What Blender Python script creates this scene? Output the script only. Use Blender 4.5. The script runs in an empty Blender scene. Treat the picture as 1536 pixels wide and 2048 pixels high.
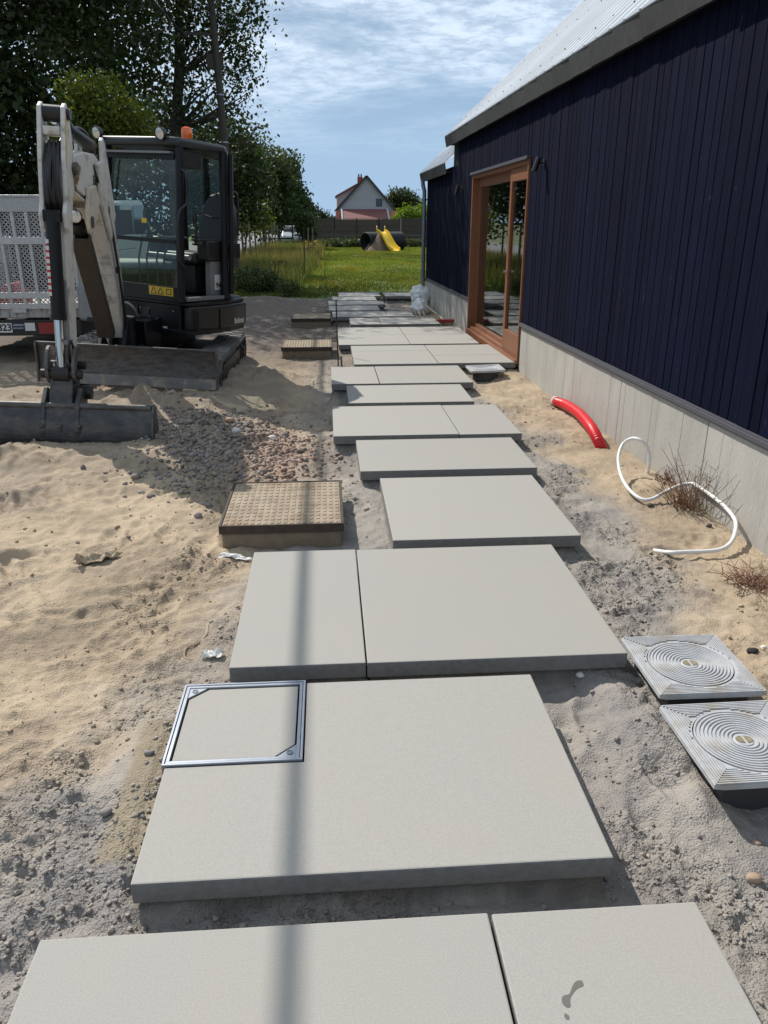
import bpy, bmesh, math, random
import numpy as np
from mathutils import Vector, Matrix, Quaternion

random.seed(7)
RNG = np.random.default_rng(11)
scene = bpy.context.scene
COL = scene.collection

# ------------------------------------------------------------------ camera
CAM_H = 1.55                       # metres above the slab tops (z = 0)
F_PX, CX, CY = 1538.0, 768.0, 1024.0
_d = np.array([651 - CX, 446 - CY, F_PX]); _d /= np.linalg.norm(_d)
_pt = math.atan2(578, F_PX)
_up = np.array([0, -math.cos(_pt), -math.sin(_pt)])
_xx = np.cross(_d, _up); _xx /= np.linalg.norm(_xx)
ROT = np.stack([_xx, _d, _up])     # world = ROT @ camera(x right, y down, z forward)
cam_data = bpy.data.cameras.new('camera')
cam = bpy.data.objects.new('camera', cam_data)
COL.objects.link(cam)
cam_data.sensor_fit = 'VERTICAL'
cam_data.sensor_height = 36.0
cam_data.lens = 36.0 * F_PX / 2048.0
cam_data.clip_start = 0.05
cam_data.clip_end = 6000.0
_r = ROT @ np.array([1, 0, 0]); _u = ROT @ np.array([0, -1, 0]); _b = ROT @ np.array([0, 0, -1])
cam.matrix_world = Matrix(((_r[0], _u[0], _b[0], 0), (_r[1], _u[1], _b[1], 0), (_r[2], _u[2], _b[2], CAM_H), (0, 0, 0, 1)))
scene.camera = cam
scene.render.resolution_x, scene.render.resolution_y = 768, 1024

# ------------------------------------------------------------------ sky, sun, exposure
SUN = Vector((-0.575, 0.79, 1.0)).normalized()
world = bpy.data.worlds.new('World')
scene.world = world
world.use_nodes = True
wn, wl = world.node_tree.nodes, world.node_tree.links
wn.clear()
w_out = wn.new('ShaderNodeOutputWorld'); w_bg = wn.new('ShaderNodeBackground')
w_sky = wn.new('ShaderNodeTexSky')
w_sky.sky_type = 'NISHITA'; w_sky.sun_disc = False
w_sky.sun_elevation = math.asin(SUN.z)
w_sky.sun_rotation = math.atan2(SUN.x, SUN.y)
w_sky.air_density = 1.0; w_sky.dust_density = 0.3; w_sky.ozone_density = 1.5
w_bg.inputs['Strength'].default_value = 0.05
def _n(t, **kw):
    n = wn.new(t)
    for k, v in kw.items(): setattr(n, k, v)
    return n
# thin broken cloud sheets: noise on the view direction projected on a flat layer overhead
w_tc = _n('ShaderNodeTexCoord'); w_sep = _n('ShaderNodeSeparateXYZ')
wl.new(w_tc.outputs['Generated'], w_sep.inputs[0])
w_zz = _n('ShaderNodeMath', operation='MAXIMUM'); w_zz.inputs[1].default_value = 0.03
wl.new(w_sep.outputs['Z'], w_zz.inputs[0])
w_za = _n('ShaderNodeMath', operation='ADD'); w_za.inputs[1].default_value = 0.08
wl.new(w_zz.outputs[0], w_za.inputs[0])
w_dx = _n('ShaderNodeMath', operation='DIVIDE'); w_dy = _n('ShaderNodeMath', operation='DIVIDE')
wl.new(w_sep.outputs['X'], w_dx.inputs[0]); wl.new(w_za.outputs[0], w_dx.inputs[1])
wl.new(w_sep.outputs['Y'], w_dy.inputs[0]); wl.new(w_za.outputs[0], w_dy.inputs[1])
w_cmb = _n('ShaderNodeCombineXYZ')
wl.new(w_dx.outputs[0], w_cmb.inputs[0]); wl.new(w_dy.outputs[0], w_cmb.inputs[1])
def cloud_layer(scale, stretch, detail, rough, lo, hi, off, dist=0.4):
    m = _n('ShaderNodeMapping'); m.inputs['Scale'].default_value = (scale * stretch[0], scale * stretch[1], 1)
    m.inputs['Location'].default_value = off
    m.inputs['Rotation'].default_value = (0, 0, 0.35)
    nz = _n('ShaderNodeTexNoise'); nz.inputs['Scale'].default_value = 1.0
    nz.inputs['Detail'].default_value = detail; nz.inputs['Roughness'].default_value = rough
    nz.inputs['Distortion'].default_value = dist
    r = _n('ShaderNodeMapRange', interpolation_type='SMOOTHSTEP')
    r.inputs[1].default_value = lo; r.inputs[2].default_value = hi
    wl.new(w_cmb.outputs[0], m.inputs[0]); wl.new(m.outputs[0], nz.inputs['Vector']); wl.new(nz.outputs['Fac'], r.inputs[0])
    return r.outputs[0]
c_big = cloud_layer(0.8, (1.0, 0.8), 5, 0.55, 0.30, 0.52, (3.1, 0.4, 0))
c_fine = cloud_layer(9.0, (1.0, 1.0), 6, 0.66, 0.36, 0.62, (1.0, 5.0, 0), 0.25)
c_streak = cloud_layer(1.6, (1.0, 1.6), 6, 0.6, 0.44, 0.70, (7.7, 2.0, 0), 0.3)
w_m1 = _n('ShaderNodeMath', operation='MULTIPLY_ADD'); w_m1.inputs[1].default_value = 0.5; w_m1.inputs[2].default_value = 0.38
wl.new(c_fine, w_m1.inputs[0])
w_m2 = _n('ShaderNodeMath', operation='MULTIPLY'); wl.new(w_m1.outputs[0], w_m2.inputs[0]); wl.new(c_big, w_m2.inputs[1])
w_m3 = _n('ShaderNodeMath', operation='MULTIPLY_ADD'); w_m3.inputs[1].default_value = 0.30
wl.new(c_streak, w_m3.inputs[0]); wl.new(w_m2.outputs[0], w_m3.inputs[2])
# no cloud right down at the horizon
w_hz = _n('ShaderNodeMapRange', interpolation_type='SMOOTHSTEP')
w_hz.inputs[1].default_value = 0.05; w_hz.inputs[2].default_value = 0.19
wl.new(w_sep.outputs['Z'], w_hz.inputs[0])
w_m4 = _n('ShaderNodeMath', operation='MULTIPLY', use_clamp=True); wl.new(w_m3.outputs[0], w_m4.inputs[0]); wl.new(w_hz.outputs[0], w_m4.inputs[1])
w_mix = _n('ShaderNodeMix', data_type='RGBA')
w_mix.inputs[7].default_value = (15.5, 18.2, 21.5, 1)
w_hb = _n('ShaderNodeMapRange', interpolation_type='SMOOTHSTEP'); w_hb.inputs[1].default_value = -0.02; w_hb.inputs[2].default_value = 0.46
w_hb.inputs[3].default_value = 0.92; w_hb.inputs[4].default_value = 0.0
wl.new(w_sep.outputs['Z'], w_hb.inputs[0])
w_hmix = _n('ShaderNodeMix', data_type='RGBA'); w_hmix.inputs[7].default_value = (7.9, 11.9, 17.0, 1)
wl.new(w_hb.outputs[0], w_hmix.inputs[0]); wl.new(w_sky.outputs[0], w_hmix.inputs[6])
wl.new(w_m4.outputs[0], w_mix.inputs[0]); wl.new(w_hmix.outputs[2], w_mix.inputs[6])
wl.new(w_mix.outputs[2], w_bg.inputs['Color']); wl.new(w_bg.outputs[0], w_out.inputs['Surface'])

sun_data = bpy.data.lights.new('sun', 'SUN')
sun_data.energy = 5.0
sun_data.angle = math.radians(0.45)
sun_data.color = (1.0, 0.945, 0.865)
sun = bpy.data.objects.new('sun', sun_data)
COL.objects.link(sun)
sun.rotation_euler = SUN.to_track_quat('Z', 'Y').to_euler()
sun.location = (-20, 40, 45)

scene.view_settings.view_transform = 'Standard'
scene.view_settings.look = 'None'
scene.view_settings.gamma = 1.0
scene.view_settings.use_curve_mapping = False
scene.view_settings.exposure = 0.0
scene.cycles.max_bounces = 8
scene.cycles.transparent_max_bounces = 24
scene.cycles.use_denoising = True
scene.cycles.caustics_reflective = False
scene.cycles.caustics_refractive = False

# ------------------------------------------------------------------ helpers
def ray(px, py): return ROT @ np.array([px - CX, py - CY, F_PX])
def at(px, py, y):
    "point of the sight line through a pixel of the photograph at real distance y along the path"
    r = ray(px, py); t = y / r[1]
    return Vector((r[0] * t, y, CAM_H + r[2] * t))
def onz(px, py, z=0.0):
    r = ray(px, py); t = (z - CAM_H) / r[2]
    return Vector((r[0] * t, r[1] * t, z))

class MB:
    "collects shapes into one mesh; M places everything that is added; mi is the material slot"
    def __init__(s, M=None):
        s.v = []; s.f = []; s.m = []; s.M = M; s.mi = 0
    def add(s, verts, faces):
        b = len(s.v)
        for p in verts:
            p = Vector(p)
            s.v.append(s.M @ p if s.M is not None else p)
        for f in faces:
            s.f.append([b + i for i in f]); s.m.append(s.mi)
    def box(s, lo, hi, R=None):
        x0, y0, z0 = lo; x1, y1, z1 = hi
        vs = [Vector(p) for p in ((x0,y0,z0),(x1,y0,z0),(x1,y1,z0),(x0,y1,z0),(x0,y0,z1),(x1,y0,z1),(x1,y1,z1),(x0,y1,z1))]
        if R is not None: vs = [R @ p for p in vs]
        s.add(vs, [(0,3,2,1),(4,5,6,7),(0,1,5,4),(1,2,6,5),(2,3,7,6),(3,0,4,7)])
    def cbox(s, c, size, R=None):
        h = [a / 2 for a in size]
        T = Matrix.Translation(Vector(c)) @ (R.to_4x4() if R is not None else Matrix())
        s.box((-h[0],-h[1],-h[2]), h, T)
    def beam(s, a, b, w, t, up=(0,0,1), w2=None, t2=None):
        "rectangular bar from a to b, w across (along up x dir), t along up"
        a = Vector(a); b = Vector(b); d = (b - a).normalized(); up = Vector(up)
        if abs(d.dot(up.normalized())) > 0.98: up = Vector((0, 1, 0))
        x = d.cross(up).normalized(); u = x.cross(d)
        w2 = w if w2 is None else w2; t2 = t if t2 is None else t2
        vs = []
        for p, ww, tt in ((a, w, t), (b, w2, t2)):
            vs += [p - x*ww/2 - u*tt/2, p + x*ww/2 - u*tt/2, p + x*ww/2 + u*tt/2, p - x*ww/2 + u*tt/2]
        s.add(vs, [(0,3,2,1),(4,5,6,7),(0,1,5,4),(1,2,6,5),(2,3,7,6),(3,0,4,7)])
    def cyl(s, a, b, r, r2=None, n=16, cap=True):
        a = Vector(a); b = Vector(b); r2 = r if r2 is None else r2
        d = (b - a).normalized()
        x = d.orthogonal().normalized(); y = d.cross(x)
        vs = []
        for p, rr in ((a, r), (b, r2)):
            for i in range(n):
                t = 2 * math.pi * i / n
                vs.append(p + (x * math.cos(t) + y * math.sin(t)) * rr)
        fs = [(i, (i+1) % n, n + (i+1) % n, n + i) for i in range(n)]
        if cap: fs += [tuple(reversed(range(n))), tuple(range(n, 2*n))]
        s.add(vs, fs)
    def tube(s, pts, r, n=10, cap=True, rr=None):
        pts = [Vector(p) for p in pts]
        vs, fs = [], []
        x = None
        for k, p in enumerate(pts):
            d = (pts[min(k+1, len(pts)-1)] - pts[max(k-1, 0)]).normalized()
            if x is None: x = d.orthogonal().normalized()
            else:
                x = x - d * x.dot(d)
                x = x.normalized() if x.length > 1e-6 else d.orthogonal().normalized()
            y = d.cross(x)
            q = rr[k] if rr is not None else r
            for i in range(n):
                t = 2 * math.pi * i / n
                vs.append(p + (x * math.cos(t) + y * math.sin(t)) * q)
        for k in range(len(pts) - 1):
            for i in range(n):
                fs.append((k*n+i, k*n+(i+1) % n, (k+1)*n+(i+1) % n, (k+1)*n+i))
        if cap:
            fs += [tuple(reversed(range(n))), tuple(range((len(pts)-1)*n, len(pts)*n))]
        s.add(vs, fs)
    def prism(s, poly, org, ax, ay, an, d):
        "polygon poly in plane (ax, ay) at org, thickness d along an"
        org, ax, ay, an = Vector(org), Vector(ax), Vector(ay), Vector(an)
        n = len(poly)
        vs = [org + ax*p[0] + ay*p[1] for p in poly] + [org + ax*p[0] + ay*p[1] + an*d for p in poly]
        fs = [(i, (i+1) % n, n+(i+1) % n, n+i) for i in range(n)] + [tuple(reversed(range(n))), tuple(range(n, 2*n))]
        s.add(vs, fs)
    def lathe(s, prof, c, axis=(0,0,1), n=20):
        c = Vector(c); d = Vector(axis).normalized(); x = d.orthogonal().normalized(); y = d.cross(x)
        vs, fs = [], []
        for r, h in prof:
            for i in range(n):
                t = 2*math.pi*i/n
                vs.append(c + d*h + (x*math.cos(t) + y*math.sin(t))*r)
        for k in range(len(prof)-1):
            for i in range(n):
                fs.append((k*n+i, k*n+(i+1) % n, (k+1)*n+(i+1) % n, (k+1)*n+i))
        fs += [tuple(reversed(range(n))), tuple(range((len(prof)-1)*n, len(prof)*n))]
        s.add(vs, fs)

def world_of(o):
    m = o.matrix_basis.copy()
    while o.parent is not None:
        o = o.parent; m = o.matrix_basis @ m
    return m
def obj(name, mb, mats, parent=None, bev=0.0, seg=2, smooth=None, org=None, kind=None, label=None):
    me = bpy.data.meshes.new(name)
    if parent is not None: inv = world_of(parent).inverted()
    elif org is not None: inv = Matrix.Translation(-Vector(org))
    else: inv = None
    vs = [inv @ p for p in mb.v] if inv is not None else mb.v
    me.from_pydata([tuple(p) for p in vs], [], mb.f)
    if not isinstance(mats, (list, tuple)): mats = [mats]
    for m in mats: me.materials.append(m)
    if len(mats) > 1: me.polygons.foreach_set('material_index', mb.m)
    bm = bmesh.new(); bm.from_mesh(me); bmesh.ops.recalc_face_normals(bm, faces=bm.faces); bm.to_mesh(me); bm.free()
    if smooth is not None:
        me.polygons.foreach_set('use_smooth', [True] * len(me.polygons))
        me.set_sharp_from_angle(angle=math.radians(smooth))
    o = bpy.data.objects.new(name, me); COL.objects.link(o)
    if parent is not None: o.parent = parent
    elif org is not None: o.location = Vector(org)
    if bev > 0:
        b = o.modifiers.new('bevel', 'BEVEL'); b.width = bev; b.segments = seg; b.limit_method = 'ANGLE'; b.angle_limit = math.radians(40)
        b.harden_normals = False
    if kind: o['kind'] = kind
    if label: o['label'] = label
    return o
def np_mesh(name, V, Fq, mats, parent=None, kind=None, attrs=None, smooth=False, mi=None):
    "mesh from numpy arrays; Fq is (n,3) or (n,4)"
    me = bpy.data.meshes.new(name)
    V = np.asarray(V, dtype=np.float32); Fq = np.asarray(Fq, dtype=np.int32)
    if parent is not None:
        inv = np.array(world_of(parent).inverted()); V = (V @ inv[:3, :3].T + inv[:3, 3]).astype(np.float32)
    n, k = Fq.shape
    me.vertices.add(len(V)); me.vertices.foreach_set('co', V.ravel())
    me.loops.add(n * k); me.loops.foreach_set('vertex_index', Fq.ravel())
    me.polygons.add(n); me.polygons.foreach_set('loop_start', np.arange(0, n * k, k, dtype=np.int32))
    me.polygons.foreach_set('loop_total', np.full(n, k, dtype=np.int32))
    if smooth: me.polygons.foreach_set('use_smooth', np.ones(n, dtype=bool))
    if not isinstance(mats, (list, tuple)): mats = [mats]
    for m in mats: me.materials.append(m)
    if mi is not None: me.polygons.foreach_set('material_index', np.asarray(mi, dtype=np.int32))
    me.update(calc_edges=True)
    for an, arr in (attrs or {}).items():
        a = me.color_attributes.new(an, 'FLOAT_COLOR', 'POINT')
        a.data.foreach_set('color', np.asarray(arr, dtype=np.float32).ravel())
    o = bpy.data.objects.new(name, me); COL.objects.link(o)
    if parent is not None: o.parent = parent
    if kind: o['kind'] = kind
    return o
def tag(o, label=None, cat=None, group=None, kind=None):
    if label: o['label'] = label
    if cat: o['category'] = cat
    if group: o['group'] = group
    if kind: o['kind'] = kind
    return o
def thing(name, label, cat, loc=(0, 0, 0), group=None, rot=None):
    o = bpy.data.objects.new(name, None); COL.objects.link(o)
    o.empty_display_size = 0.1
    o.location = Vector(loc)
    if rot is not None: o.rotation_euler = rot
    return tag(o, label, cat, group)
def text(name, s, size, M, mat, parent, extrude=0.0006, align='CENTER', bold=0.0):
    c = bpy.data.curves.new(name, 'FONT'); c.body = s; c.size = size; c.extrude = extrude; c.offset = bold
    c.align_x = align; c.align_y = 'CENTER'; c.resolution_u = 3
    t_ = bpy.data.objects.new(name, c); COL.objects.link(t_)
    bpy.context.view_layer.update()
    me = bpy.data.meshes.new_from_object(t_.evaluated_get(bpy.context.evaluated_depsgraph_get()))
    bpy.data.objects.remove(t_); me.materials.clear(); me.materials.append(mat)
    o = bpy.data.objects.new(name, me); COL.objects.link(o)
    o.parent = parent
    o.matrix_basis = world_of(parent).inverted() @ M
    return o
def frame_at(p, right, up):
    r = Vector(right).normalized(); u = Vector(up); u = (u - r * u.dot(r)).normalized(); n = r.cross(u)
    return Matrix(((r.x, u.x, n.x, p[0]), (r.y, u.y, n.y, p[1]), (r.z, u.z, n.z, p[2]), (0, 0, 0, 1)))
def bez(pts, n=12):
    "smooth curve through points (Catmull-Rom)"
    pts = [Vector(p) for p in pts]; out = []
    P = [pts[0]*2 - pts[1]] + pts + [pts[-1]*2 - pts[-2]]
    for i in range(1, len(P) - 2):
        for k in range(n):
            t = k / n
            a, b, c, d = P[i-1], P[i], P[i+1], P[i+2]
            out.append(0.5*((2*b) + (c-a)*t + (2*a-5*b+4*c-d)*t*t + (3*b-a-3*c+d)*t**3))
    out.append(pts[-1]); return out

# numpy noise
_perm = np.random.default_rng(3).permutation(512).astype(np.int64)
def _hash(ix, iy, seed):
    return _perm[(_perm[(ix + seed * 37) & 511] + iy) & 511]
def pnoise(x, y, seed=0):
    x = np.asarray(x, float); y = np.asarray(y, float)
    ix = np.floor(x).astype(np.int64); iy = np.floor(y).astype(np.int64)
    fx = x - ix; fy = y - iy
    u = fx*fx*fx*(fx*(fx*6-15)+10); v = fy*fy*fy*(fy*(fy*6-15)+10)
    def g(a, b, dx, dy):
        h = _hash(a, b, seed) * (2*np.pi/512.0); return np.cos(h)*dx + np.sin(h)*dy
    n00 = g(ix, iy, fx, fy); n10 = g(ix+1, iy, fx-1, fy); n01 = g(ix, iy+1, fx, fy-1); n11 = g(ix+1, iy+1, fx-1, fy-1)
    return (n00*(1-u)+n10*u)*(1-v) + (n01*(1-u)+n11*u)*v
def fbm(x, y, octv=4, seed=0, gain=0.5):
    s = 0; a = 1.0
    for k in range(octv):
        s = s + a * pnoise(x * 2**k, y * 2**k, seed + k * 5); a *= gain
    return s
def worley(x, y, seed=0):
    "distance to the nearest jittered cell point, and a random number of that cell"
    ix = np.floor(x).astype(np.int64); iy = np.floor(y).astype(np.int64)
    best = np.full(x.shape, 9.0); rid = np.zeros(x.shape)
    for a in (-1, 0, 1):
        for b in (-1, 0, 1):
            h1 = _hash(ix + a, iy + b, seed)/512.0; h2 = _hash(ix + a, iy + b, seed + 11)/512.0; h3 = _hash(ix + a, iy + b, seed + 23)/512.0
            d = np.hypot(x - (ix + a + 0.15 + 0.7*h1), y - (iy + b + 0.15 + 0.7*h2)); k = d < best
            best = np.where(k, d, best); rid = np.where(k, h3, rid)
    return best, rid
def sstep(a, b, x):
    t = np.clip((x - a) / (b - a), 0, 1); return t*t*(3-2*t)

# ------------------------------------------------------------------ materials
def mat(name, col, rough=0.6, metal=0.0, var=0.0, vscale=6.0, bump=0.0, bscale=40.0, spec=0.5, col2=None, detail=4.0,
        obj_random=0.0, coat=0.0, stretch=None, bdist=0.01, rvar=0.0, c2lo=0.45, c2hi=0.62, coords='Object'):
    m = bpy.data.materials.new(name); m.use_nodes = True
    nt = m.node_tree; N, L = nt.nodes, nt.links
    b = N['Principled BSDF']
    b.inputs['Base Color'].default_value = (*col, 1); b.inputs['Roughness'].default_value = rough
    b.inputs['Metallic'].default_value = metal
    b.inputs['Specular IOR Level'].default_value = spec
    b.inputs['Coat Weight'].default_value = coat
    tc = N.new('ShaderNodeTexCoord'); mp = N.new('ShaderNodeMapping')
    L.new(tc.outputs[coords], mp.inputs[0])
    if stretch: mp.inputs['Scale'].default_value = stretch
    if obj_random:
        oi = N.new('ShaderNodeObjectInfo'); vm = N.new('ShaderNodeVectorMath'); vm.operation = 'SCALE'
        cb = N.new('ShaderNodeCombineXYZ')
        L.new(oi.outputs['Random'], cb.inputs[0]); L.new(oi.outputs['Random'], cb.inputs[1]); L.new(oi.outputs['Random'], cb.inputs[2])
        vm.inputs['Scale'].default_value = 53.0; L.new(cb.outputs[0], vm.inputs[0]); L.new(vm.outputs[0], mp.inputs['Location'])
    cur = None
    if var or col2:
        nz = N.new('ShaderNodeTexNoise'); nz.inputs['Scale'].default_value = vscale; nz.inputs['Detail'].default_value = detail
        nz.inputs['Roughness'].default_value = 0.6
        L.new(mp.outputs[0], nz.inputs['Vector'])
        if col2:
            mr = N.new('ShaderNodeMapRange'); mr.inputs[1].default_value = c2lo; mr.inputs[2].default_value = c2hi
            L.new(nz.outputs['Fac'], mr.inputs[0])
            mx = N.new('ShaderNodeMix'); mx.data_type = 'RGBA'
            mx.inputs[6].default_value = (*col, 1); mx.inputs[7].default_value = (*col2, 1)
            L.new(mr.outputs[0], mx.inputs[0]); cur = mx.outputs[2]
        if var:
            nz2 = N.new('ShaderNodeTexNoise'); nz2.inputs['Scale'].default_value = vscale * 2.7; nz2.inputs['Detail'].default_value = detail
            L.new(mp.outputs[0], nz2.inputs['Vector'])
            mr2 = N.new('ShaderNodeMapRange'); mr2.inputs[1].default_value = 0.25; mr2.inputs[2].default_value = 0.75
            mr2.inputs[3].default_value = 1 - var; mr2.inputs[4].default_value = 1 + var
            L.new(nz2.outputs['Fac'], mr2.inputs[0])
            hs = N.new('ShaderNodeHueSaturation')
            if cur is not None: L.new(cur, hs.inputs['Color'])
            else: hs.inputs['Color'].default_value = (*col, 1)
            L.new(mr2.outputs[0], hs.inputs['Value']); cur = hs.outputs[0]
    if obj_random:
        hs2 = N.new('ShaderNodeHueSaturation'); mr3 = N.new('ShaderNodeMapRange')
        mr3.inputs[3].default_value = 1 - obj_random; mr3.inputs[4].default_value = 1 + obj_random
        L.new(oi.outputs['Random'], mr3.inputs[0]); L.new(mr3.outputs[0], hs2.inputs['Value'])
        if cur is not None: L.new(cur, hs2.inputs['Color'])
        else: hs2.inputs['Color'].default_value = (*col, 1)
        cur = hs2.outputs[0]
    if cur is not None: L.new(cur, b.inputs['Base Color'])
    if rvar:
        nr = N.new('ShaderNodeTexNoise'); nr.inputs['Scale'].default_value = vscale * 1.7; L.new(mp.outputs[0], nr.inputs['Vector'])
        mrr = N.new('ShaderNodeMapRange'); mrr.inputs[3].default_value = max(0.02, rough - rvar); mrr.inputs[4].default_value = min(1, rough + rvar)
        L.new(nr.outputs['Fac'], mrr.inputs[0]); L.new(mrr.outputs[0], b.inputs['Roughness'])
    if bump:
        nb = N.new('ShaderNodeTexNoise'); nb.inputs['Scale'].default_value = bscale; nb.inputs['Detail'].default_value = 5
        L.new(mp.outputs[0], nb.inputs['Vector'])
        bp = N.new('ShaderNodeBump'); bp.inputs['Strength'].default_value = bump; bp.inputs['Distance'].default_value = bdist
        L.new(nb.outputs['Fac'], bp.inputs['Height']); L.new(bp.outputs[0], b.inputs['Normal'])
    return m
def glass_mat(name, tint=(0.6, 0.66, 0.64), ior=1.5, refl=1.0):
    m = bpy.data.materials.new(name); m.use_nodes = True
    N, L = m.node_tree.nodes, m.node_tree.links; N.clear()
    o = N.new('ShaderNodeOutputMaterial'); t = N.new('ShaderNodeBsdfTransparent'); g = N.new('ShaderNodeBsdfGlossy')
    t.inputs['Color'].default_value = (*tint, 1); g.inputs['Roughness'].default_value = 0.0
    g.inputs['Color'].default_value = (refl, refl, refl, 1)
    lw = N.new('ShaderNodeLayerWeight'); lw.inputs['Blend'].default_value = 0.5; pw_ = N.new('ShaderNodeMath'); pw_.operation = 'POWER'; pw_.inputs[1].default_value = 5.0
    f = N.new('ShaderNodeMath'); f.operation = 'MULTIPLY_ADD'; f0 = ((ior - 1)/(ior + 1))**2
    f.inputs[1].default_value = 1 - f0; f.inputs[2].default_value = f0; mx = N.new('ShaderNodeMixShader')
    L.new(lw.outputs['Facing'], pw_.inputs[0]); L.new(pw_.outputs[0], f.inputs[0])
    L.new(f.outputs[0], mx.inputs[0]); L.new(t.outputs[0], mx.inputs[1]); L.new(g.outputs[0], mx.inputs[2]); L.new(mx.outputs[0], o.inputs[0])
    return m
def leaf_mat(name, col, trans=0.35, var=0.35, gloss=0.25):
    m = bpy.data.materials.new(name); m.use_nodes = True
    N, L = m.node_tree.nodes, m.node_tree.links; N.clear()
    o = N.new('ShaderNodeOutputMaterial')
    at_ = N.new('ShaderNodeAttribute'); at_.attribute_name = 'Col'
    mul = N.new('ShaderNodeMix'); mul.data_type = 'RGBA'; mul.blend_type = 'MULTIPLY'; mul.inputs[0].default_value = 1.0
    mul.inputs[6].default_value = (*col, 1); L.new(at_.outputs['Color'], mul.inputs[7])
    p = N.new('ShaderNodeBsdfPrincipled'); p.inputs['Roughness'].default_value = 0.5; p.inputs['Specular IOR Level'].default_value = gloss
    t = N.new('ShaderNodeBsdfTranslucent')
    hs = N.new('ShaderNodeHueSaturation'); hs.inputs['Value'].default_value = 1.5; hs.inputs['Hue'].default_value = 0.485; hs.inputs['Saturation'].default_value = 1.1
    L.new(mul.outputs[2], p.inputs['Base Color']); L.new(mul.outputs[2], hs.inputs['Color']); L.new(hs.outputs[0], t.inputs['Color'])
    mx = N.new('ShaderNodeMixShader'); mx.inputs[0].default_value = trans
    L.new(p.outputs[0], mx.inputs[1]); L.new(t.outputs[0], mx.inputs[2]); L.new(mx.outputs[0], o.inputs[0])
    return m
def attr_mat(name, rough=0.95, bump=0.35, bscale=90.0, var=0.12, vscale=14.0, bdist=0.008, spec=0.15):
    m = mat(name, (0.4, 0.35, 0.3), rough=rough, bump=bump, bscale=bscale, bdist=bdist, spec=spec)
    N, L = m.node_tree.nodes, m.node_tree.links
    b = N['Principled BSDF']; a = N.new('ShaderNodeAttribute'); a.attribute_name = 'Col'
    tc = N.new('ShaderNodeTexCoord'); nz = N.new('ShaderNodeTexNoise'); nz.inputs['Scale'].default_value = vscale; nz.inputs['Detail'].default_value = 8; nz.inputs['Roughness'].default_value = 0.72
    L.new(tc.outputs['Object'], nz.inputs['Vector'])
    mr = N.new('ShaderNodeMapRange'); mr.inputs[1].default_value = 0.25; mr.inputs[2].default_value = 0.75; mr.inputs[3].default_value = 1-var; mr.inputs[4].default_value = 1+var
    L.new(nz.outputs['Fac'], mr.inputs[0])
    hs = N.new('ShaderNodeHueSaturation'); L.new(a.outputs['Color'], hs.inputs['Color']); L.new(mr.outputs[0], hs.inputs['Value'])
    L.new(hs.outputs[0], b.inputs['Base Color'])
    return m

M_SAND = attr_mat('sand_soil', bump=0.6, bscale=160.0, bdist=0.006, var=0.16, vscale=22.0)
_N, _L = M_SAND.node_tree.nodes, M_SAND.node_tree.links
_bp = [n for n in _N if n.type == 'BUMP'][0]; _h0 = _bp.inputs['Height'].links[0].from_socket
_at = [n for n in _N if n.type == 'ATTRIBUTE'][0]; _tc = _N.new('ShaderNodeTexCoord')
_wn = _N.new('ShaderNodeTexNoise'); _wn.inputs['Scale'].default_value = 60; _L.new(_tc.outputs['Object'], _wn.inputs['Vector'])
_wm = _N.new('ShaderNodeMix'); _wm.data_type = 'VECTOR'; _wm.inputs[0].default_value = 0.022
_L.new(_tc.outputs['Object'], _wm.inputs[4]); _L.new(_wn.outputs['Color'], _wm.inputs[5])
def _vor(sc):
    v = _N.new('ShaderNodeTexVoronoi'); v.inputs['Scale'].default_value = sc; _L.new(_wm.outputs[1], v.inputs['Vector']); return v.outputs['Distance']
_s1 = _N.new('ShaderNodeMath'); _s1.operation = 'MULTIPLY_ADD'; _s1.inputs[1].default_value = 0.45; _L.new(_vor(130), _s1.inputs[0]); _L.new(_vor(62), _s1.inputs[2])
_s2 = _N.new('ShaderNodeMath'); _s2.operation = 'MULTIPLY'; _L.new(_s1.outputs[0], _s2.inputs[0]); _L.new(_at.outputs['Alpha'], _s2.inputs[1])
_s3 = _N.new('ShaderNodeMath'); _s3.operation = 'MULTIPLY_ADD'; _s3.inputs[1].default_value = -0.85; _L.new(_s2.outputs[0], _s3.inputs[0]); _L.new(_h0, _s3.inputs[2])
_L.new(_s3.outputs[0], _bp.inputs['Height']); _bp.inputs['Strength'].default_value = 0.9; _bp.inputs['Distance'].default_value = 0.010
M_STONE = attr_mat('loose_stone', rough=0.85, bump=0.25, bscale=120, var=0.2, vscale=40)
M_SLABEDGE = mat('rough_shade_tinted_slab_edge', (0.185, 0.18, 0.17), rough=0.9, var=0.15, vscale=14, bump=0.35, bscale=90)  # dark tone paints the shade of the slab sides into the colour
M_SLAB = mat('cast_concrete', (0.338, 0.328, 0.302), rough=0.82, var=0.10, vscale=90.0, bump=0.3, bscale=500, bdist=0.002, obj_random=0.03, spec=0.3, detail=2)
_N, _L = M_SLAB.node_tree.nodes, M_SLAB.node_tree.links          # faint warm blotches and dusting on the slab tops
_src = _N['Principled BSDF'].inputs['Base Color'].links[0].from_socket
_g = _N.new('ShaderNodeNewGeometry'); _nz = _N.new('ShaderNodeTexNoise'); _nz.inputs['Scale'].default_value = 1.7; _nz.inputs['Detail'].default_value = 7; _nz.inputs['Roughness'].default_value = 0.62; _nz.inputs['Distortion'].default_value = 0.6
_mr = _N.new('ShaderNodeMapRange'); _mr.inputs[1].default_value = 0.44; _mr.inputs[2].default_value = 0.70; _mr.inputs[4].default_value = 0.34
_mx = _N.new('ShaderNodeMix'); _mx.data_type = 'RGBA'; _mx.inputs[7].default_value = (0.375, 0.335, 0.29, 1)
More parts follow.
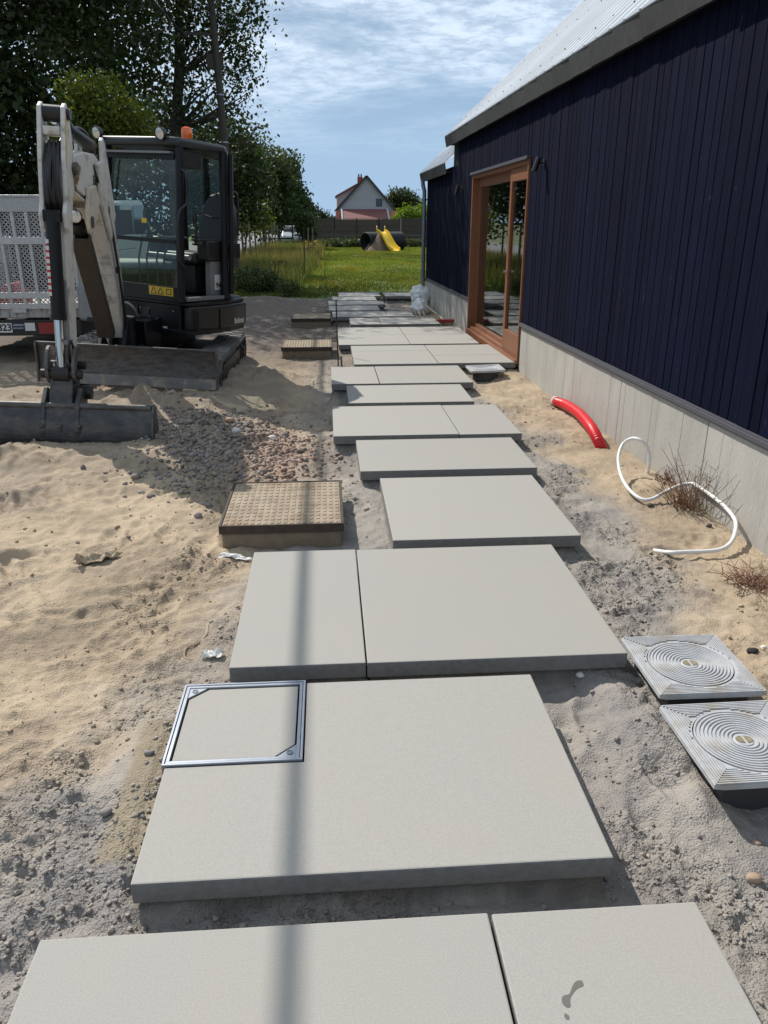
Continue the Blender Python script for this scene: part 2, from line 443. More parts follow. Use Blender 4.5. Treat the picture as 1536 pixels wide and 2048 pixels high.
_L.new(_g.outputs['Position'], _nz.inputs['Vector']); _L.new(_nz.outputs['Fac'], _mr.inputs[0]); _L.new(_mr.outputs[0], _mx.inputs[0]); _L.new(_src, _mx.inputs[6]); _L.new(_mx.outputs[2], _N['Principled BSDF'].inputs['Base Color'])
M_MORTAR = mat('grey_mortar', (0.24, 0.225, 0.20), rough=0.9, var=0.15, vscale=5, bump=0.4, bscale=60)
M_NAVY = mat('navy_stained_wood', (0.0053, 0.0070, 0.0195), rough=0.8, var=0.35, vscale=3.0, bump=0.35, bscale=24, stretch=(6, 6, 0.35), obj_random=0.2, spec=0.04, rvar=0.08)
_N, _L = M_NAVY.node_tree.nodes, M_NAVY.node_tree.links          # pale scuffs and knots in the stain
_src = _N['Principled BSDF'].inputs['Base Color'].links[0].from_socket
_tc = _N.new('ShaderNodeTexCoord'); _mp = _N.new('ShaderNodeMapping'); _mp.inputs['Scale'].default_value = (9, 9, 5)
_vz = _N.new('ShaderNodeTexNoise'); _vz.inputs['Scale'].default_value = 1.5; _vz.inputs['Detail'].default_value = 6; _vz.inputs['Roughness'].default_value = 0.7
_mr = _N.new('ShaderNodeMapRange'); _mr.inputs[1].default_value = 0.63; _mr.inputs[2].default_value = 0.76; _mr.inputs[4].default_value = 0.45
_mx = _N.new('ShaderNodeMix'); _mx.data_type = 'RGBA'; _mx.inputs[7].default_value = (0.075, 0.075, 0.085, 1)
_L.new(_tc.outputs['Object'], _mp.inputs[0]); _L.new(_mp.outputs[0], _vz.inputs['Vector']); _L.new(_vz.outputs['Fac'], _mr.inputs[0])
_L.new(_mr.outputs[0], _mx.inputs[0]); _L.new(_src, _mx.inputs[6]); _L.new(_mx.outputs[2], _N['Principled BSDF'].inputs['Base Color'])
M_NAVYBACK = mat('dark_membrane', (0.004, 0.004, 0.006), rough=0.9)
M_PLINTH = mat('board_marked_concrete', (0.43, 0.415, 0.375), rough=0.85, var=0.07, col2=(0.385, 0.37, 0.335), vscale=1.2, bump=0.3, bscale=30, stretch=(2, 2, 0.9), obj_random=0.04, spec=0.25, detail=7)
M_FLASH = mat('grey_metal_flashing', (0.10, 0.10, 0.115), rough=0.45, metal=0.3, var=0.08)
M_EAVE = mat('dark_slate_cladding', (0.045, 0.045, 0.046), rough=0.62, var=0.28, vscale=5, bump=0.12, bscale=50, obj_random=0.14, spec=0.4)
M_ROOF = mat('pale_steel_sheet', (0.78, 0.79, 0.80), rough=0.42, metal=0.15, var=0.06, vscale=1.2, stretch=(1, 0.2, 1), obj_random=0.04)
M_ZINC = mat('weathered_zinc', (0.17, 0.19, 0.21), rough=0.45, metal=0.5, var=0.12)
M_DOORWOOD = mat('oiled_red_cedar', (0.215, 0.085, 0.038), rough=0.45, var=0.22, vscale=6, bump=0.1, bscale=30, stretch=(5, 5, 0.4), spec=0.4)
M_DOORGLASS = glass_mat('door_glass', (0.70, 0.75, 0.72), 1.85)
M_LAMPBLACK = mat('black_metal', (0.012, 0.012, 0.014), rough=0.45)
M_ROOMWALL = mat('interior_plaster', (0.25, 0.24, 0.23), rough=0.9)
M_ROOMFLOOR = mat('interior_floor', (0.16, 0.15, 0.14), rough=0.5)
M_CURTAIN = mat('pale_curtain', (0.5, 0.5, 0.48), rough=0.9)
M_PVC = mat('grey_plastic_cover', (0.45, 0.46, 0.475), rough=0.5, var=0.12, vscale=9, c2lo=0.5, c2hi=0.72, col2=(0.37, 0.345, 0.30), bump=0.06, bscale=60)
M_PVCDARK = mat('grey_plastic_riser', (0.045, 0.046, 0.048), rough=0.6)
M_BRASS = mat('sandy_handle_recess', (0.24, 0.20, 0.13), rough=0.7, var=0.3, vscale=30)
M_GALV = mat('galvanised_steel', (0.34, 0.37, 0.42), rough=0.38, metal=0.7, var=0.08, vscale=10)
M_SHADOWGAP = mat('dark_joint', (0.02, 0.02, 0.02), rough=0.9)
M_RUST = mat('sandy_rusted_iron', (0.31, 0.25, 0.18), rough=0.9, var=0.25, vscale=5, col2=(0.23, 0.15, 0.095), c2lo=0.50, c2hi=0.78, bump=0.3, bscale=80)
M_IRON = mat('dark_cast_iron', (0.055, 0.04, 0.03), rough=0.8, var=0.35, vscale=9)
M_BRICKBASE = mat('sandy_mortar_base', (0.22, 0.175, 0.12), rough=0.95, var=0.2, vscale=7, bump=0.5, bscale=35)
M_REDPIPE = mat('red_corrugated_plastic', (0.62, 0.012, 0.02), rough=0.38, var=0.05)
M_TAPE = mat('clear_tape', (0.55, 0.42, 0.40), rough=0.35)
M_HOSE = mat('white_conduit', (0.74, 0.74, 0.72), rough=0.42, var=0.06, vscale=12)
M_TWIG = mat('dry_twig', (0.19, 0.13, 0.085), rough=0.9, var=0.25)
M_TWIGRED = mat('dry_heather', (0.20, 0.105, 0.065), rough=0.9, var=0.3)
M_BAG = mat('white_woven_sack', (0.80, 0.80, 0.79), rough=0.45, var=0.08, vscale=9, bump=0.3, bscale=14, bdist=0.03)
M_SPOKE = mat('pale_timber', (0.42, 0.35, 0.25), rough=0.7, var=0.2)
M_REDPAINT = mat('red_paint', (0.30, 0.03, 0.025), rough=0.5)
M_PAPER = mat('white_scrap', (0.75, 0.74, 0.70), rough=0.7)
M_CARD = mat('sandy_cardboard', (0.36, 0.29, 0.20), rough=0.9, var=0.2, vscale=20)
# ------------------------------------------------------------------ large structure: ground, lawn, road
# slabs: (x0, x1, y0, y1) on top plane z = 0
SLABS = {
 'A1': (-0.700, 0.3475, 0.33, 1.370), 'A2': (0.3545, 0.860, 0.33, 1.365),
 'B':  (-0.530, 0.710, 1.515, 2.390),
 'C1': (-0.400, 0.1105, 2.510, 3.590), 'C2': (0.1155, 1.120, 2.505, 3.580),
 'D':  (0.310, 1.312, 3.690, 4.740),
 'E':  (0.190, 1.390, 4.895, 5.685),
 'F1': (0.020, 1.007, 5.810, 6.845), 'F2': (1.012, 1.503, 5.800, 6.835),
 'G':  (0.170, 1.340, 6.975, 7.790),
 'H1': (0.022, 0.515, 7.885, 8.890), 'H2': (0.523, 1.495, 7.878, 8.895),
 'I1': (0.295, 1.290, 9.040, 10.040), 'I2': (0.297, 1.290, 10.048, 10.50),
 'I3': (1.298, 2.215, 9.050, 9.640), 'I4': (1.298, 2.205, 9.648, 10.50),
 'J1': (0.140, 1.120, 10.60, 11.55), 'J2': (0.138, 1.120, 11.558, 12.45),
 'J3': (1.128, 2.075, 10.61, 11.55), 'J4': (1.128, 2.070, 11.558, 12.45),
 'K1': (0.370, 0.865, 12.84, 13.76), 'K2': (0.873, 1.850, 12.83, 13.77),
 'L1': (0.085, 1.055, 13.94, 14.81), 'L2': (1.063, 1.545, 13.95, 14.81),
 'M':  (0.025, 1.000, 15.01, 15.90), 'N': (0.015, 1.170, 16.10, 16.82),
 'O':  (0.105, 1.065, 17.02, 17.92), 'P': (0.260, 1.210, 18.04, 19.00), 'Q': (1.310, 1.975, 17.98, 18.92)}
SLAB_T = 0.066
RUST_COVERS = [(-0.625, 0.060, 3.955, 4.720, 0.0), (-0.620, 0.050, 10.22, 10.95, 0.03), (-0.640, 0.060, 13.72, 14.58, 0.0)]
FLATS = [(-0.66, -0.50, 1.64, 2.28)]           # trowelled mortar beside the inset cover

_footr = np.random.default_rng(5)
FEET = [(_footr.uniform(-2.9, -0.45), _footr.uniform(2.3, 5.8), _footr.uniform(0, 3.14), _footr.uniform(0.8, 1.25)) for _ in range(70)]
FEET += [(_footr.uniform(0.75, 1.1), _footr.uniform(1.6, 2.4), _footr.uniform(1.2, 1.9), 0.9) for _ in range(5)]
FEET += [(_footr.uniform(1.4, 2.1), _footr.uniform(2.8, 7.5), _footr.uniform(0, 3.14), 0.9) for _ in range(14)]
def rect_in(x, y, r, g=0.0):
    "signed distance-like: positive inside"
    return np.minimum(np.minimum(x - (r[0]+g), (r[1]-g) - x), np.minimum(y - (r[2]+g), (r[3]-g) - y))
def grey_mask(x, y):
    "1 where the ground is grey mortar sand, 0 where it is tan sand"
    n = fbm(x*1.4, y*1.1, 4, 21)
    n2 = fbm(x*6, y*6, 3, 31)
    left_edge = 0.25 - 0.30*sstep(3.2, 5.0, y)
    d = np.minimum(np.abs(x + 0.45) , 9)
    w = -0.95 + 0.42*sstep(1.6, 3.2, y) + 0.35*sstep(2.4, 5.5, y)       # left limit of grey moves towards the slabs further on
    g = sstep(w - 0.28, w + 0.28, x + 0.35*n + 0.12*n2)
    r = 1.35 + 0.42*sstep(2.2, 3.6, y) - 0.12*sstep(5.0, 7.0, y) - 0.25*sstep(1.8, 1.0, y) + 0.35*sstep(2.2, 1.2, y)
    g = g * (1 - sstep(r - 0.22, r + 0.22, x + 0.30*n + 0.12*n2))
    g = g * (1 - 0.45*sstep(4.4, 5.6, y)*(x < 0.3)*sstep(-0.2, 0.3, n))
    return np.clip(g, 0, 1)
def clod_mask(x, y):
    n = fbm(x*1.9 + 4, y*1.9, 3, 51)
    m = sstep(-0.22, 0.12, n)*(0.35 + 0.65*np.maximum(grey_mask(x, y), sstep(0.1, 0.35, fbm(x*0.9, y*0.9, 2, 55))))
    m = np.maximum(m, sstep(0.35, 0.1, np.abs(y - 6.0))*sstep(-0.35, -0.9, x)*0.9)
    return m
def gh(x, y, fine=True):
    x = np.asarray(x, float); y = np.asarray(y, float)
    base = -0.145 + 0*x
    base = base + 0.03*sstep(1.6, 2.2, x)*sstep(3.0, 6.0, y)            # slight rise to the plinth
    left = sstep(-0.3, -1.5, x)
    base = base + left*0.045*sstep(1.0, 4.0, y) + left*0.05*sstep(4.5, 6.0, y)*(1 - sstep(12.0, 15.0, y))
    base = base + 0.035*sstep(-0.35, -0.75, x)*sstep(3.0, 1.2, y)
    base = base - 0.03*sstep(11.0, 16.0, y)
    base = base - 0.16*sstep(19.2, 20.8, y + 0.5*fbm(x*0.9, y*0.9, 3, 41))
    calm = 1 - 0.65*sstep(1.55, 1.85, x)*sstep(3.2, 3.6, y)*sstep(5.9, 5.4, y)
    h = base + calm*(0.034*fbm(x*1.6, y*1.6, 3, 1) + 0.022*fbm(x*4.2, y*4.2, 3, 9))
    rid = np.abs(fbm(x*3.1 + y*1.3, y*4.4 - x*0.8, 3, 61))
    h = h + 0.03*(0.25 - rid)*sstep(-0.25, -0.8, x)*(1-sstep(9.0, 11.0, y))
    for fx, fy, a, s in FEET:
        m = (np.abs(x-fx) < 0.35) & (np.abs(y-fy) < 0.35)
        if not np.any(m): continue
        xx = x[m] - fx; yy = y[m] - fy
        u = (xx*math.cos(a) + yy*math.sin(a)) / (0.135*s); v = (-xx*math.sin(a) + yy*math.cos(a)) / (0.055*s)
        q = np.sqrt(u*u + v*v)
        hh = h.copy(); hh[m] = h[m] - 0.013*sstep(1.25, 0.4, q) + 0.007*np.exp(-((q-1.25)/0.28)**2)
        if fine: hh[m] = hh[m] + 0.0032*np.sin(u*9)*sstep(0.9, 0.6, q)
        h = hh
    lump = 0.75*fbm(x*6.5, y*6.5, 4, 67)
    def bump(cx, cy, rx, ry, a, h):
        return h + a*np.exp(-(((x-cx)/rx)**2 + ((y-cy)/ry)**2)**0.8)*(1 + lump)
    h = bump(-2.35, 5.55, 0.28, 0.22, 0.10, h); h = bump(-3.0, 5.4, 0.35, 0.25, 0.07, h)     # spoil before the bucket
    h = bump(-1.05, 6.35, 0.28, 0.30, 0.10, h); h = bump(-1.45, 7.05, 0.16, 0.2, 0.15, h)
    h = bump(-1.75, 7.2, 0.16, 0.2, 0.17, h); h = bump(-0.72, 5.95, 0.35, 0.45, 0.07, h)
    h = bump(-0.35, 7.75, 0.4, 0.32, -0.10, h); h = bump(-0.25, 7.0, 0.22, 0.12, 0.05, h)
    h = bump(-0.75, 8.9, 0.35, 0.35, 0.10, h); h = bump(-1.1, 7.55, 0.25, 0.25, 0.05, h)
    h = bump(-3.4, 7.3, 0.9, 0.7, 0.06, h)
    h = bump(-0.95, 1.75, 0.42, 0.9, 0.055, h); h = bump(1.08, 2.15, 0.13, 0.42, 0.075, h); h = bump(1.72, 2.2, 0.25, 0.6, 0.07, h)
    # machine tracks pressed into the sand on the left
    for (ox, oy, ang) in ((-2.6, 3.35, 0.42), (-2.9, 4.35, 0.40), (-2.2, 7.9, 1.45)):
        ca, sa = math.cos(ang), math.sin(ang); u = (x-ox)*ca + (y-oy)*sa; v = -(x-ox)*sa + (y-oy)*ca + 0.05*np.sin(u*1.3)
        k = sstep(0.17, 0.12, np.abs(v))*sstep(-1.2, -0.8, u)*sstep(1.5, 0.9, u)*np.clip(0.55 + 1.6*fbm(x*1.8, y*1.8, 2, 47), 0, 1)
        h = h - 0.022*k + 0.014*k*np.clip(np.sin(u*2*np.pi/0.085)*1.6, -1, 1) + 0.016*np.exp(-((np.abs(v)-0.19)/0.035)**2)*sstep(-1.2, -0.8, u)*sstep(1.5, 0.9, u)
    if fine:
        cm = clod_mask(x, y)
        wx, wy = x + 0.006*pnoise(x*30, y*30, 3), y + 0.006*pnoise(x*30, y*30, 4)
        d1, r1 = worley(wx/0.034, wy/0.034, 2); d2, r2 = worley(wx/0.075, wy/0.075, 5)
        h = h + cm*(0.020*fbm(x*13, y*13, 3, 71) + 0.022*(0.25 + r1)*np.maximum(0, 0.75 - d1) + 0.022*np.maximum(0, r2 - 0.4)*np.maximum(0, 0.7 - d2)*2)
        h = h + (1-cm)*(0.006*fbm(x*16, y*16, 3, 83) + 0.010*np.abs(fbm(x*6.5, y*8, 3, 84)) + 0.006*np.maximum(0, r1 - 0.7)*np.maximum(0, 0.6 - d1)*4)
        h = h + 0.003*fbm(x*48, y*48, 2, 91)
    for fl in FLATS:
        k = sstep(-0.10, 0.03, rect_in(x, y, fl) + 0.03*fbm(x*7, y*7, 2, 33)); h = h*(1-k) + (-0.052)*k
    # under the slabs: a bed of mortar a little inside the edge, never above the slab's underside
    for r in SLABS.values():
        m = (x > r[0]-0.3) & (x < r[1]+0.3) & (y > r[2]-0.3) & (y < r[3]+0.3)
        if not np.any(m): continue
        d = rect_in(x[m], y[m], r)
        hh = h[m]
        hh = np.where(d > -0.06, np.minimum(hh, -0.052), hh)
        jag = 0.026*fbm(x[m]*11, y[m]*11, 4, 97)
        k = sstep(-0.004, 0.030, d + 0.7*jag)
        hh = hh*(1-k) + (-SLAB_T - 0.004)*k
        # a fillet of sand against the bed
        out = sstep(-0.22, 0.0, d)*(1-k); hh = hh + out*0.012
        hh = np.where(d > -0.05, np.minimum(hh, -0.047 if not np.any(d > 0) else -0.05), hh)
        h = h.copy(); h[m] = hh
    for r in RUST_COVERS:
        d = rect_in(x, y, r[:4]); k = sstep(0.0, 0.05, d); h = h*(1-k) + np.minimum(h, -0.16)*k
    return h

def axis(a, b, fn):
    out = [a]
    while out[-1] < b: out.append(out[-1] + fn(out[-1]))
    out[-1] = b; return np.array(out)
gx = axis(-16.0, 2.42, lambda v: 0.0095 if v > -1.25 else (0.014 if v > -2.9 else (0.035 if v > -4.4 else 0.16)))
gy = axis(-4.0, 21.6, lambda v: 0.15 if v < 0.2 else (0.03 if v < 0.95 else max(0.0095, 0.0040*v)))
GX, GY = np.meshgrid(gx, gy)
GZ = gh(GX.ravel(), GY.ravel())
xr, yr = GX.ravel(), GY.ravel()
g = grey_mask(xr, yr); cm = clod_mask(xr, yr)
tan = np.array([0.465, 0.37, 0.262]); tan2 = np.array([0.36, 0.285, 0.205]); grey = np.array([0.355, 0.325, 0.29]); grey2 = np.array([0.285, 0.262, 0.245]); brown = np.array([0.15, 0.125, 0.105])
t = sstep(-0.3, 0.4, fbm(xr*2.3, yr*2.3, 4, 13))[:, None]
ct = tan*(1-t) + tan2*t
t = sstep(-0.25, 0.35, fbm(xr*3.5, yr*3.5, 4, 17))[:, None]
cg = grey*(1-t) + grey2*t
cc = ct*(1-g[:, None]) + cg*g[:, None]
cc = cc*(1 - 0.08*cm[:, None])
damp = sstep(0.05, 0.45, fbm(xr*0.8 + 7, yr*0.8, 5, 27))[:, None]
cc = cc*(1 - 0.16*damp)
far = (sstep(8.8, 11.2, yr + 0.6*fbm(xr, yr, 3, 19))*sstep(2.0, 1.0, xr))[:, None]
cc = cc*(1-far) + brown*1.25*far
leftd = (sstep(-1.2, -2.4, xr)*sstep(6.5, 4.5, yr)*sstep(-0.1, 0.4, fbm(xr*1.1, yr*1.1, 3, 23)))[:, None]
cc = cc*(1-0.6*leftd) + np.array([0.27, 0.225, 0.19])*0.6*leftd
mid = (sstep(4.9, 6.2, yr + 0.5*fbm(xr*1.2, yr*1.2, 3, 37))*sstep(-0.2, -0.9, xr)*sstep(10.5, 8.5, yr))[:, None]
cc = cc*(1-0.45*mid) + np.array([0.25, 0.21, 0.175])*0.45*mid
pink = np.exp(-(((xr+0.42)/0.26)**2 + ((yr-5.75)/0.6)**2))[:, None]
cc = cc*(1-0.6*pink) + np.array([0.42, 0.27, 0.20])*0.6*pink
for r in SLABS.values():
    d = sstep(-0.01, 0.02, rect_in(xr, yr, r))[:, None]; cc = cc*(1-d) + np.array([0.20, 0.188, 0.17])*d
for r in FLATS:
    d = sstep(-0.02, 0.02, rect_in(xr, yr, r))[:, None]; cc = cc*(1-d) + np.array([0.30, 0.25, 0.18])*d
nx, ny = len(gx), len(gy)
idx = np.arange(nx*ny).reshape(ny, nx)
quads = np.stack([idx[:-1, :-1], idx[:-1, 1:], idx[1:, 1:], idx[1:, :-1]], -1).reshape(-1, 4)
ground = np_mesh('ground', np.stack([xr, yr, GZ], 1), quads, M_SAND, kind='structure', smooth=True,
                 attrs={'Col': np.concatenate([cc, np.clip(0.12 + cm, 0, 1)[:, None]], 1)})
tag(ground, 'trampled tan and grey building sand around the slab path')
def ghs(x, y): return float(gh(np.array([x]), np.array([y]), True)[0])

# far terrain, lawn and road
M_FIELD = mat('far_field', (0.085, 0.11, 0.035), rough=0.95, var=0.3, vscale=0.05)
M_LAWN = mat('mown_lawn', (0.075, 0.115, 0.022), rough=0.9, var=0.3, vscale=0.7, col2=(0.10, 0.13, 0.03), bump=0.5, bscale=14, bdist=0.05, detail=8)
M_ROAD = mat('pale_asphalt', (0.16, 0.155, 0.15), rough=0.9, var=0.1, vscale=2)
mb = MB(); mb.box((-2500, -1500, -1.2), (2500, 4000, -0.36))
tag(obj('terrain', mb, M_FIELD, kind='structure'), 'flat green fields out to the horizon')
def sheet(name, x0, x1, y0, y1, z, m, amp, n=60, seed=3):
    ax = np.linspace(x0, x1, n); ay = np.linspace(y0, y1, n); X, Y = np.meshgrid(ax, ay)
    Z = z + amp*fbm(X.ravel()*0.35, Y.ravel()*0.35, 3, seed)
    ii = np.arange(n*n).reshape(n, n)
    q = np.stack([ii[:-1, :-1], ii[:-1, 1:], ii[1:, 1:], ii[1:, :-1]], -1).reshape(-1, 4)
    return np_mesh(name, np.stack([X.ravel(), Y.ravel(), Z], 1), q, m, kind='structure', smooth=True)
tag(sheet('lawn', -4.6, 40, 19.6, 125, -0.215, M_LAWN, 0.03, 140), 'mown green lawn beyond the slab path')
mb = MB(); mb.box((-13.5, 15, -0.6), (-5.4, 700, -0.235))
tag(obj('road', mb, M_ROAD, kind='structure'), 'narrow pale lane beside the post fence')
# ------------------------------------------------------------------ the navy house on the right
e = Vector((-0.017, 1, 0)).normalized(); nrm = Vector((-e.y, e.x, 0))
HM = Matrix(((e.x, nrm.x, 0, 2.40), (e.y, nrm.y, 0, 0), (0, 0, 1, 0), (0, 0, 0, 1)))      # local: s along wall, d out of wall, z up
house = thing('timber_house', 'house clad in dark navy vertical boards on a pale concrete plinth with steel roof', 'house', HM @ Vector((8, 0, -0.15)))
S0, S1, S2 = -1.2, 13.52, 17.05          # near end, step in the eave, far end
DS0, DS1, DZ0, DZ1 = 9.04, 12.20, -0.02, 2.215   # door opening
PL, EZ, EZ2 = 0.455, 2.80, 2.45
# backing walls (a real thickness behind the boards), with the door opening left free
mb = MB(HM)
mb.box((S0, -0.30, -0.5), (DS0, -0.03, EZ)); mb.box((DS1, -0.30, -0.5), (S1, -0.03, EZ)); mb.box((DS0, -0.30, DZ1), (DS1, -0.03, EZ))
mb.box((DS0, -0.30, -0.5), (DS1, -0.03, DZ0 - 0.06)); mb.box((S1 + 0.001, -0.30, -0.5), (S2 - 0.03, -0.03, EZ2))
mb.box((S2 - 0.30, -5.5, -0.5), (S2 - 0.031, -0.302, EZ2)); mb.box((S1 - 0.25, -6.0, EZ2 - 0.6), (S1 - 0.002, -0.302, EZ))
obj('wall_core', mb, M_NAVYBACK, house)
# boards
rb = random.Random(4)
s = S0; k = 0
while s < S2 - 0.02:
    w = (0.118, 0.098, 0.127, 0.112)[k % 4] + rb.uniform(-0.006, 0.006); k += 1
    a, b2 = s, min(s + w, S2)
    top = (2.775 if a < S1 - 0.01 else 2.40)
    if a < S1 < b2: b2 = S1
    d1 = 0.004 + rb.uniform(-0.003, 0.002)
    segs = []
    if b2 > DS0 - 0.004 and a < DS1 + 0.004:
        if a < DS0 - 0.03: segs.append((a, DS0 - 0.004, PL + 0.012, top))
        elif b2 > DS1 + 0.03: segs.append((DS1 + 0.004, b2, PL + 0.012, top))
        segs.append((max(a, DS0), min(b2, DS1), DZ1 + 0.035, top))
    else: segs.append((a, b2, PL + 0.012, top))
    for (p0, p1, z0, z1) in segs:
        mb = MB(HM); g2 = 0.0035
        poly = [(p0, -0.028), (p1 - 0.001, -0.028), (p1 - 0.001, d1 - 0.012), (p1 - g2 - 0.002, d1), (p0 + g2 + 0.002, d1), (p0 + 0.001, d1 - 0.012)]
        mb.prism(poly, (0, 0, z0), (1, 0, 0), (0, 1, 0), (0, 0, 1), z1 - z0)
        obj('weatherboard', mb, M_NAVY, house)
    s = b2
# concrete plinth, cast against boards: each board mark stands a little differently
rb = random.Random(9)
joints = [S0]
while joints[-1] < DS0 - 1.2: joints.append(joints[-1] + 1.42)
joints.append(DS0 - 0.003)
def plinth(a, b):
    mb = MB(HM); s = a
    while s < b - 1e-4:
        w = min(rb.uniform(0.09, 0.115), b - s)
        if b - s - w < 0.04: w = b - s
        d = 0.0 + rb.uniform(-0.0012, 0.0012)
        mb.box((s, -0.028, -0.6), (s + w - 0.0008, d, PL - 0.045)); s += w
    return obj('plinth_panel', mb, M_PLINTH, house)
for a, b in zip(joints[:-1], joints[1:]): plinth(a, b - 0.010)
a = DS1 + 0.004
while a < S2 - 0.2:
    b = min(a + 1.23, S2); plinth(a, b - 0.010); a = b
for a, b in ((S0, DS0 - 0.002), (DS1 + 0.002, S2)):
    mb = MB(HM)
    mb.box((a, -0.026, PL - 0.042), (b, 0.016, PL + 0.010)); mb.box((a, 0.0165, PL - 0.030), (b, 0.028, PL - 0.002))
    obj('base_flashing', mb, M_FLASH, house, bev=0.002)
# roof: steel sheets at 45 degrees, eave panels of dark slate
def roof(a, b, zb, run, dslate, rake, name):
    top = zb + 0.155
    n = max(1, int(round((b - a) / 0.51)))
    w = (b - a) / n
    for i in range(n):
        mb = MB(HM)
        mb.M = HM @ Matrix.Translation((a + i*w, 0.10, 0)) @ Matrix.Rotation(0.022, 4, 'Z') @ Matrix.Translation((-(a + i*w), -0.10, 0))
        p0, p1 = a + i*w, a + (i+1)*w - 0.004
        mb.prism([(0.085, zb - 0.005), (0.097, zb - 0.012), (0.128, zb + 0.142), (0.116, zb + 0.148)], (p0, random.uniform(-0.003, 0.003), random.uniform(-0.002, 0.002)), (0, 1, 0), (0, 0, 1), (1, 0, 0), p1 - p0)
        obj('eave_panel', mb, M_EAVE, house)
    mb = MB(HM)
    mb.box((a, -0.03, zb + 0.02), (b, 0.084, zb + 0.035)); obj('soffit', mb, M_NAVYBACK, house)
    mb = MB(HM)
    mb.tube([(a, 0.128, zb + 0.152), (b, 0.128, zb + 0.152)], 0.011, 8); obj('gutter_bead', mb, M_ZINC, house, smooth=40)
    sw = 0.86; s = a
    k = 0
    while s < b - 0.01:
        t = min(s + sw, b)
        mb = MB(HM)
        # trapezoid profile along s, running up the slope
        prof = []; q = s
        while q < t - 1e-4:
            st = min(0.287, t - q)
            prof += [(q, 0), (q + st*0.80, 0), (q + st*0.84, 0.034), (q + st*0.95, 0.034)]; q += st
        prof.append((t - 0.001, 0.0))
        vs = []
        for (pp, hh) in prof: vs.append((pp, 0.118 - 0.707*hh*-1, top - 0.015 + 0.707*hh))
        for (pp, hh) in prof: vs.append((pp, 0.118 - run + 0.707*hh, top - 0.015 + 0.905*run + 0.707*hh))
        n0 = len(prof)
        fs = [(i, i+1, n0+i+1, n0+i) for i in range(n0-1)]
        mb.add(vs, fs)
        o = obj('roof_sheet', mb, M_ROOF, house)
        sd = o.modifiers.new('thickness', 'SOLIDIFY'); sd.thickness = 0.003
        # screw heads up the sheet on one rib
        mb = MB(HM)
        for r_ in np.arange(0.25, run, 0.9):
            for qs in np.arange(s + 0.175, t, 0.43):
                c = Vector((qs, 0.118 - r_ + 0.018, top - 0.015 + 0.905*r_ + 0.018)); dn = Vector((0, 0.707, 0.707))
                mb.cyl(c, c + dn*0.014, 0.007, 0.005, 6)
        if mb.v: obj('roof_screws', mb, M_FLASH, o, kind='stuff')
        s = t; k += 1
    if rake:
        mb = MB(HM)
        mb.prism([(0.13, top - 0.04), (0.13, top + 0.012), (0.118 - run, top + 0.905*run + 0.012), (0.118 - run, top + 0.905*run - 0.05)], (b + 0.001, 0, 0), (0, 1, 0), (0, 0, 1), (1, 0, 0), 0.025)
        obj('rake_trim', mb, M_ROOF, house)
roof(S0, 14.12, 2.745, 3.4, 0.1, True, 'main')
roof(14.13, 17.28, 2.345, 0.9, 0.1, True, 'low')
mb = MB(HM); mb.box((S1, -0.02, 2.42), (S1 + 0.55, -0.6, 2.80)); obj('eave_return', mb, M_NAVYBACK, house)
# dark roof window frame high on the slope
mb = MB(HM)
def slope(sv, up, lift): return Vector((sv, 0.118 - up + 0.707*lift, 2.745 + 0.14 + 0.905*up + 0.707*lift))
for (sa, sb, ua, ub) in ((9.1, 11.0, 1.93, 2.03), (9.1, 11.0, 2.85, 2.95), (9.1, 9.2, 2.03, 2.85), (10.9, 11.0, 2.03, 2.85)):
    p = [slope(sa, ua, 0.03), slope(sb, ua, 0.03), slope(sb, ub, 0.03), slope(sa, ub, 0.03)]
    q = [slope(sa, ua, 0.11), slope(sb, ua, 0.11), slope(sb, ub, 0.11), slope(sa, ub, 0.11)]
    mb.add(p + q, [(0, 1, 2, 3), (4, 5, 6, 7), (0, 1, 5, 4), (1, 2, 6, 5), (2, 3, 7, 6), (3, 0, 4, 7)])
rw = obj('roof_window', mb, M_LAMPBLACK, house)
mb = MB(HM); p = [slope(9.2, 2.03, 0.07), slope(10.9, 2.03, 0.07), slope(10.9, 2.85, 0.07), slope(9.2, 2.85, 0.07)]
q = [slope(9.2, 2.03, 0.05), slope(10.9, 2.03, 0.05), slope(10.9, 2.85, 0.05), slope(9.2, 2.85, 0.05)]
mb.add(p + q, [(0, 1, 2, 3), (4, 5, 6, 7), (0, 1, 5, 4), (1, 2, 6, 5), (2, 3, 7, 6), (3, 0, 4, 7)])
obj('pane', mb, M_LAMPBLACK, rw)
# door: deep timber frame, a fixed light at the far side, a sliding leaf at the near side
door = MB(HM)
fr = 0.075
door.box((DS0 + 0.002, -0.22, DZ0), (DS0 + 0.042, 0.022, DZ1)); door.box((DS1 - 0.06, -0.22, DZ0), (DS1 - 0.002, 0.022, DZ1))
door.box((DS0 + 0.043, -0.22, DZ1 - 0.06), (DS1 - 0.061, 0.020, DZ1))
dr = obj('door_frame', door, M_DOORWOOD, house, bev=0.004)
mb = MB(HM)
mb.box((DS0 + 0.043, -0.22, DZ0 - 0.04), (DS1 - 0.061, 0.05, DZ0 + 0.035)); mb.box((DS0 + 0.043, -0.20, DZ0 + 0.036), (DS1 - 0.061, -0.012, DZ0 + 0.068))
obj('sill', mb, M_DOORWOOD, dr, bev=0.004)
mb = MB(HM); mb.box((DS0 - 0.02, -0.02, DZ1 + 0.004), (DS1 + 0.02, 0.055, DZ1 + 0.022)); mb.box((DS0 - 0.02, 0.042, DZ1 - 0.012), (DS1 + 0.02, 0.0555, DZ1 + 0.003))
obj('head_flashing', mb, M_FLASH, dr, bev=0.002)
zb_, zt_ = DZ0 + 0.069, DZ1 - 0.061
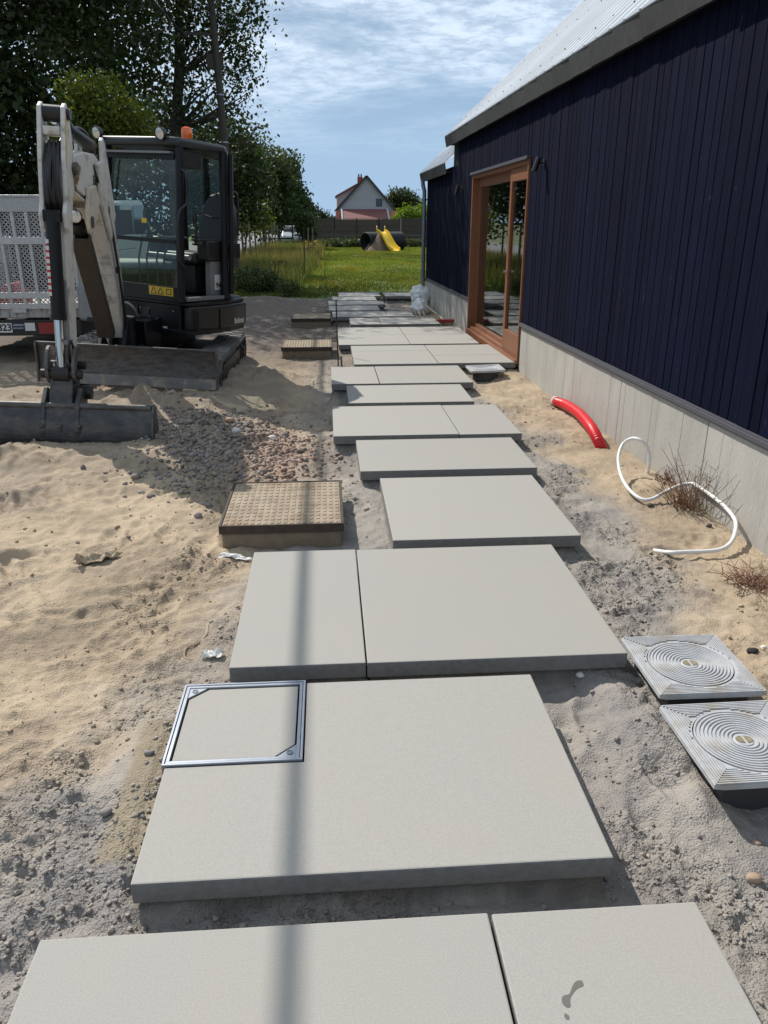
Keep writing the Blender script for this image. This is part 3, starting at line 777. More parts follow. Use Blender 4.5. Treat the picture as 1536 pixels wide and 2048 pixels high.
def leaf(a, b, d0, d1, st, bot, nm, gname):
    mb = MB(HM)
    mb.box((a, d0, zb_), (a + st, d1, zt_)); mb.box((b - st, d0, zb_), (b, d1, zt_))
    mb.box((a + st + 0.0005, d0, zb_), (b - st - 0.0005, d1, zb_ + bot)); mb.box((a + st + 0.0005, d0, zt_ - st*1.5), (b - st - 0.0005, d1, zt_))
    o = obj(nm, mb, M_DOORWOOD, house, bev=0.004)
    mb = MB(HM); m = (d0 + d1)/2
    mb.box((a + st + 0.001, m - 0.004, zb_ + bot + 0.001), (b - st - 0.001, m + 0.004, zt_ - st*1.5 - 0.001))
    obj(gname, mb, M_DOORGLASS, o)
    return o
fixed = leaf(9.98, DS1 - 0.062, -0.135, -0.075, 0.075, 0.05, 'fixed_light', 'pane')
slid = leaf(DS0 + 0.044, 9.96, -0.065, -0.008, 0.095, 0.24, 'sliding_door', 'pane')
mb = MB(HM); mb.cyl((9.915, -0.006, 0.98), (9.915, 0.02, 0.98), 0.012, n=10); mb.cyl((9.915, 0.02, 0.98), (9.915, 0.026, 0.98), 0.016, n=10)
obj('handle', mb, M_GALV, slid)
# a plain room behind the glass
mb = MB(HM)
mb.box((8.0, -4.5, -0.16), (13.2, -0.302, -0.02)); obj('room_floor', mb, M_ROOMFLOOR, house)
mb = MB(HM)
mb.box((8.0, -4.6, -0.02), (13.2, -4.501, 2.6)); mb.box((7.9, -4.5, -0.02), (7.999, -0.302, 2.6)); mb.box((13.2, -4.5, -0.02), (13.26, -0.302, 2.44)); mb.box((8.0, -4.5, 2.6), (13.2, -0.302, 2.7))
obj('room_wall', mb, M_ROOMWALL, house)
mb = MB(HM)
vs = []; n = 60
for i in range(n + 1):
    sv = 9.12 + 0.55*i/n; d = -0.36 + 0.03*math.sin(i*0.9)
    vs += [(sv, d, 0.0), (sv, d, 2.3)]
mb.add(vs, [(2*i, 2*i+2, 2*i+3, 2*i+1) for i in range(n)])
cu = obj('curtain', mb, M_CURTAIN, None, smooth=60)
tag(cu, 'pale curtain hanging just inside the sliding glass door', 'curtain')
# wall lamps
for i, (sv, zz) in enumerate(((8.47, 2.13), (13.05, 2.06))):
    t = thing('wall_lamp', ('small black spotlight on the navy boards near side of the glass door' if i == 0 else 'small black spotlight on the navy boards beyond the glass door'), 'wall lamp', HM @ Vector((sv, 0.004, zz)), 'spotlights beside the glass door')
    mb = MB(HM); mb.cyl((sv, 0.004, zz), (sv, 0.022, zz), 0.038, n=16); obj('wall_plate', mb, M_LAMPBLACK, t, smooth=40)
    mb = MB(HM); mb.cyl((sv, 0.02, zz), (sv, 0.075, zz - 0.01), 0.012, n=10); obj('arm', mb, M_LAMPBLACK, t, smooth=40)
    mb = MB(HM); mb.cyl((sv, 0.072, zz + 0.045), (sv, 0.115, zz - 0.085), 0.028, n=16); obj('lamp_head', mb, M_LAMPBLACK, t, smooth=40)
# zinc downpipe on the far corner
mb = MB(HM)
px_, pd_ = 16.95, 0.075
mb.tube([(px_ + 0.1, 0.10, 2.36), (px_ + 0.06, 0.095, 2.26), (px_, pd_, 2.16), (px_, pd_, 1.0), (px_, pd_, -0.12)], 0.042, 14)
dp = obj('downpipe', mb, M_ZINC, house, smooth=40)
for zz in (2.0, 1.2, 0.45):
    mb = MB(HM); mb.cyl((px_, pd_, zz - 0.018), (px_, pd_, zz + 0.018), 0.049, n=14); mb.box((px_ - 0.012, 0.005, zz - 0.012), (px_ + 0.012, pd_ - 0.04, zz + 0.012))
    obj('bracket', mb, M_ZINC, dp, smooth=40)
# ------------------------------------------------------------------ slab path
SLAB_LABEL = {
 'A1': 'nearest wide pale slab at the foot of the path, cable shadow across it',
 'A2': 'narrow pale slab with wet dark drip stains at the foot of the path',
 'B': 'large grey slab notched around the recessed steel-framed access cover',
 'C1': 'half-width grey slab crossed by the cable shadow, next to the rusty cover box',
 'C2': 'broad grey slab beside the half-width one, its right corner touching the plastic covers',
 'D': 'single square grey slab just right of the nearest rusty iron cover',
 'E': 'single wide grey slab one step beyond the square slab',
 'F1': 'wide left slab of the two-slab step across from the red pipe end',
 'F2': 'narrower right slab of the two-slab step across from the red pipe end',
 'G': 'single undivided slab two steps before the door landing',
 'H1': 'half-width left slab of the step just before the door landing',
 'H2': 'wide right slab of the step just before the door landing',
 'I1': 'left front slab of the landing before the sliding glass door',
 'I2': 'thin left rear slab of the landing before the sliding glass door',
 'I3': 'right front slab of the landing touching the wooden door sill',
 'I4': 'right rear slab of the landing touching the wooden door sill',
 'J1': 'front left slab of the big platform where the tree shade begins',
 'J2': 'rear left slab of the big platform where the tree shade begins',
 'J3': 'front right slab of the big platform beside the fixed glass',
 'J4': 'rear right slab of the big platform beside the fixed glass',
 'K1': 'short shaded slab behind the big platform, left piece of its row',
 'K2': 'long shaded slab behind the big platform reaching the red-tipped broom',
 'L1': 'long shaded slab beside the farthest iron cover box',
 'L2': 'short shaded slab running up to the white sack',
 'M': 'shaded single slab just beyond the row that runs to the white sack',
 'N': 'widest shaded single slab, third from the lawn',
 'O': 'shaded single slab second from the lawn',
 'P': 'last slab of the left line, against the lawn',
 'Q': 'lone slab at the lawn edge, set apart to the right by the white sack'}
INS = (-0.540, -0.112, 1.960, 2.398)           # recessed cover, outer frame
for key, (x0, x1, y0, y1) in SLABS.items():
    mb = MB()
    z0, z1 = -SLAB_T, 0.0
    zo = {'A1': 0.0, 'A2': 0.001, 'C1': 0.0, 'C2': 0.0015, 'F2': -0.001, 'H1': -0.001}.get(key, 0.0)
    if key == 'B':
        poly = [(x0, y0), (x1, y0), (x1, y1), (INS[1] + 0.004, y1), (INS[1] + 0.004, INS[2] - 0.003), (x0, INS[2] - 0.003)]
        mb.prism(poly, (0, 0, z0), (1, 0, 0), (0, 1, 0), (0, 0, 1), z1 - z0)
    else:
        a = random.uniform(-0.0022, 0.0022)
        R_ = Matrix.Translation(((x0+x1)/2, (y0+y1)/2, 0)) @ Matrix.Rotation(a, 4, 'Z') @ Matrix.Translation((-(x0+x1)/2, -(y0+y1)/2, 0))
        if key[0] in 'IJ' or key in ('F1', 'F2', 'H1', 'H2', 'C1', 'C2', 'A1', 'A2', 'K1', 'K2', 'L1', 'L2'): R_ = Matrix()
        mb.M = R_
        mb.box((x0, y0, z0 + zo), (x1, y1, z1 + zo))
    # the cast edges are rougher than the top, with shade painted into their colour
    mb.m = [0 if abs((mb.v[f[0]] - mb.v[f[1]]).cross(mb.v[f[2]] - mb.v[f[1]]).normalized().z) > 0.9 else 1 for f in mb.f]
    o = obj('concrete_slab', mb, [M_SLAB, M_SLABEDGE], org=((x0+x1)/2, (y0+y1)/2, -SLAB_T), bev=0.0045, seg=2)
    tag(o, SLAB_LABEL[key], 'slab', 'large grey paving slabs of the stepping path', 'thing')
# drip stains on the narrow front slab (thin dried film, a few tenths of a millimetre)
M_STAIN = mat('damp_stain', (0.125, 0.118, 0.108), rough=0.6)
def stain(pts, nm):
    mb = MB(); n = len(pts); c = sum((Vector(p) for p in pts), Vector())/n
    vs = [Vector((p[0], p[1], 0.0016)) for p in pts] + [Vector((p[0], p[1], 0.0011)) for p in pts]
    mb.add(vs, [tuple(range(n)), tuple(reversed(range(n, 2*n)))] + [(i, (i+1) % n, n+(i+1) % n, n+i) for i in range(n)])
    return obj(nm, mb, M_STAIN, org=(c.x, c.y, 0))
def blob(px_list):
    P = [onz(a, b) for a, b in px_list]; return bez(P + [P[0]], 4)[:-1]
sp = stain(blob([(1164, 1962), (1167, 1972), (1155, 1978), (1146, 1988), (1140, 2000), (1141, 2014), (1132, 2015), (1124, 2006), (1124, 1996), (1130, 1991), (1138, 1989), (1143, 1978), (1148, 1967), (1156, 1962)]), 'drip_stain')
tag(sp, 'long dark damp drip stain on the narrow front slab', 'stain', 'damp drip stains on the narrow front slab')
sp = stain(blob([(1131, 2027), (1138, 2033), (1138, 2040), (1132, 2039), (1128, 2032)]), 'drip_stain')
tag(sp, 'small dark damp drop below the long drip stain on the front slab', 'stain', 'damp drip stains on the narrow front slab')

# recessed access cover in a corner of the notched slab
ac = thing('recessed_cover', 'square recessed access cover with shiny steel frame and concrete infill', 'access cover', (INS[0], INS[2], -0.05))
x0, x1, y0, y1 = INS
fw = 0.020
def ring(mb, a, b, c, d, w, z0, z1):
    mb.box((a, c, z0), (b, c + w, z1)); mb.box((a, d - w, z0), (b, d, z1))
    mb.box((a, c + w + 0.0002, z0), (a + w, d - w - 0.0002, z1)); mb.box((b - w, c + w + 0.0002, z0), (b, d - w - 0.0002, z1))
mb = MB(); ring(mb, x0, x1, y0, y1, 0.0075, -0.06, 0.007); obj('outer_frame', mb, M_GALV, ac, bev=0.0012)
mb = MB(); ring(mb, x0 + 0.0095, x1 - 0.0095, y0 + 0.0095, y1 - 0.0095, 0.011, -0.055, 0.005); obj('inner_frame', mb, M_GALV, ac, bev=0.0012)
mb = MB(); mb.box((x0 + 0.001, y0 + 0.001, -0.062), (x1 - 0.001, y1 - 0.001, -0.03)); obj('tray', mb, M_SHADOWGAP, ac)
q = 0.0265; t_ = 0.062
mb = MB()
poly = [(x0 + q, y0 + q), (x1 - q - t_, y0 + q), (x1 - q, y0 + q + t_*0.95), (x1 - q, y1 - q), (x0 + q + t_, y1 - q), (x0 + q, y1 - q - t_*0.95)]
mb.prism(poly, (0, 0, -0.03), (1, 0, 0), (0, 1, 0), (0, 0, 1), 0.029); obj('concrete_infill', mb, M_SLAB, ac, bev=0.002)
for sx, sy, cx_, cy_ in ((1, -1, x0 + 0.0207, y1 - 0.0207), (-1, 1, x1 - 0.0207, y0 + 0.0207)):
    mb = MB(); mb.prism([(0, 0), (sx*t_, 0), (0, sy*t_*0.95)], (cx_, cy_, -0.02), (1, 0, 0), (0, 1, 0), (0, 0, 1), 0.022)
    c_ = obj('corner_plate', mb, M_GALV, ac, bev=0.001)
    mb = MB(); c = Vector((cx_ + sx*0.02, cy_ + sy*0.019, 0.002))
    mb.lathe([(0.0105, 0), (0.0105, 0.0025), (0.0075, 0.0025), (0.007, 0.001), (0.002, 0.001)], c, n=14); obj('key_socket', mb, M_ZINC, c_)

# grey plastic covers with ring ribs
def ring_cover(c, sx, sy, rot, label, riser, group, z=0.0, tilt=(0, 0), fine=True):
    M = Matrix.Translation((c[0], c[1], z)) @ Matrix.Rotation(rot, 4, 'Z') @ Matrix.Rotation(tilt[0], 4, 'X') @ Matrix.Rotation(tilt[1], 4, 'Y')
    t = thing('ribbed_cover', label, 'drain cover', (c[0], c[1], z - 0.15), group)
    hx, hy = sx/2, sy/2; R = min(hx, hy)*0.80
    mb = MB(M); n = 48
    ring_ = []
    # plate with a round well: outer square to circle
    vs = []; N = 64
    for i in range(N):
        a = 2*math.pi*i/N; ca, sa = math.cos(a), math.sin(a)
        k = 1/max(abs(ca)/hx, abs(sa)/hy); vs.append((ca*k, sa*k, 0))
    for i in range(N):
        a = 2*math.pi*i/N; vs.append((math.cos(a)*R, math.sin(a)*R, 0))
    for i in range(N):
        a = 2*math.pi*i/N; vs.append((math.cos(a)*R, math.sin(a)*R, -0.012))
    for i in range(N):
        a = 2*math.pi*i/N; ca, sa = math.cos(a), math.sin(a); k = 1/max(abs(ca)/hx, abs(sa)/hy); vs.append((ca*k, sa*k, -0.016))
    fs = []
    for i in range(N):
        j = (i+1) % N; fs += [(i, j, N+j, N+i), (N+i, N+j, 2*N+j, 2*N+i), (i, 3*N+i, 3*N+j, j)]
    mb.add(vs, fs)
    # straight ribs along the four sides, filling the corners up to the circle
    nr = 8 if fine else 4
    for side in range(4):
        for r in range(nr):
            o_ = 0.006 + r*(min(hx, hy)*0.36/nr)
            A, Bm = (hx, hy) if side % 2 == 0 else (hy, hx)
            y = -(Bm - o_); ext = A - o_
            inner = R + 0.008
            spans = [(-ext, ext)] if abs(y) >= inner else [(-ext, -math.sqrt(inner**2 - y*y)), (math.sqrt(inner**2 - y*y), ext)]
            w = min(hx, hy)*0.36/nr*0.5
            for a, b in spans:
                if b - a < 0.006: continue
                cs, sn = [(1, 0), (0, 1), (-1, 0), (0, -1)][side]
                p = []
                for (u, v) in ((a, y - w/2), (b, y - w/2), (b - w*0.6, y + w/2), (a + w*0.6, y + w/2)):
                    p.append((u*cs - v*sn, u*sn + v*cs))
                vs = [(q_[0], q_[1], 0.0) for q_ in p] + [(q_[0], q_[1], 0.0052) for q_ in p]
                mb.add(vs, [(4, 5, 6, 7), (0, 1, 5, 4), (1, 2, 6, 5), (2, 3, 7, 6), (3, 0, 4, 7)])
    obj('square_frame', mb, M_PVC, t)
    mb = MB(M); prof = []
    rr = R - 0.004; prof.append((rr, -0.012)); k = 0
    step = (R - 0.035)/(10 if fine else 4)
    while rr > 0.035:
        prof += [(rr, 0.0035), (rr - step*0.45, 0.0035), (rr - step*0.55, -0.0012), (rr - step*0.98, -0.0012)]; rr -= step
    prof += [(0.028, 0.002), (0.001, 0.002)]
    mb.lathe(prof, (0, 0, 0), n=56 if fine else 24); lid = obj('round_lid', mb, M_PVC, t)
    if fine:
        mb = MB(M)
        for sg in (-1, 1):
            pts = [(sg*(0.004 + 0.024*math.cos(a_)), 0.018*math.sin(a_)) for a_ in np.linspace(-math.pi/2, math.pi/2, 9)]
            mb.prism(pts, (0, 0, 0.0022), (1, 0, 0), (0, 1, 0), (0, 0, 1), 0.0016)
        obj('handle_recess', mb, M_BRASS, lid)
    mb = MB(Matrix.Translation((c[0], c[1], z)) @ Matrix.Rotation(rot, 4, 'Z'))
    if riser == 'box': mb.box((-hx*0.74, -hy*0.78, -0.30), (hx*0.78, hy*0.78, -0.017))
    else: mb.cyl((0, 0, -0.30), (0, 0, -0.017), R*0.98, n=32)
    obj('riser', mb, M_PVCDARK, t, smooth=40)
    return t
GC = 'square grey plastic ring-ribbed covers'
ring_cover((1.325, 2.418), 0.388, 0.405, -0.01, 'ribbed grey plastic cover touching the corner of the broad slab', 'box', GC, z=0.0)
ring_cover((1.300, 1.968), 0.392, 0.405, 0.01, 'ribbed grey plastic cover cut by the right picture edge, nearest the viewer', 'box', GC, z=-0.005)
ring_cover((1.80, 8.80), 0.40, 0.36, 0.02, 'small pale plastic cover on a round riser below the door landing', 'round', GC, z=-0.02, tilt=(0.02, -0.03), fine=False)

# rusty cast iron covers on mortar boxes
RL = ['rusty sand-covered iron inspection cover nearest the viewer, left of the slabs', 'rusty iron cover box half in tree shade, left of the big platform', 'dark shaded iron cover box farthest along the path']
for i, (x0, x1, y0, y1, zt) in enumerate(RUST_COVERS):
    t = thing('iron_cover', RL[i], 'inspection cover', ((x0+x1)/2, (y0+y1)/2, -0.2), 'iron inspection covers on mortar boxes')
    mb = MB(); bz = zt - 0.05
    mb.box((x0 + 0.012, y0 + 0.012, -0.30), (x1 - 0.012, y1 - 0.012, bz)); obj('mortar_box', mb, M_BRICKBASE, t, bev=0.012)
    mb = MB(); ring(mb, x0, x1, y0, y1, 0.014, bz + 0.001, zt); obj('frame', mb, M_IRON, t, bev=0.002)
    mb = MB(); a, b, c, d = x0 + 0.0165, x1 - 0.0165, y0 + 0.0165, y1 - 0.0165
    mb.box((a, c, bz + 0.002), (b, d, zt - 0.005))
    nxr, nyr = 18, 13
    for ix in range(nxr):
        for iy in range(nyr):
            cx_ = a + (ix + 0.5)*(b - a)/nxr; cy_ = c + (iy + 0.5)*(d - c)/nyr
            w, l = (b - a)/nxr*0.30, (d - c)/nyr*0.32
            if (ix + iy) % 2 and i == 0: l *= 0.8
            zz = zt - 0.0048
            vs = [(cx_-w, cy_-l, zz), (cx_+w, cy_-l, zz), (cx_+w, cy_+l, zz), (cx_-w, cy_+l, zz), (cx_-w*.8, cy_-l*.8, zz+0.0034), (cx_+w*.8, cy_-l*.8, zz+0.0034), (cx_+w*.8, cy_+l*.8, zz+0.0034), (cx_-w*.8, cy_+l*.8, zz+0.0034)]
            mb.add(vs, [(4, 5, 6, 7), (0, 1, 5, 4), (1, 2, 6, 5), (2, 3, 7, 6), (3, 0, 4, 7)])
    obj('studded_lid', mb, M_RUST, t)
# ------------------------------------------------------------------ mini excavator
M_WHITE = mat('worn_white_paint', (0.54, 0.525, 0.49), rough=0.5, var=0.10, vscale=9, col2=(0.24, 0.21, 0.175), c2lo=0.53, c2hi=0.72, bump=0.15, bscale=40)
M_BEIGE = mat('dusty_white_paint', (0.50, 0.455, 0.38), rough=0.6, var=0.10, vscale=6, col2=(0.33, 0.26, 0.18), c2lo=0.56, c2hi=0.75)
M_BLACKP = mat('black_machine_paint', (0.006, 0.007, 0.009), rough=0.45, var=0.15, rvar=0.1, spec=0.3)
M_DARKGREY = mat('dark_grey_plastic', (0.020, 0.019, 0.018), rough=0.42, var=0.12, spec=0.35)
M_RUBBER = mat('dusty_track_rubber', (0.075, 0.074, 0.073), rough=0.75, var=0.25, vscale=12, col2=(0.19, 0.18, 0.165), c2lo=0.48, c2hi=0.8)
M_STEEL = mat('scraped_bare_steel', (0.10, 0.095, 0.09), rough=0.5, metal=0.3, var=0.25, vscale=9, col2=(0.065, 0.055, 0.05), stretch=(1, 1, 3))
M_BUCKET = mat('scuffed_bucket_steel', (0.04, 0.042, 0.045), rough=0.5, metal=0.2, var=0.3, vscale=7, col2=(0.075, 0.068, 0.06), stretch=(1, 1, 2), bump=0.1)
M_CHROME = mat('chrome_rod', (0.62, 0.63, 0.64), rough=0.14, metal=1.0)
M_HOSEBLK = mat('black_hydraulic_hose', (0.010, 0.010, 0.011), rough=0.45)
M_CABGLASS = glass_mat('tinted_cab_glass', (0.83, 0.875, 0.85), 1.40)
M_SEAT = mat('black_vinyl_seat', (0.016, 0.018, 0.022), rough=0.5, bump=0.1, bscale=80)
M_AMBER = mat('amber_lens', (0.75, 0.13, 0.008), rough=0.2, spec=0.7)
M_LENS = mat('lamp_lens', (0.62, 0.62, 0.60), rough=0.15, metal=0.5)
M_YELLOW = mat('yellow_sticker', (0.55, 0.37, 0.02), rough=0.45)
M_STICKER = mat('white_sticker', (0.60, 0.60, 0.58), rough=0.5)
M_BLACKINK = mat('black_ink', (0.01, 0.01, 0.01), rough=0.6)
M_ROPE = mat('dirty_rope', (0.22, 0.16, 0.10), rough=0.95, var=0.35, vscale=30)
M_GREYPAINT = mat('grey_machine_paint', (0.17, 0.175, 0.18), rough=0.42, var=0.1)
M_REDINK = mat('red_ink', (0.45, 0.02, 0.02), rough=0.5)

XG = Vector((-1.975, 9.15, -0.10))
UM = (Matrix.Translation(XG) @ Matrix.Rotation(-0.028, 4, 'Z') @ Matrix.Rotation(0.06, 4, 'Y'))
VM = UM @ Matrix.Rotation(-0.52, 4, 'Z')
exc = thing('mini_excavator', 'white and black mini excavator with orange beacon, wide bucket resting on the sand', 'excavator', XG)
# --- tracks
def track_pt(t, hl, r):
    "point and direction on the belt loop, t in metres"
    Ls, La = 2*hl, math.pi*r; per = 2*Ls + 2*La; t %= per
    if t < Ls: return (-hl + t, 2*r), (1, 0)
    t -= Ls
    if t < La: a = t/r; return (hl + r*math.sin(a), r + r*math.cos(a)), (math.cos(a), -math.sin(a))
    t -= La
    if t < Ls: return (hl - t, 0), (-1, 0)
    t -= Ls
    a = t/r; return (-hl - r*math.sin(a), r - r*math.cos(a)), (-math.cos(a), math.sin(a))
HL, TR = 0.87, 0.182
PER = 4*HL + 2*math.pi*TR
for sx in (-1, 1):
    xa, xb = sx*0.875, sx*0.575
    tb = MB(UM); n = 72; vs = []; fs = []
    for i in range(n):
        (y, z), (ty, tz) = track_pt(PER*i/n, HL, TR); ny_, nz_ = -tz, ty
        for (x, o) in ((xa, 0), (xb, 0), (xb, -0.035), (xa, -0.035)):
            vs.append((x, y + ny_*o, z + nz_*o))
    for i in range(n):
        for k in range(4): fs.append((4*i+k, 4*((i+1) % n)+k, 4*((i+1) % n)+(k+1) % 4, 4*i+(k+1) % 4))
    tb.add(vs, fs)
    trk = obj('track', tb, M_RUBBER, exc, smooth=40)
    # lugs: two staggered pads per pitch
    pm = MB(); pm.prism([(-0.040, -0.004), (0.040, -0.004), (0.030, 0.036), (-0.030, 0.036)], (-0.068, 0, 0), (0, 1, 0), (0, 0, 1), (1, 0, 0), 0.136)
    lug0 = None; nl = 30; inv = world_of(trk).inverted()
    for i in range(nl*2):
        (y, z), (ty, tz) = track_pt(PER*(i/2.0 + (0.0 if i % 2 else 0.18))/nl*1.0, HL, TR)
        cx = (xa + xb)/2 + (0.07 if i % 2 else -0.07)
        T = UM @ Matrix(((1, 0, 0, cx), (0, ty, -tz, y), (0, tz, ty, z), (0, 0, 0, 1)))
        if lug0 is None:
            lug0 = obj('track_lug', pm, mat('worn_dusty_lug', (0.17, 0.165, 0.155), rough=0.7, var=0.3, vscale=9, obj_random=0.25)); lug0.parent = trk; o = lug0
        else:
            o = lug0.copy(); COL.objects.link(o); o.parent = trk
        o.matrix_basis = inv @ T
    mb = MB(UM)
    x0, x1 = sorted((sx*0.60, sx*0.84))
    mb.box((x0, -0.66, 0.06), (x1, 0.66, 0.245)); mb.box((x0 + 0.01, -0.45, 0.245), (x1 - 0.01, 0.40, 0.268))
    obj('track_frame', mb, M_DARKGREY, exc, bev=0.02)
    for yy, rr, nm in ((-HL, 0.142, 'idler_wheel'), (HL, 0.142, 'drive_sprocket')):
        mb = MB(UM); c = Vector((sx*0.60, yy, TR)); mb.lathe([(rr*0.5, 0), (rr, 0.02), (rr, 0.07), (rr*0.8, 0.08), (rr*0.8, 0.16), (rr, 0.17), (rr, 0.21), (rr*0.45, 0.25), (rr*0.3, 0.275)], c, (sx, 0, 0), 24)
        obj(nm, mb, M_DARKGREY, exc, smooth=35)
    for yy in (-0.5, -0.17, 0.17, 0.5):
        mb = MB(UM); mb.cyl((sx*0.62, yy, 0.085), (sx*0.85, yy, 0.085), 0.055, n=14); obj('track_roller', mb, M_DARKGREY, exc, smooth=40)
mb = MB(UM); mb.box((-0.58, -0.45, 0.16), (0.58, 0.45, 0.36)); mb.box((-0.30, -0.62, 0.22), (0.30, 0.5, 0.40)); obj('undercarriage_frame', mb, M_BLACKP, exc, bev=0.02)
mb = MB(UM); mb.cyl((0, 0, 0.40), (0, 0, 0.56), 0.42, n=32); obj('slew_ring', mb, M_BLACKP, exc, smooth=40)
# --- dozer blade
mb = MB(UM)
prof = [(-1.335, 0.14), (-1.315, 0.24), (-1.300, 0.34), (-1.305, 0.44), (-1.335, 0.505), (-1.325, 0.512), (-1.288, 0.445), (-1.280, 0.34), (-1.295, 0.24), (-1.315, 0.14)]
mb.prism(prof, (-0.868, 0, 0), (0, 1, 0), (0, 0, 1), (1, 0, 0), 1.736)
bl = obj('dozer_blade', mb, M_STEEL, exc, smooth=30)
mb = MB(UM); mb.beam((-0.868, -1.332, 0.512), (0.868, -1.332, 0.512), 0.028, 0.02); obj('top_lip', mb, M_STEEL, bl, bev=0.004)
mb = MB(UM); mb.prism([(-1.346, 0.125), (-1.330, 0.225), (-1.318, 0.228), (-1.326, 0.125)], (-0.872, 0, 0), (0, 1, 0), (0, 0, 1), (1, 0, 0), 1.744); obj('cutting_edge', mb, mat('polished_edge', (0.17, 0.16, 0.15), rough=0.5, metal=0.3, var=0.25, vscale=6, col2=(0.30, 0.255, 0.20), c2lo=0.52, c2hi=0.60), bl, bev=0.002)
for sx in (-1, 1):
    mb = MB(UM); mb.prism([(-1.37, 0.13), (-1.35, 0.3), (-1.372, 0.49), (-1.352, 0.53), (-1.27, 0.45), (-1.25, 0.3), (-1.29, 0.13)], (sx*0.875 - 0.008, 0, 0), (0, 1, 0), (0, 0, 1), (1, 0, 0), 0.018)
    obj('side_plate', mb, M_STEEL, bl, bev=0.003)
    mb = MB(UM); mb.beam((sx*0.30, -1.29, 0.27), (sx*0.30, -0.5, 0.30), 0.09, 0.12); obj('blade_arm', mb, M_BLACKP, exc, bev=0.01)
mb = MB(UM); mb.cyl((0, -1.27, 0.36), (0, -0.85, 0.40), 0.028, n=12); mb.cyl((0, -0.86, 0.40), (0, -0.4, 0.44), 0.05, n=14); obj('blade_cylinder', mb, M_DARKGREY, exc, smooth=40)
# --- upper structure
plan = [(0.80, -0.43), (0.845, -0.1), (0.835, 0.25), (0.76, 0.60), (0.52, 0.83), (0.1, 0.92), (-0.4, 0.90), (-0.72, 0.66), (-0.86, 0.2), (-0.86, -0.30), (-0.6, -0.46)]
mb = MB(VM); mb.prism(plan, (0, 0, 0.56), (1, 0, 0), (0, 1, 0), (0, 0, 1), 0.055); obj('deck', mb, M_BLACKP, exc, bev=0.01)
plan_u = [(0.815, -0.40), (0.855, -0.05), (0.845, 0.27), (0.775, 0.62), (0.53, 0.85), (0.1, 0.94), (-0.4, 0.92), (-0.74, 0.67), (-0.87, 0.22), (-0.80, 0.22), (-0.3, 0.5), (0.3, 0.5), (0.70, 0.25), (0.74, -0.05), (0.72, -0.40)]
mb = MB(VM); mb.prism(plan_u, (0, 0, 0.60), (1, 0, 0), (0, 1, 0), (0, 0, 1), 0.262); cw = obj('counterweight', mb, M_DARKGREY, exc, bev=0.035, seg=3, smooth=50)
# recessed panel lines and side vents on the counterweight
mb = MB(VM)
for (y0_, y1_, z0_, z1_) in ((-0.33, -0.30, 0.60, 0.82), (0.04, 0.055, 0.60, 0.82)):
    mb.box((0.848, y0_, z0_), (0.864, y1_, z1_))
obj('panel_joint', mb, M_BLACKP, cw, kind='stuff')
def on_side(y):   # outer skin of the counterweight at y
    P = [(0.815, -0.40), (0.855, -0.05), (0.845, 0.27), (0.775, 0.62), (0.53, 0.85)]
    for a, b in zip(P[:-1], P[1:]):
        if a[1] <= y <= b[1]:
            t = (y-a[1])/(b[1]-a[1]); d_ = Vector((b[0]-a[0], b[1]-a[1], 0)).normalized()
            return Vector((a[0]+(b[0]-a[0])*t, y, 0)), d_
p, d_ = on_side(0.44); c = VM @ (p + Vector((d_.y, -d_.x, 0))*0.004 + Vector((0, 0, 0.665)))
text('lettering', 'Bobcat', 0.085, frame_at(c, VM.to_3x3() @ d_, VM.to_3x3() @ Vector((0, 0, 1))), M_STICKER, cw, bold=0.002)
mb = MB(VM); mb.prism(plan, (0, 0, 0.865), (1, 0, 0), (0, 1, 0), (0, 0, 1), 0.03); obj('upper_skirt', mb, M_BLACKP, exc, bev=0.01)
mb = MB(VM); mb.box((-0.27, -0.425, 0.556), (0.71, -0.30, 0.864)); fp = obj('front_panel', mb, M_BLACKP, exc, bev=0.012)
mb = MB(VM)
for (x, z) in ((0.62, 0.80), (0.62, 0.60), (0.28, 0.80), (0.28, 0.72), (0.16, 0.80), (0.16, 0.72)): mb.cyl((x, -0.425, z), (x, -0.433, z), 0.009, n=8)
obj('bolt', mb, M_GALV, fp, kind='stuff')
mb = MB(VM); mb.cbox((0.50, -0.428, 0.60), (0.055, 0.004, 0.065)); obj('white_label', mb, M_STICKER, fp)
mb = MB(VM); mb.cbox((0.22, -0.430, 0.755), (0.13, 0.006, 0.10)); mb.cbox((0.12, -0.434, 0.76), (0.02, 0.014, 0.12)); obj('hose_bracket', mb, M_DARKGREY, fp)
mb = MB(VM); mb.tube(bez([(-0.05, -0.44, 0.66), (-0.05, -0.50, 0.67), (-0.05, -0.51, 0.78), (0.04, -0.51, 0.84), (0.13, -0.50, 0.80), (0.14, -0.44, 0.70)], 6), 0.013, 8); obj('grab_rail', mb, M_GREYPAINT, fp, smooth=60)
mb = MB(VM)
for k, x in enumerate((0.02, 0.08, 0.20, 0.30, 0.42)): mb.tube(bez([(x, -0.44, 0.64 + 0.02*k), (x - 0.02, -0.52, 0.60), (x - 0.05, -0.56, 0.50), (0.05, -0.60, 0.44)], 6), 0.014, 7)
obj('hydraulic_hose', mb, M_HOSEBLK, fp, smooth=60)
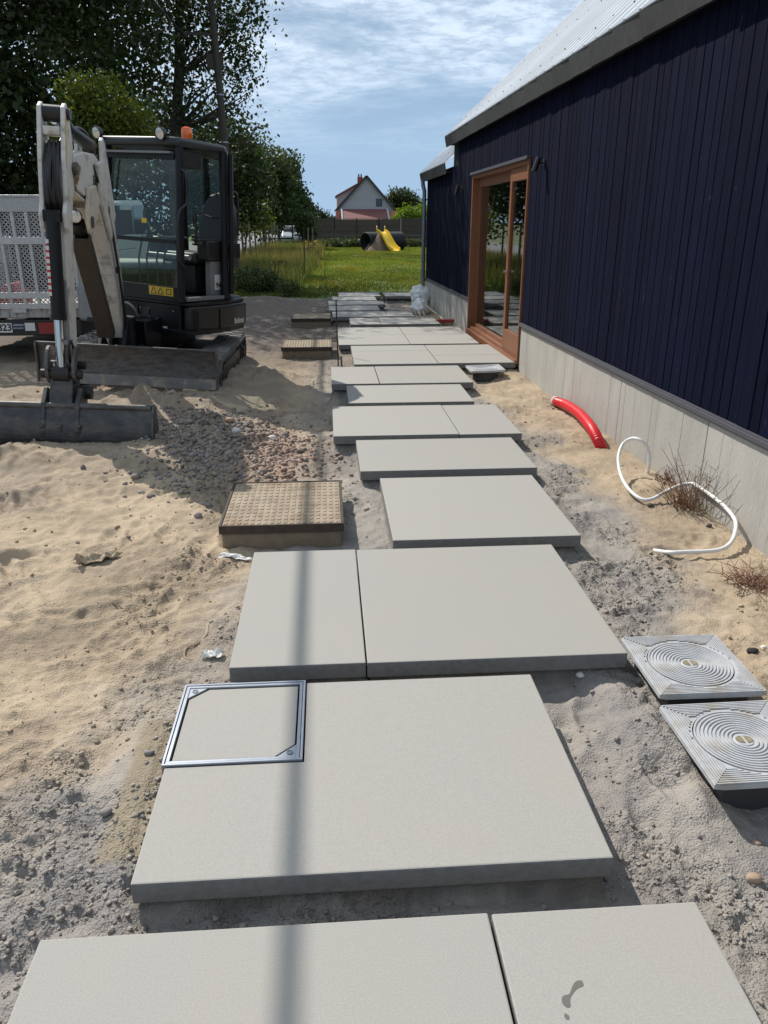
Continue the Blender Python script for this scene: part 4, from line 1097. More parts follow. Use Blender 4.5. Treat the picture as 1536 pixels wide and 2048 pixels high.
# right-hand hood (seen left of the boom): grey below, white above
mb = MB(VM); mb.prism([(-0.86, -0.28), (-0.80, -0.42), (-0.50, -0.44), (-0.30, -0.40), (-0.30, 0.45), (-0.87, 0.40)], (0, 0, 0.556), (1, 0, 0), (0, 1, 0), (0, 0, 1), 0.40); obj('side_cover', mb, M_GREYPAINT, exc, bev=0.04, seg=3, smooth=50)
mb = MB(VM); mb.prism([(-0.84, -0.24), (-0.78, -0.37), (-0.52, -0.39), (-0.31, -0.36), (-0.31, 0.86), (-0.60, 0.80), (-0.85, 0.40)], (0, 0, 0.957), (1, 0, 0), (0, 1, 0), (0, 0, 1), 0.27); obj('hood', mb, M_WHITE, exc, bev=0.05, seg=3, smooth=50)
# --- cab
X0, X1, YF, YD, YR = -0.27, 0.755, -0.42, 0.29, 0.78
ZB, ZT = 0.90, 2.40
cab = obj('cab_frame', (lambda m: (
    m.tube([(X0 + 0.02, YF, ZB), (X0 + 0.02, YF + 0.01, 1.5), (X0 + 0.03, YF + 0.05, ZT)], 0.045, 10),
    m.tube([(X1 - 0.03, YF, ZB), (X1 - 0.03, YF + 0.01, 1.5), (X1 - 0.04, YF + 0.05, ZT)], 0.042, 10),
    m.tube([(X1 - 0.02, YD, ZB), (X1 - 0.03, YD, ZT)], 0.045, 10),
    m.tube([(X1 - 0.37, YR, ZB), (X1 - 0.37, YR - 0.03, ZT)], 0.04, 10),
    m.tube([(X0 + 0.03, YR, ZB), (X0 + 0.04, YR - 0.03, ZT)], 0.045, 10),
    m.box((X0 + 0.06, YF - 0.015, 1.475), (X1 - 0.07, YF + 0.035, 1.515)),
    m.box((X0 + 0.06, YF - 0.02, ZB), (X1 - 0.07, YF + 0.05, 1.045)),
    m.box((X0 - 0.02, YF + 0.051, ZB), (X0 + 0.05, YR - 0.05, 1.10)),
    m.box((X0 + 0.07, YR - 0.04, ZB), (X1 - 0.41, YR + 0.02, 1.25)), m.beam((X1 - 0.06, YD + 0.03, 1.10), (X1 - 0.36, YR - 0.02, 1.10), 0.04, 0.40),
    m.box((X0, YF + 0.06, ZB - 0.005), (X1, YD, ZB + 0.03)), m.box((X0 + 0.01, YD + 0.001, ZB - 0.004), (X1 - 0.33, YR - 0.05, ZB + 0.029)),
    m)[-1])(MB(VM)), M_BLACKP, exc, smooth=45)
mb = MB(VM)
roofp = [(X0 - 0.01, YF - 0.01), (X0 + 0.06, YF - 0.05), (X1 - 0.08, YF - 0.05), (X1 + 0.005, YF + 0.01), (X1 + 0.005, YD - 0.02), (X1 - 0.05, YD + 0.09), (X1 - 0.36, YR + 0.02), (X0 + 0.04, YR + 0.02), (X0 - 0.01, YR - 0.1)]
mb.prism(roofp, (0, 0, ZT - 0.02), (1, 0, 0), (0, 1, 0), (0, 0, 1), 0.085); obj('cab_roof', mb, mat('dark_roof_plastic', (0.016, 0.019, 0.024), rough=0.45, var=0.1), cab, bev=0.03, seg=3, smooth=50)
mb = MB(VM); mb.box((X0 + 0.07, YF - 0.035, ZT - 0.085), (X1 - 0.09, YF + 0.03, ZT - 0.065)); obj('roof_trim', mb, M_GREYPAINT, cab)
mb = MB(VM); mb.box((X0 + 0.06, YF + 0.01, ZT - 0.13), (X1 - 0.08, YF + 0.05, ZT - 0.086)); obj('window_header', mb, M_BLACKP, cab)
def pane(nm, pts, t=(0, 0.006, 0)):
    mb = MB(VM); t = Vector(t); P = [Vector(p) for p in pts]; n = len(P)
    mb.add(P + [p + t for p in P], [tuple(range(n)), tuple(reversed(range(n, 2*n)))] + [(i, (i+1) % n, n+(i+1) % n, n+i) for i in range(n)])
    return obj(nm, mb, M_CABGLASS, cab)
pane('front_window', [(X0 + 0.06, YF + 0.012, 1.516), (X1 - 0.075, YF + 0.012, 1.516), (X1 - 0.085, YF + 0.05, ZT - 0.132), (X0 + 0.075, YF + 0.05, ZT - 0.132)])
pane('lower_front_window', [(X0 + 0.06, YF + 0.01, 1.046), (X1 - 0.075, YF + 0.01, 1.046), (X1 - 0.075, YF + 0.012, 1.474), (X0 + 0.06, YF + 0.012, 1.474)])
pane('side_window', [(X0 + 0.012, YF + 0.05, 1.101), (X0 + 0.012, YR - 0.05, 1.101), (X0 + 0.022, YR - 0.07, ZT - 0.03), (X0 + 0.022, YF + 0.09, ZT - 0.03)], (0.006, 0, 0))
pane('rear_window', [(X0 + 0.08, YR - 0.01, 1.251), (X1 - 0.42, YR - 0.01, 1.251), (X1 - 0.42, YR - 0.035, ZT - 0.03), (X0 + 0.09, YR - 0.035, ZT - 0.03)])
pane('quarter_window', [(X1 - 0.05, YD + 0.05, 1.301), (X1 - 0.35, YR - 0.04, 1.301), (X1 - 0.36, YR - 0.06, ZT - 0.03), (X1 - 0.06, YD + 0.05, ZT - 0.03)], (0.004, 0.004, 0))
mb = MB(VM); mb.box((0.105, YR - 0.07, 1.252), (0.135, YR - 0.03, ZT - 0.03)); obj('rear_mullion', mb, M_BLACKP, cab)
# wiper, mirror-free front; yellow warning strip under the front window
mb = MB(VM); mb.beam((X0 + 0.16, YF + 0.02, ZT - 0.14), (X0 + 0.08, YF - 0.012, 1.93), 0.014, 0.012); mb.beam((X0 + 0.10, YF - 0.014, 2.1), (X0 + 0.075, YF - 0.014, 1.72), 0.008, 0.016); obj('wiper', mb, M_LAMPBLACK, cab)
mb = MB(VM); mb.box((0.31, YF - 0.024, 0.952), (0.64, YF - 0.0205, 1.038)); ws = obj('warning_sticker', mb, M_YELLOW, cab)
mb = MB(VM)
for x in (0.375, 0.47):
    for a, b in (((-.038, -.03), (.038, -.03)), ((.038, -.03), (0, .034)), ((0, .034), (-.038, -.03))):
        mb.beam((x + a[0], YF - 0.0255, 0.995 + a[1]), (x + b[0], YF - 0.0255, 0.995 + b[1]), 0.006, 0.002, up=(0, 1, 0))
for a, b in (((-.03, -.025), (.03, -.025)), ((.03, -.025), (.03, .025)), ((.03, .025), (-.03, .025)), ((-.03, .025), (-.03, -.025))):
    mb.beam((0.58 + a[0], YF - 0.0255, 0.995 + a[1]), (0.58 + b[0], YF - 0.0255, 0.995 + b[1]), 0.006, 0.002, up=(0, 1, 0))
obj('warning_symbols', mb, M_BLACKINK, ws)
mb = MB(VM); mb.cbox((0.245, YF + 0.02, 1.68), (0.07, 0.004, 0.045)); obj('yellow_label', mb, M_YELLOW, cab)
# grab handle beside the door, cranked
mb = MB(VM); mb.tube(bez([(X1 + 0.0, YF + 0.03, 2.18), (X1 + 0.045, YF + 0.04, 2.12), (X1 + 0.045, YF + 0.04, 1.88), (X1 + 0.06, YF - 0.10, 1.76), (X1 + 0.06, YF - 0.11, 1.35), (X1 + 0.02, YF - 0.0, 1.25)], 6), 0.013, 8); obj('grab_handle', mb, M_LAMPBLACK, cab, smooth=60)
# door folded back: frame, glass, handle
hd = Vector((-0.62, 0.78, 0)).normalized(); hp = Vector((X1 + 0.035, YD + 0.05, 0)); hn = Vector((hd.y, -hd.x, 0))
def dpt(u, z, o=0): return hp + hd*u*0.85 + hn*o + Vector((0, 0, z))
mb = MB(VM); outline = [dpt(0, 0.98), dpt(0.62, 0.98), dpt(0.66, 1.2), dpt(0.66, 2.05), dpt(0.60, 2.28), dpt(0.48, 2.36), dpt(0, 2.38), dpt(0, 0.98)]
mb.tube(outline, 0.026, 8); mb.beam(dpt(0.0, 1.42), dpt(0.66, 1.42), 0.03, 0.05); dor = obj('cab_door', mb, M_BLACKP, cab, smooth=45)
mb = MB(VM); P = [dpt(0.02, 1.0), dpt(0.61, 1.0), dpt(0.645, 1.2), dpt(0.645, 2.04), dpt(0.59, 2.265), dpt(0.475, 2.345), dpt(0.02, 2.36)]; n = len(P)
mb.add(P + [p + hn*0.006 for p in P], [tuple(range(n)), tuple(reversed(range(n, 2*n)))] + [(i, (i+1) % n, n+(i+1) % n, n+i) for i in range(n)]); obj('door_glass', mb, M_CABGLASS, dor)
mb = MB(VM); mb.tube(bez([dpt(0.12, 2.02, 0.0), dpt(0.14, 1.98, 0.07), dpt(0.14, 1.6, 0.07), dpt(0.12, 1.55, 0.0)], 5), 0.012, 8); mb.cbox(dpt(0.60, 1.40, 0.05), (0.07, 0.09, 0.16)); obj('door_handle', mb, M_LAMPBLACK, dor, smooth=60)
# seat
def rbox(name, lo, hi, m, par, bev=0.03, R=None, c=None):
    mb = MB(VM)
    if R is None: mb.box(lo, hi)
    else: mb.cbox(c, (hi[0]-lo[0], hi[1]-lo[1], hi[2]-lo[2]), R)
    return obj(name, mb, m, par, bev=bev, seg=3, smooth=50)
st = rbox('seat_cushion', (0.06, 0.02, 1.26), (0.54, 0.50, 1.38), M_SEAT, cab, 0.04)
rbox('seat_base', (0.14, 0.08, 0.94), (0.48, 0.46, 1.255), M_DARKGREY, cab, 0.02)
mb = MB(VM)
pl = [(0.05, 1.36), (0.55, 1.36), (0.56, 1.62), (0.52, 1.86), (0.44, 1.98), (0.30, 2.02), (0.16, 1.98), (0.08, 1.86), (0.04, 1.62)]
mb.prism(pl, (0, 0.46, 0), (1, 0, 0), (0, 0.13, 1), (0, 1, 0), 0.10)
# back leans slightly away
sb = obj('seat_back', mb, M_SEAT, cab, bev=0.035, seg=3, smooth=50)
for v in sb.data.vertices: pass
mb = MB(VM); mb.tube([(0.08, 0.668, 1.79), (0.30, 0.655, 1.74), (0.52, 0.668, 1.79)], 0.006, 6); obj('seam', mb, M_LAMPBLACK, sb)
for x in (-0.06, 0.62):
    c_ = rbox('armrest_console', (x - 0.08, 0.05, 1.30), (x + 0.08, 0.55, 1.52), M_DARKGREY, cab, 0.03)
    mb = MB(VM); mb.lathe([(0.05, 0), (0.06, 0.02), (0.042, 0.04), (0.05, 0.055), (0.034, 0.075), (0.04, 0.09), (0.02, 0.12)], (x, -0.02, 1.46), n=14); mb.cyl((x, -0.02, 1.57), (x, -0.05, 1.70), 0.013, n=8); mb.tube([(x, -0.05, 1.68), (x, -0.06, 1.74), (x, -0.055, 1.79)], 0.026, 10, rr=[0.02, 0.03, 0.022])
    obj('joystick', mb, M_LAMPBLACK, c_, smooth=50)
rbox('side_trim', (0.60, 0.12, 0.93), (0.68, 0.44, 1.30), M_GREYPAINT, cab, 0.01)
mb = MB(VM); mb.box((0.681, 0.18, 1.0), (0.684, 0.30, 1.16)); dl = obj('noise_label', mb, M_STICKER, cab)
text('lettering', '94', 0.085, frame_at(VM @ Vector((0.688, 0.235, 1.045)), VM.to_3x3() @ Vector((0, 1, 0)), VM.to_3x3() @ Vector((0, 0, 1))), M_BLACKINK, dl, bold=0.001)
mb = MB(VM); mb.cyl((0.10, -0.22, 1.34), (0.68, -0.22, 1.34), 0.028, n=12); obj('safety_bar', mb, M_GREYPAINT, cab, smooth=40)
for x in (0.05, 0.16, 0.30, 0.40):
    mb = MB(VM); mb.tube([(x, -0.28, 0.93), (x, -0.30, 1.3), (x + 0.01, -0.24, 1.52)], 0.010, 8); mb.cbox((x, -0.30, 0.95), (0.08, 0.14, 0.02)); obj('travel_lever', mb, M_LAMPBLACK, cab, smooth=40)
mb = MB(VM); mb.cyl((0.70, 0.42, 1.18), (0.72, 0.42, 1.18), 0.02, n=10); obj('red_knob', mb, M_REDINK, cab)
mb = MB(VM); mb.box((0.45, YF + 0.10, ZT - 0.20), (0.70, YF + 0.40, ZT - 0.04)); obj('radio_box', mb, M_LAMPBLACK, cab, bev=0.02)
mb = MB(VM); mb.box((X1 - 0.06, YF + 0.05, 0.905), (X1 + 0.012, YD - 0.05, 0.945)); obj('door_step', mb, M_GREYPAINT, cab, bev=0.005)
# beacon and work lamps
mb = MB(VM); c = Vector((0.60, -0.12, ZT + 0.064)); mb.lathe([(0.058, 0.0), (0.058, 0.02), (0.053, 0.022), (0.056, 0.05), (0.053, 0.09), (0.046, 0.115), (0.02, 0.125)], c, n=20); bc = obj('beacon', mb, M_AMBER, cab, smooth=40)
mb = MB(VM); mb.lathe([(0.065, 0), (0.065, 0.02)], c - Vector((0, 0, 0.004)), n=18); obj('beacon_base', mb, M_LAMPBLACK, bc)
for x in (-0.24, 0.60):
    c = Vector((x, YF - 0.09, ZT + 0.085)); ax = Vector((0.05, -1, -0.22)).normalized()
    mb = MB(VM); mb.lathe([(0.03, -0.055), (0.05, -0.045), (0.062, 0.0), (0.062, 0.012), (0.054, 0.012), (0.052, 0.004)], c, ax, 20); mb.beam(c - ax*0.03 - Vector((0, 0, 0.03)), c + Vector((0, 0.06, -0.10)), 0.02, 0.01); wl_ = obj('work_lamp', mb, M_LAMPBLACK, cab, smooth=40)
    mb = MB(VM); mb.lathe([(0.001, 0.010), (0.03, 0.009), (0.053, 0.004)], c, ax, 20); obj('lens', mb, M_LENS, wl_, smooth=60)

# --- boom, arm and bucket in the boom plane: r forward, o to the machine's left, z up
FB = VM @ Vector((0.24, -0.85, 0.60))
uz = (UM.to_3x3() @ Vector((0, 0, 1))).normalized()
d0 = Vector((math.sin(0.056), -math.cos(0.056), 0)); d0 = (d0 - uz*d0.dot(uz)).normalized(); n0_ = uz.cross(d0)
BM = Matrix(((d0.x, n0_.x, uz.x, FB.x), (d0.y, n0_.y, uz.y, FB.y), (d0.z, n0_.z, uz.z, FB.z), (0, 0, 0, 1))) @ Matrix.Translation((0, 0, -0.60))
def plate(name, poly, o0, o1, m, par=exc, bev=0.006, M=BM):
    mb = MB(M); mb.prism(poly, (0, o0, 0), (1, 0, 0), (0, 0, 1), (0, 1, 0), o1 - o0); return obj(name, mb, m, par, bev=bev)
# swing bracket
mb = MB(VM); mb.box((0.10, -0.66, 0.40), (0.44, -0.42, 0.70)); mb.cyl((0.27, -0.80, 0.36), (0.27, -0.80, 0.74), 0.13, n=20); obj('swing_post', mb, M_BLACKP, exc, bev=0.015, smooth=45)
for s in (-1, 1): plate('boom_foot_lug', [(-0.10, 0.42), (0.36, 0.36), (0.36, 0.50), (0.08, 0.72), (-0.06, 0.70)], s*0.115 - 0.018, s*0.115 + 0.018, M_BLACKP)
boomp = [(-0.07, 0.52), (-0.08, 0.64), (0.04, 1.15), (0.26, 1.68), (0.46, 1.98), (0.62, 2.12), (0.95, 2.20), (1.35, 2.19), (1.74, 2.13), (1.88, 2.06), (1.88, 1.97), (1.78, 1.92), (1.42, 1.86), (1.08, 1.80), (0.80, 1.66), (0.56, 1.36), (0.34, 0.92), (0.14, 0.54)]
bo = plate('boom', boomp, -0.082, 0.082, M_WHITE, bev=0.012)
hornp = [(0.36, 1.72), (0.50, 1.99), (0.66, 2.30), (0.73, 2.35), (0.78, 2.32), (0.80, 2.16), (1.0, 2.12), (0.9, 1.80), (0.6, 1.5)]
for s in (-1, 1): plate('horn_plate', hornp, s*0.102 - 0.016, s*0.102 + 0.016, M_WHITE, bo, 0.006)
lugp = [(0.98, 1.84), (1.12, 1.95), (1.36, 1.92), (1.46, 1.74), (1.42, 1.60), (1.34, 1.56), (1.26, 1.62), (1.12, 1.70)]
for s in (-1, 1): plate('cylinder_lug', lugp, s*0.098 - 0.014, s*0.098 + 0.014, M_BEIGE, bo, 0.006)
plate('boom_wear_plate', [(1.10, 1.775), (1.76, 1.895), (1.86, 1.94), (1.86, 1.925), (1.76, 1.88), (1.10, 1.762)], -0.078, 0.078, M_BEIGE, bo, 0.0)
mb = MB(BM)
for s in (-1, 1): mb.cyl((1.36, s*0.10, 1.66), (1.36, s*0.125, 1.66), 0.045, n=16)
obj('lug_pin', mb, M_STEEL, bo, smooth=40)
mb = MB(BM); mb.lathe([(0.052, 0), (0.055, 0.012), (0.050, 0.02)], (1.415, 0.0, 1.70), (1, 0, -0.15), 18); bw = obj('boom_lamp', mb, M_LAMPBLACK, bo, smooth=40)
mb = MB(BM); mb.lathe([(0.001, 0.028), (0.03, 0.027), (0.048, 0.02)], (1.415, 0.0, 1.70), (1, 0, -0.15), 18); obj('lens', mb, M_LENS, bw, smooth=60)
fb_ = lambda r, o, z: BM @ Vector((r, o, z))
text('lettering', 'Bobcat', 0.11, frame_at(fb_(0.93, 0.088, 1.98), BM.to_3x3() @ Vector((-1, 0, -0.05)), BM.to_3x3() @ Vector((0, 0, 1))), M_BLACKINK, bo, bold=0.002)
mb = MB(BM)
for k in range(2): mb.tube(bez([(0.10, 0.10 + 0.02*k, 0.60), (0.30, 0.11, 1.10 + 0.05*k), (0.62, 0.11, 1.66 + 0.05*k), (0.95, 0.10, 1.98), (1.05, 0.06, 2.18)], 8), 0.010, 7)
obj('boom_hose', mb, M_HOSEBLK, bo, smooth=60)
mb = MB(BM)
for (r_, z_) in ((0.34, 1.22), (0.66, 1.76)): mb.cbox((r_, 0.105, z_), (0.05, 0.03, 0.06))
obj('hose_clamp', mb, M_DARKGREY, bo, kind='stuff')
# lift cylinder with its dark guard in front of the boom
A, B_ = Vector((0.34, 0, 0.45)), Vector((1.36, 0, 1.66))
mb = MB(BM); D = (B_ - A); mb.cyl(A, A + D*0.5, 0.030, n=14); obj('lift_rod', mb, M_CHROME, exc, smooth=40)
mb = MB(BM); mb.cyl(A + D*0.22, B_, 0.055, n=16); lc = obj('lift_cylinder', mb, M_BLACKP, exc, smooth=40)
mb = MB(BM); dn = Vector((D.z, 0, -D.x)).normalized()
mb.beam(A + D*0.16 + dn*0.07, A + D*0.93 + dn*0.075, 0.15, 0.012, up=dn); mb.beam(A + D*0.16 + dn*0.03 + Vector((0, 0.07, 0)), A + D*0.93 + dn*0.03 + Vector((0, 0.07, 0)), 0.012, 0.09, up=dn); mb.beam(A + D*0.16 + dn*0.03 - Vector((0, 0.07, 0)), A + D*0.93 + dn*0.03 - Vector((0, 0.07, 0)), 0.012, 0.09, up=dn)
obj('cylinder_guard', mb, mat('brown_black_guard', (0.030, 0.023, 0.019), rough=0.55, var=0.3, vscale=8), lc, bev=0.003)
# arm cylinder on top
A, B_ = Vector((0.73, 0, 2.28)), Vector((1.86, 0, 2.36)); D = B_ - A
mb = MB(BM); mb.cyl(A, A + D*0.74, 0.055, n=16); mb.cyl(A + D*0.70, A + D*0.76, 0.063, n=16); obj('arm_cylinder', mb, M_BLACKP, exc, smooth=40)
mb = MB(BM); mb.cyl(A + D*0.75, B_, 0.030, n=14); obj('arm_rod', mb, M_CHROME, exc, smooth=40)
mb = MB(BM)
for k in range(3): mb.tube(bez([(0.55, 0.03*k - 0.03, 2.12), (0.9, 0.03*k - 0.03, 2.33), (1.3, 0.03*k - 0.03, 2.36), (1.62, 0.03*k - 0.03, 2.22)], 6), 0.013, 7)
obj('hydraulic_hose', mb, M_HOSEBLK, bo, smooth=60)
# arm
armp = [(1.70, 2.18), (1.92, 2.22), (2.00, 1.95), (2.03, 1.60), (2.10, 1.0), (2.13, 0.62), (2.08, 0.56), (2.00, 0.56), (1.95, 0.64), (1.86, 1.2), (1.76, 1.75), (1.68, 2.02)]
ar = plate('arm', armp, -0.058, 0.062, M_WHITE, bev=0.010)
earp = [(1.72, 2.02), (1.76, 2.24), (1.80, 2.44), (1.86, 2.475), (1.92, 2.44), (2.01, 2.10), (2.05, 1.80), (2.10, 1.72), (2.09, 1.62), (2.03, 1.58), (1.95, 1.66), (1.84, 1.86)]
for s in (-1, 1): plate('arm_ear', earp, s*0.082 - 0.016, s*0.082 + 0.016, M_WHITE, ar, 0.008)
mb = MB(BM); mb.cyl((1.86, -0.110, 2.40), (1.86, 0.112, 2.40), 0.030, n=14); mb.cyl((1.86, -0.062, 2.40), (1.86, 0.062, 2.40), 0.058, n=18); mb.cyl((1.86, 0.099, 2.40), (1.86, 0.122, 2.40), 0.040, n=14); obj('top_pin', mb, M_DARKGREY, ar, smooth=40)
mb = MB(BM); mb.cyl((1.80, -0.13, 2.04), (1.80, 0.13, 2.04), 0.045, n=16); obj('pivot_pin', mb, M_STEEL, ar, smooth=40)
mb = MB(BM); mb.box((1.80, -0.065, 2.25), (1.95, 0.065, 2.31)); obj('ear_bridge', mb, M_WHITE, ar, bev=0.01)
mb = MB(BM)
for k in range(6): mb.tube(bez([(1.93, -0.05 + 0.02*k, 1.66), (2.04 + 0.012*(k % 2), -0.05 + 0.02*k, 1.80), (2.035 + 0.012*(k % 3), -0.046 + 0.0185*k, 2.0), (1.92, -0.04 + 0.016*k, 2.19 + 0.02*(k % 2))], 6), 0.0155, 7)
obj('hydraulic_hose', mb, M_HOSEBLK, ar, smooth=60)
mb = MB(BM); mb.prism([(1.90, 2.36), (1.975, 2.06), (1.995, 2.06), (1.925, 2.37)], (0.0, 0.0985, 0), (1, 0, 0), (0, 0, 1), (0, 1, 0), 0.0015); obj('yellow_label', mb, M_YELLOW, ar)
mb = MB(BM); mb.prism([(1.925, 2.33), (1.99, 2.07), (1.995, 2.07), (1.932, 2.33)], (0.012, 0.068, 0), (1, 0, 0), (0, 0, 1), (0, 1, 0), 0.026); obj('front_label', mb, M_YELLOW, ar)
mb = MB(BM)
for k in range(16):
    a = k*0.55; mb.tube(bez([(1.70 + 0.02*math.sin(a*3), 0.09 + 0.035*math.cos(a), 2.06 + 0.03*math.sin(a)), (1.80 + 0.012*math.cos(a*2), 0.105 + 0.03*math.sin(a*1.3), 2.02 + 0.05*math.cos(a*1.7)), (1.78 + 0.02*math.sin(a), 0.085 + 0.03*math.cos(a*2.1), 1.93 - 0.05*math.sin(a*0.7))], 4), 0.006, 5)
obj('rope_tangle', mb, M_ROPE, ar, smooth=60)
# bucket cylinder
A, B_ = Vector((2.115, 0, 1.70)), Vector((2.21, 0, 0.60)); D = B_ - A
mb = MB(BM); mb.cyl(A - D*0.02, A + D*0.66, 0.052, n=18); mb.cyl(A + D*0.63, A + D*0.67, 0.058, n=18); mb.box((2.06, -0.055, 1.66), (2.16, 0.055, 1.74)); bcyl = obj('bucket_cylinder', mb, M_BLACKP, exc, smooth=40)
mb = MB(BM); mb.cyl(A + D*0.66, B_, 0.031, n=16); obj('bucket_rod', mb, M_CHROME, exc, smooth=40)
mb = MB(BM); dnn = Vector((-D.z, 0, D.x)).normalized(); c0 = A + D*0.22 + Vector((0.0, -0.03, 0)) + Vector((0.047, 0, 0.004))
mb.beam(A + D*0.18 + Vector((0.043, -0.034, 0)), A + D*0.5 + Vector((0.043, -0.034, 0)), 0.003, 0.03, up=(0, 1, 0)); dec = obj('decal', mb, M_REDINK, bcyl)
mb = MB(BM)
for k in range(9):
    q = A + D*(0.16 + 0.042*k) + Vector((0.046, -0.036, 0)); mb.cbox(q, (0.003, 0.022, 0.028))
obj('decal_blocks', mb, M_STICKER, dec)
mb = MB(BM)
for o in (0.035, 0.060): mb.tube([(2.13, o, 1.25), (2.16, o, 0.98), (2.18, o, 0.66)], 0.010, 7)
mb.cbox((2.18, 0.04, 0.80), (0.05, 0.09, 0.035)); obj('steel_line', mb, M_GREYPAINT, ar, smooth=50)
mb = MB(BM); mb.tube(bez([(2.18, 0.06, 0.64), (2.26, 0.075, 0.74), (2.24, 0.085, 0.82), (2.16, 0.085, 0.74), (2.18, 0.08, 0.58), (2.2, 0.06, 0.45)], 8), 0.010, 7); obj('hose_loop', mb, M_HOSEBLK, ar, smooth=60)
# linkage, coupler
for s in (-1, 1):
    mb = MB(BM); pts = bez([(2.04, 0, 0.74), (2.17, 0, 0.76), (2.26, 0, 0.66), (2.27, 0, 0.55), (2.20, 0, 0.48)], 4)
    poly = [(p.x, p.z) for p in pts] + [(2.17, 0.53), (2.20, 0.61), (2.14, 0.69), (2.05, 0.67)]
    mb.prism(poly, (0, s*0.098 - 0.013, 0), (1, 0, 0), (0, 0, 1), (0, 1, 0), 0.026); obj('bucket_link', mb, M_STEEL, exc, bev=0.005)
mb = MB(BM); mb.cyl((2.22, -0.15, 0.56), (2.22, 0.15, 0.56), 0.036, n=14); mb.cyl((2.05, -0.14, 0.60), (2.05, 0.14, 0.60), 0.035, n=14); mb.cyl((2.22, -0.06, 0.56), (2.22, 0.06, 0.56), 0.06, n=16); mb.cyl((2.12, 0.10, 0.40), (2.12, 0.19, 0.40), 0.055, n=16); obj('link_pin', mb, M_DARKGREY, exc, smooth=40)
cp = plate('quick_coupler', [(2.00, 0.62), (2.10, 0.64), (2.24, 0.54), (2.34, 0.32), (2.37, 0.16), (2.30, 0.08), (2.15, 0.10), (2.04, 0.30)], -0.085, 0.085, M_BUCKET, bev=0.012)
for s in (-1, 1): plate('bucket_ear', [(2.05, 0.36), (2.22, 0.46), (2.34, 0.36), (2.42, 0.16), (2.40, 0.04), (2.22, 0.06)], s*0.125 - 0.018, s*0.125 + 0.018, M_BUCKET, cp, 0.008)
mb = MB(BM)
for o in (-0.13, 0.0, 0.14): mb.cbox((2.40, o, 0.16), (0.03, 0.032, 0.10), Matrix.Rotation(0.25, 3, 'Y'))
obj('tooth_lug', mb, M_STEEL, cp, bev=0.01)
# wide grading bucket
outer = [(2.05, -0.075), (2.18, -0.065), (2.30, -0.045), (2.38, 0.0), (2.415, 0.08), (2.405, 0.17), (2.37, 0.26), (2.33, 0.325), (2.27, 0.34)]
inner = [(2.26, 0.328), (2.315, 0.312), (2.352, 0.25), (2.388, 0.165), (2.397, 0.08), (2.365, 0.01), (2.295, -0.03), (2.18, -0.05), (2.05, -0.062)]
BW = 0.68
mb = MB(BM); mb.prism(outer + inner, (0, -BW, 0), (1, 0, 0), (0, 0, 1), (0, 1, 0), 2*BW); bk = obj('bucket', mb, M_BUCKET, exc, smooth=35)
for s in (-1, 1):
    mb = MB(BM); mb.prism([(2.03, -0.085), (2.18, -0.072), (2.31, -0.05), (2.39, -0.003), (2.425, 0.08), (2.415, 0.175), (2.38, 0.27), (2.33, 0.345), (2.26, 0.355), (2.16, 0.20)], (0, s*(BW + 0.007) - 0.008, 0), (1, 0, 0), (0, 0, 1), (0, 1, 0), 0.016); obj('side_plate', mb, M_STEEL, bk, bev=0.003)
mb = MB(BM); mb.tube([(2.315, -BW + 0.01, 0.332), (2.315, BW - 0.01, 0.332)], 0.028, 10); obj('top_tube', mb, M_STEEL, bk, smooth=50)
mb = MB(BM); mb.box((2.412, -BW + 0.01, 0.095), (2.421, BW - 0.01, 0.108)); obj('weld_strip', mb, M_BUCKET, bk)
mb = MB(BM); mb.prism([(2.00, -0.082), (2.06, -0.060), (2.20, -0.05), (2.20, -0.066), (2.06, -0.078)], (0, -BW, 0), (1, 0, 0), (0, 0, 1), (0, 1, 0), 2*BW); obj('cutting_edge', mb, M_STEEL, bk)
# ------------------------------------------------------------------ flatbed truck behind the excavator
M_TWHITE = mat('white_truck_paint', (0.48, 0.50, 0.53), rough=0.3, var=0.04, spec=0.5)
M_ALU = mat('dull_aluminium', (0.40, 0.41, 0.42), rough=0.42, metal=0.35, var=0.12, vscale=8)
M_ALUDIRT = mat('streaked_aluminium', (0.34, 0.34, 0.33), rough=0.55, metal=0.2, var=0.1, vscale=7, col2=(0.17, 0.16, 0.145), stretch=(8, 8, 0.8))
M_CHEQ = mat('chequer_plate', (0.33, 0.34, 0.35), rough=0.4, metal=0.5, var=0.2, vscale=20, bump=0.5, bscale=60)
M_TYRE = mat('tyre_rubber', (0.018, 0.018, 0.018), rough=0.8)
M_REDLAMP = mat('red_tail_lens', (0.22, 0.012, 0.015), rough=0.25)
M_PLATEWHITE = mat('plate_white', (0.62, 0.62, 0.60), rough=0.4)
M_PLATERED = mat('plate_red', (0.30, 0.015, 0.02), rough=0.4)
M_BLUESIGN = mat('navy_sticker', (0.025, 0.035, 0.09), rough=0.4)
M_REDCARGO = mat('red_cargo', (0.42, 0.03, 0.03), rough=0.6)
TY = 9.62
TXR = at(153, 520, TY).x; TXL = TXR - 1.92
def tz(py, px=100, y=TY): return at(px, py, y).z
trk_ = thing('flatbed_truck', 'white flatbed truck with upright mesh loading ramp, parked behind the excavator', 'truck', (-4.1, 11.970, -0.12))
Z_GT, Z_GP, Z_C1, Z_C2, Z_BED = tz(392), tz(424), tz(481), tz(590), tz(618)
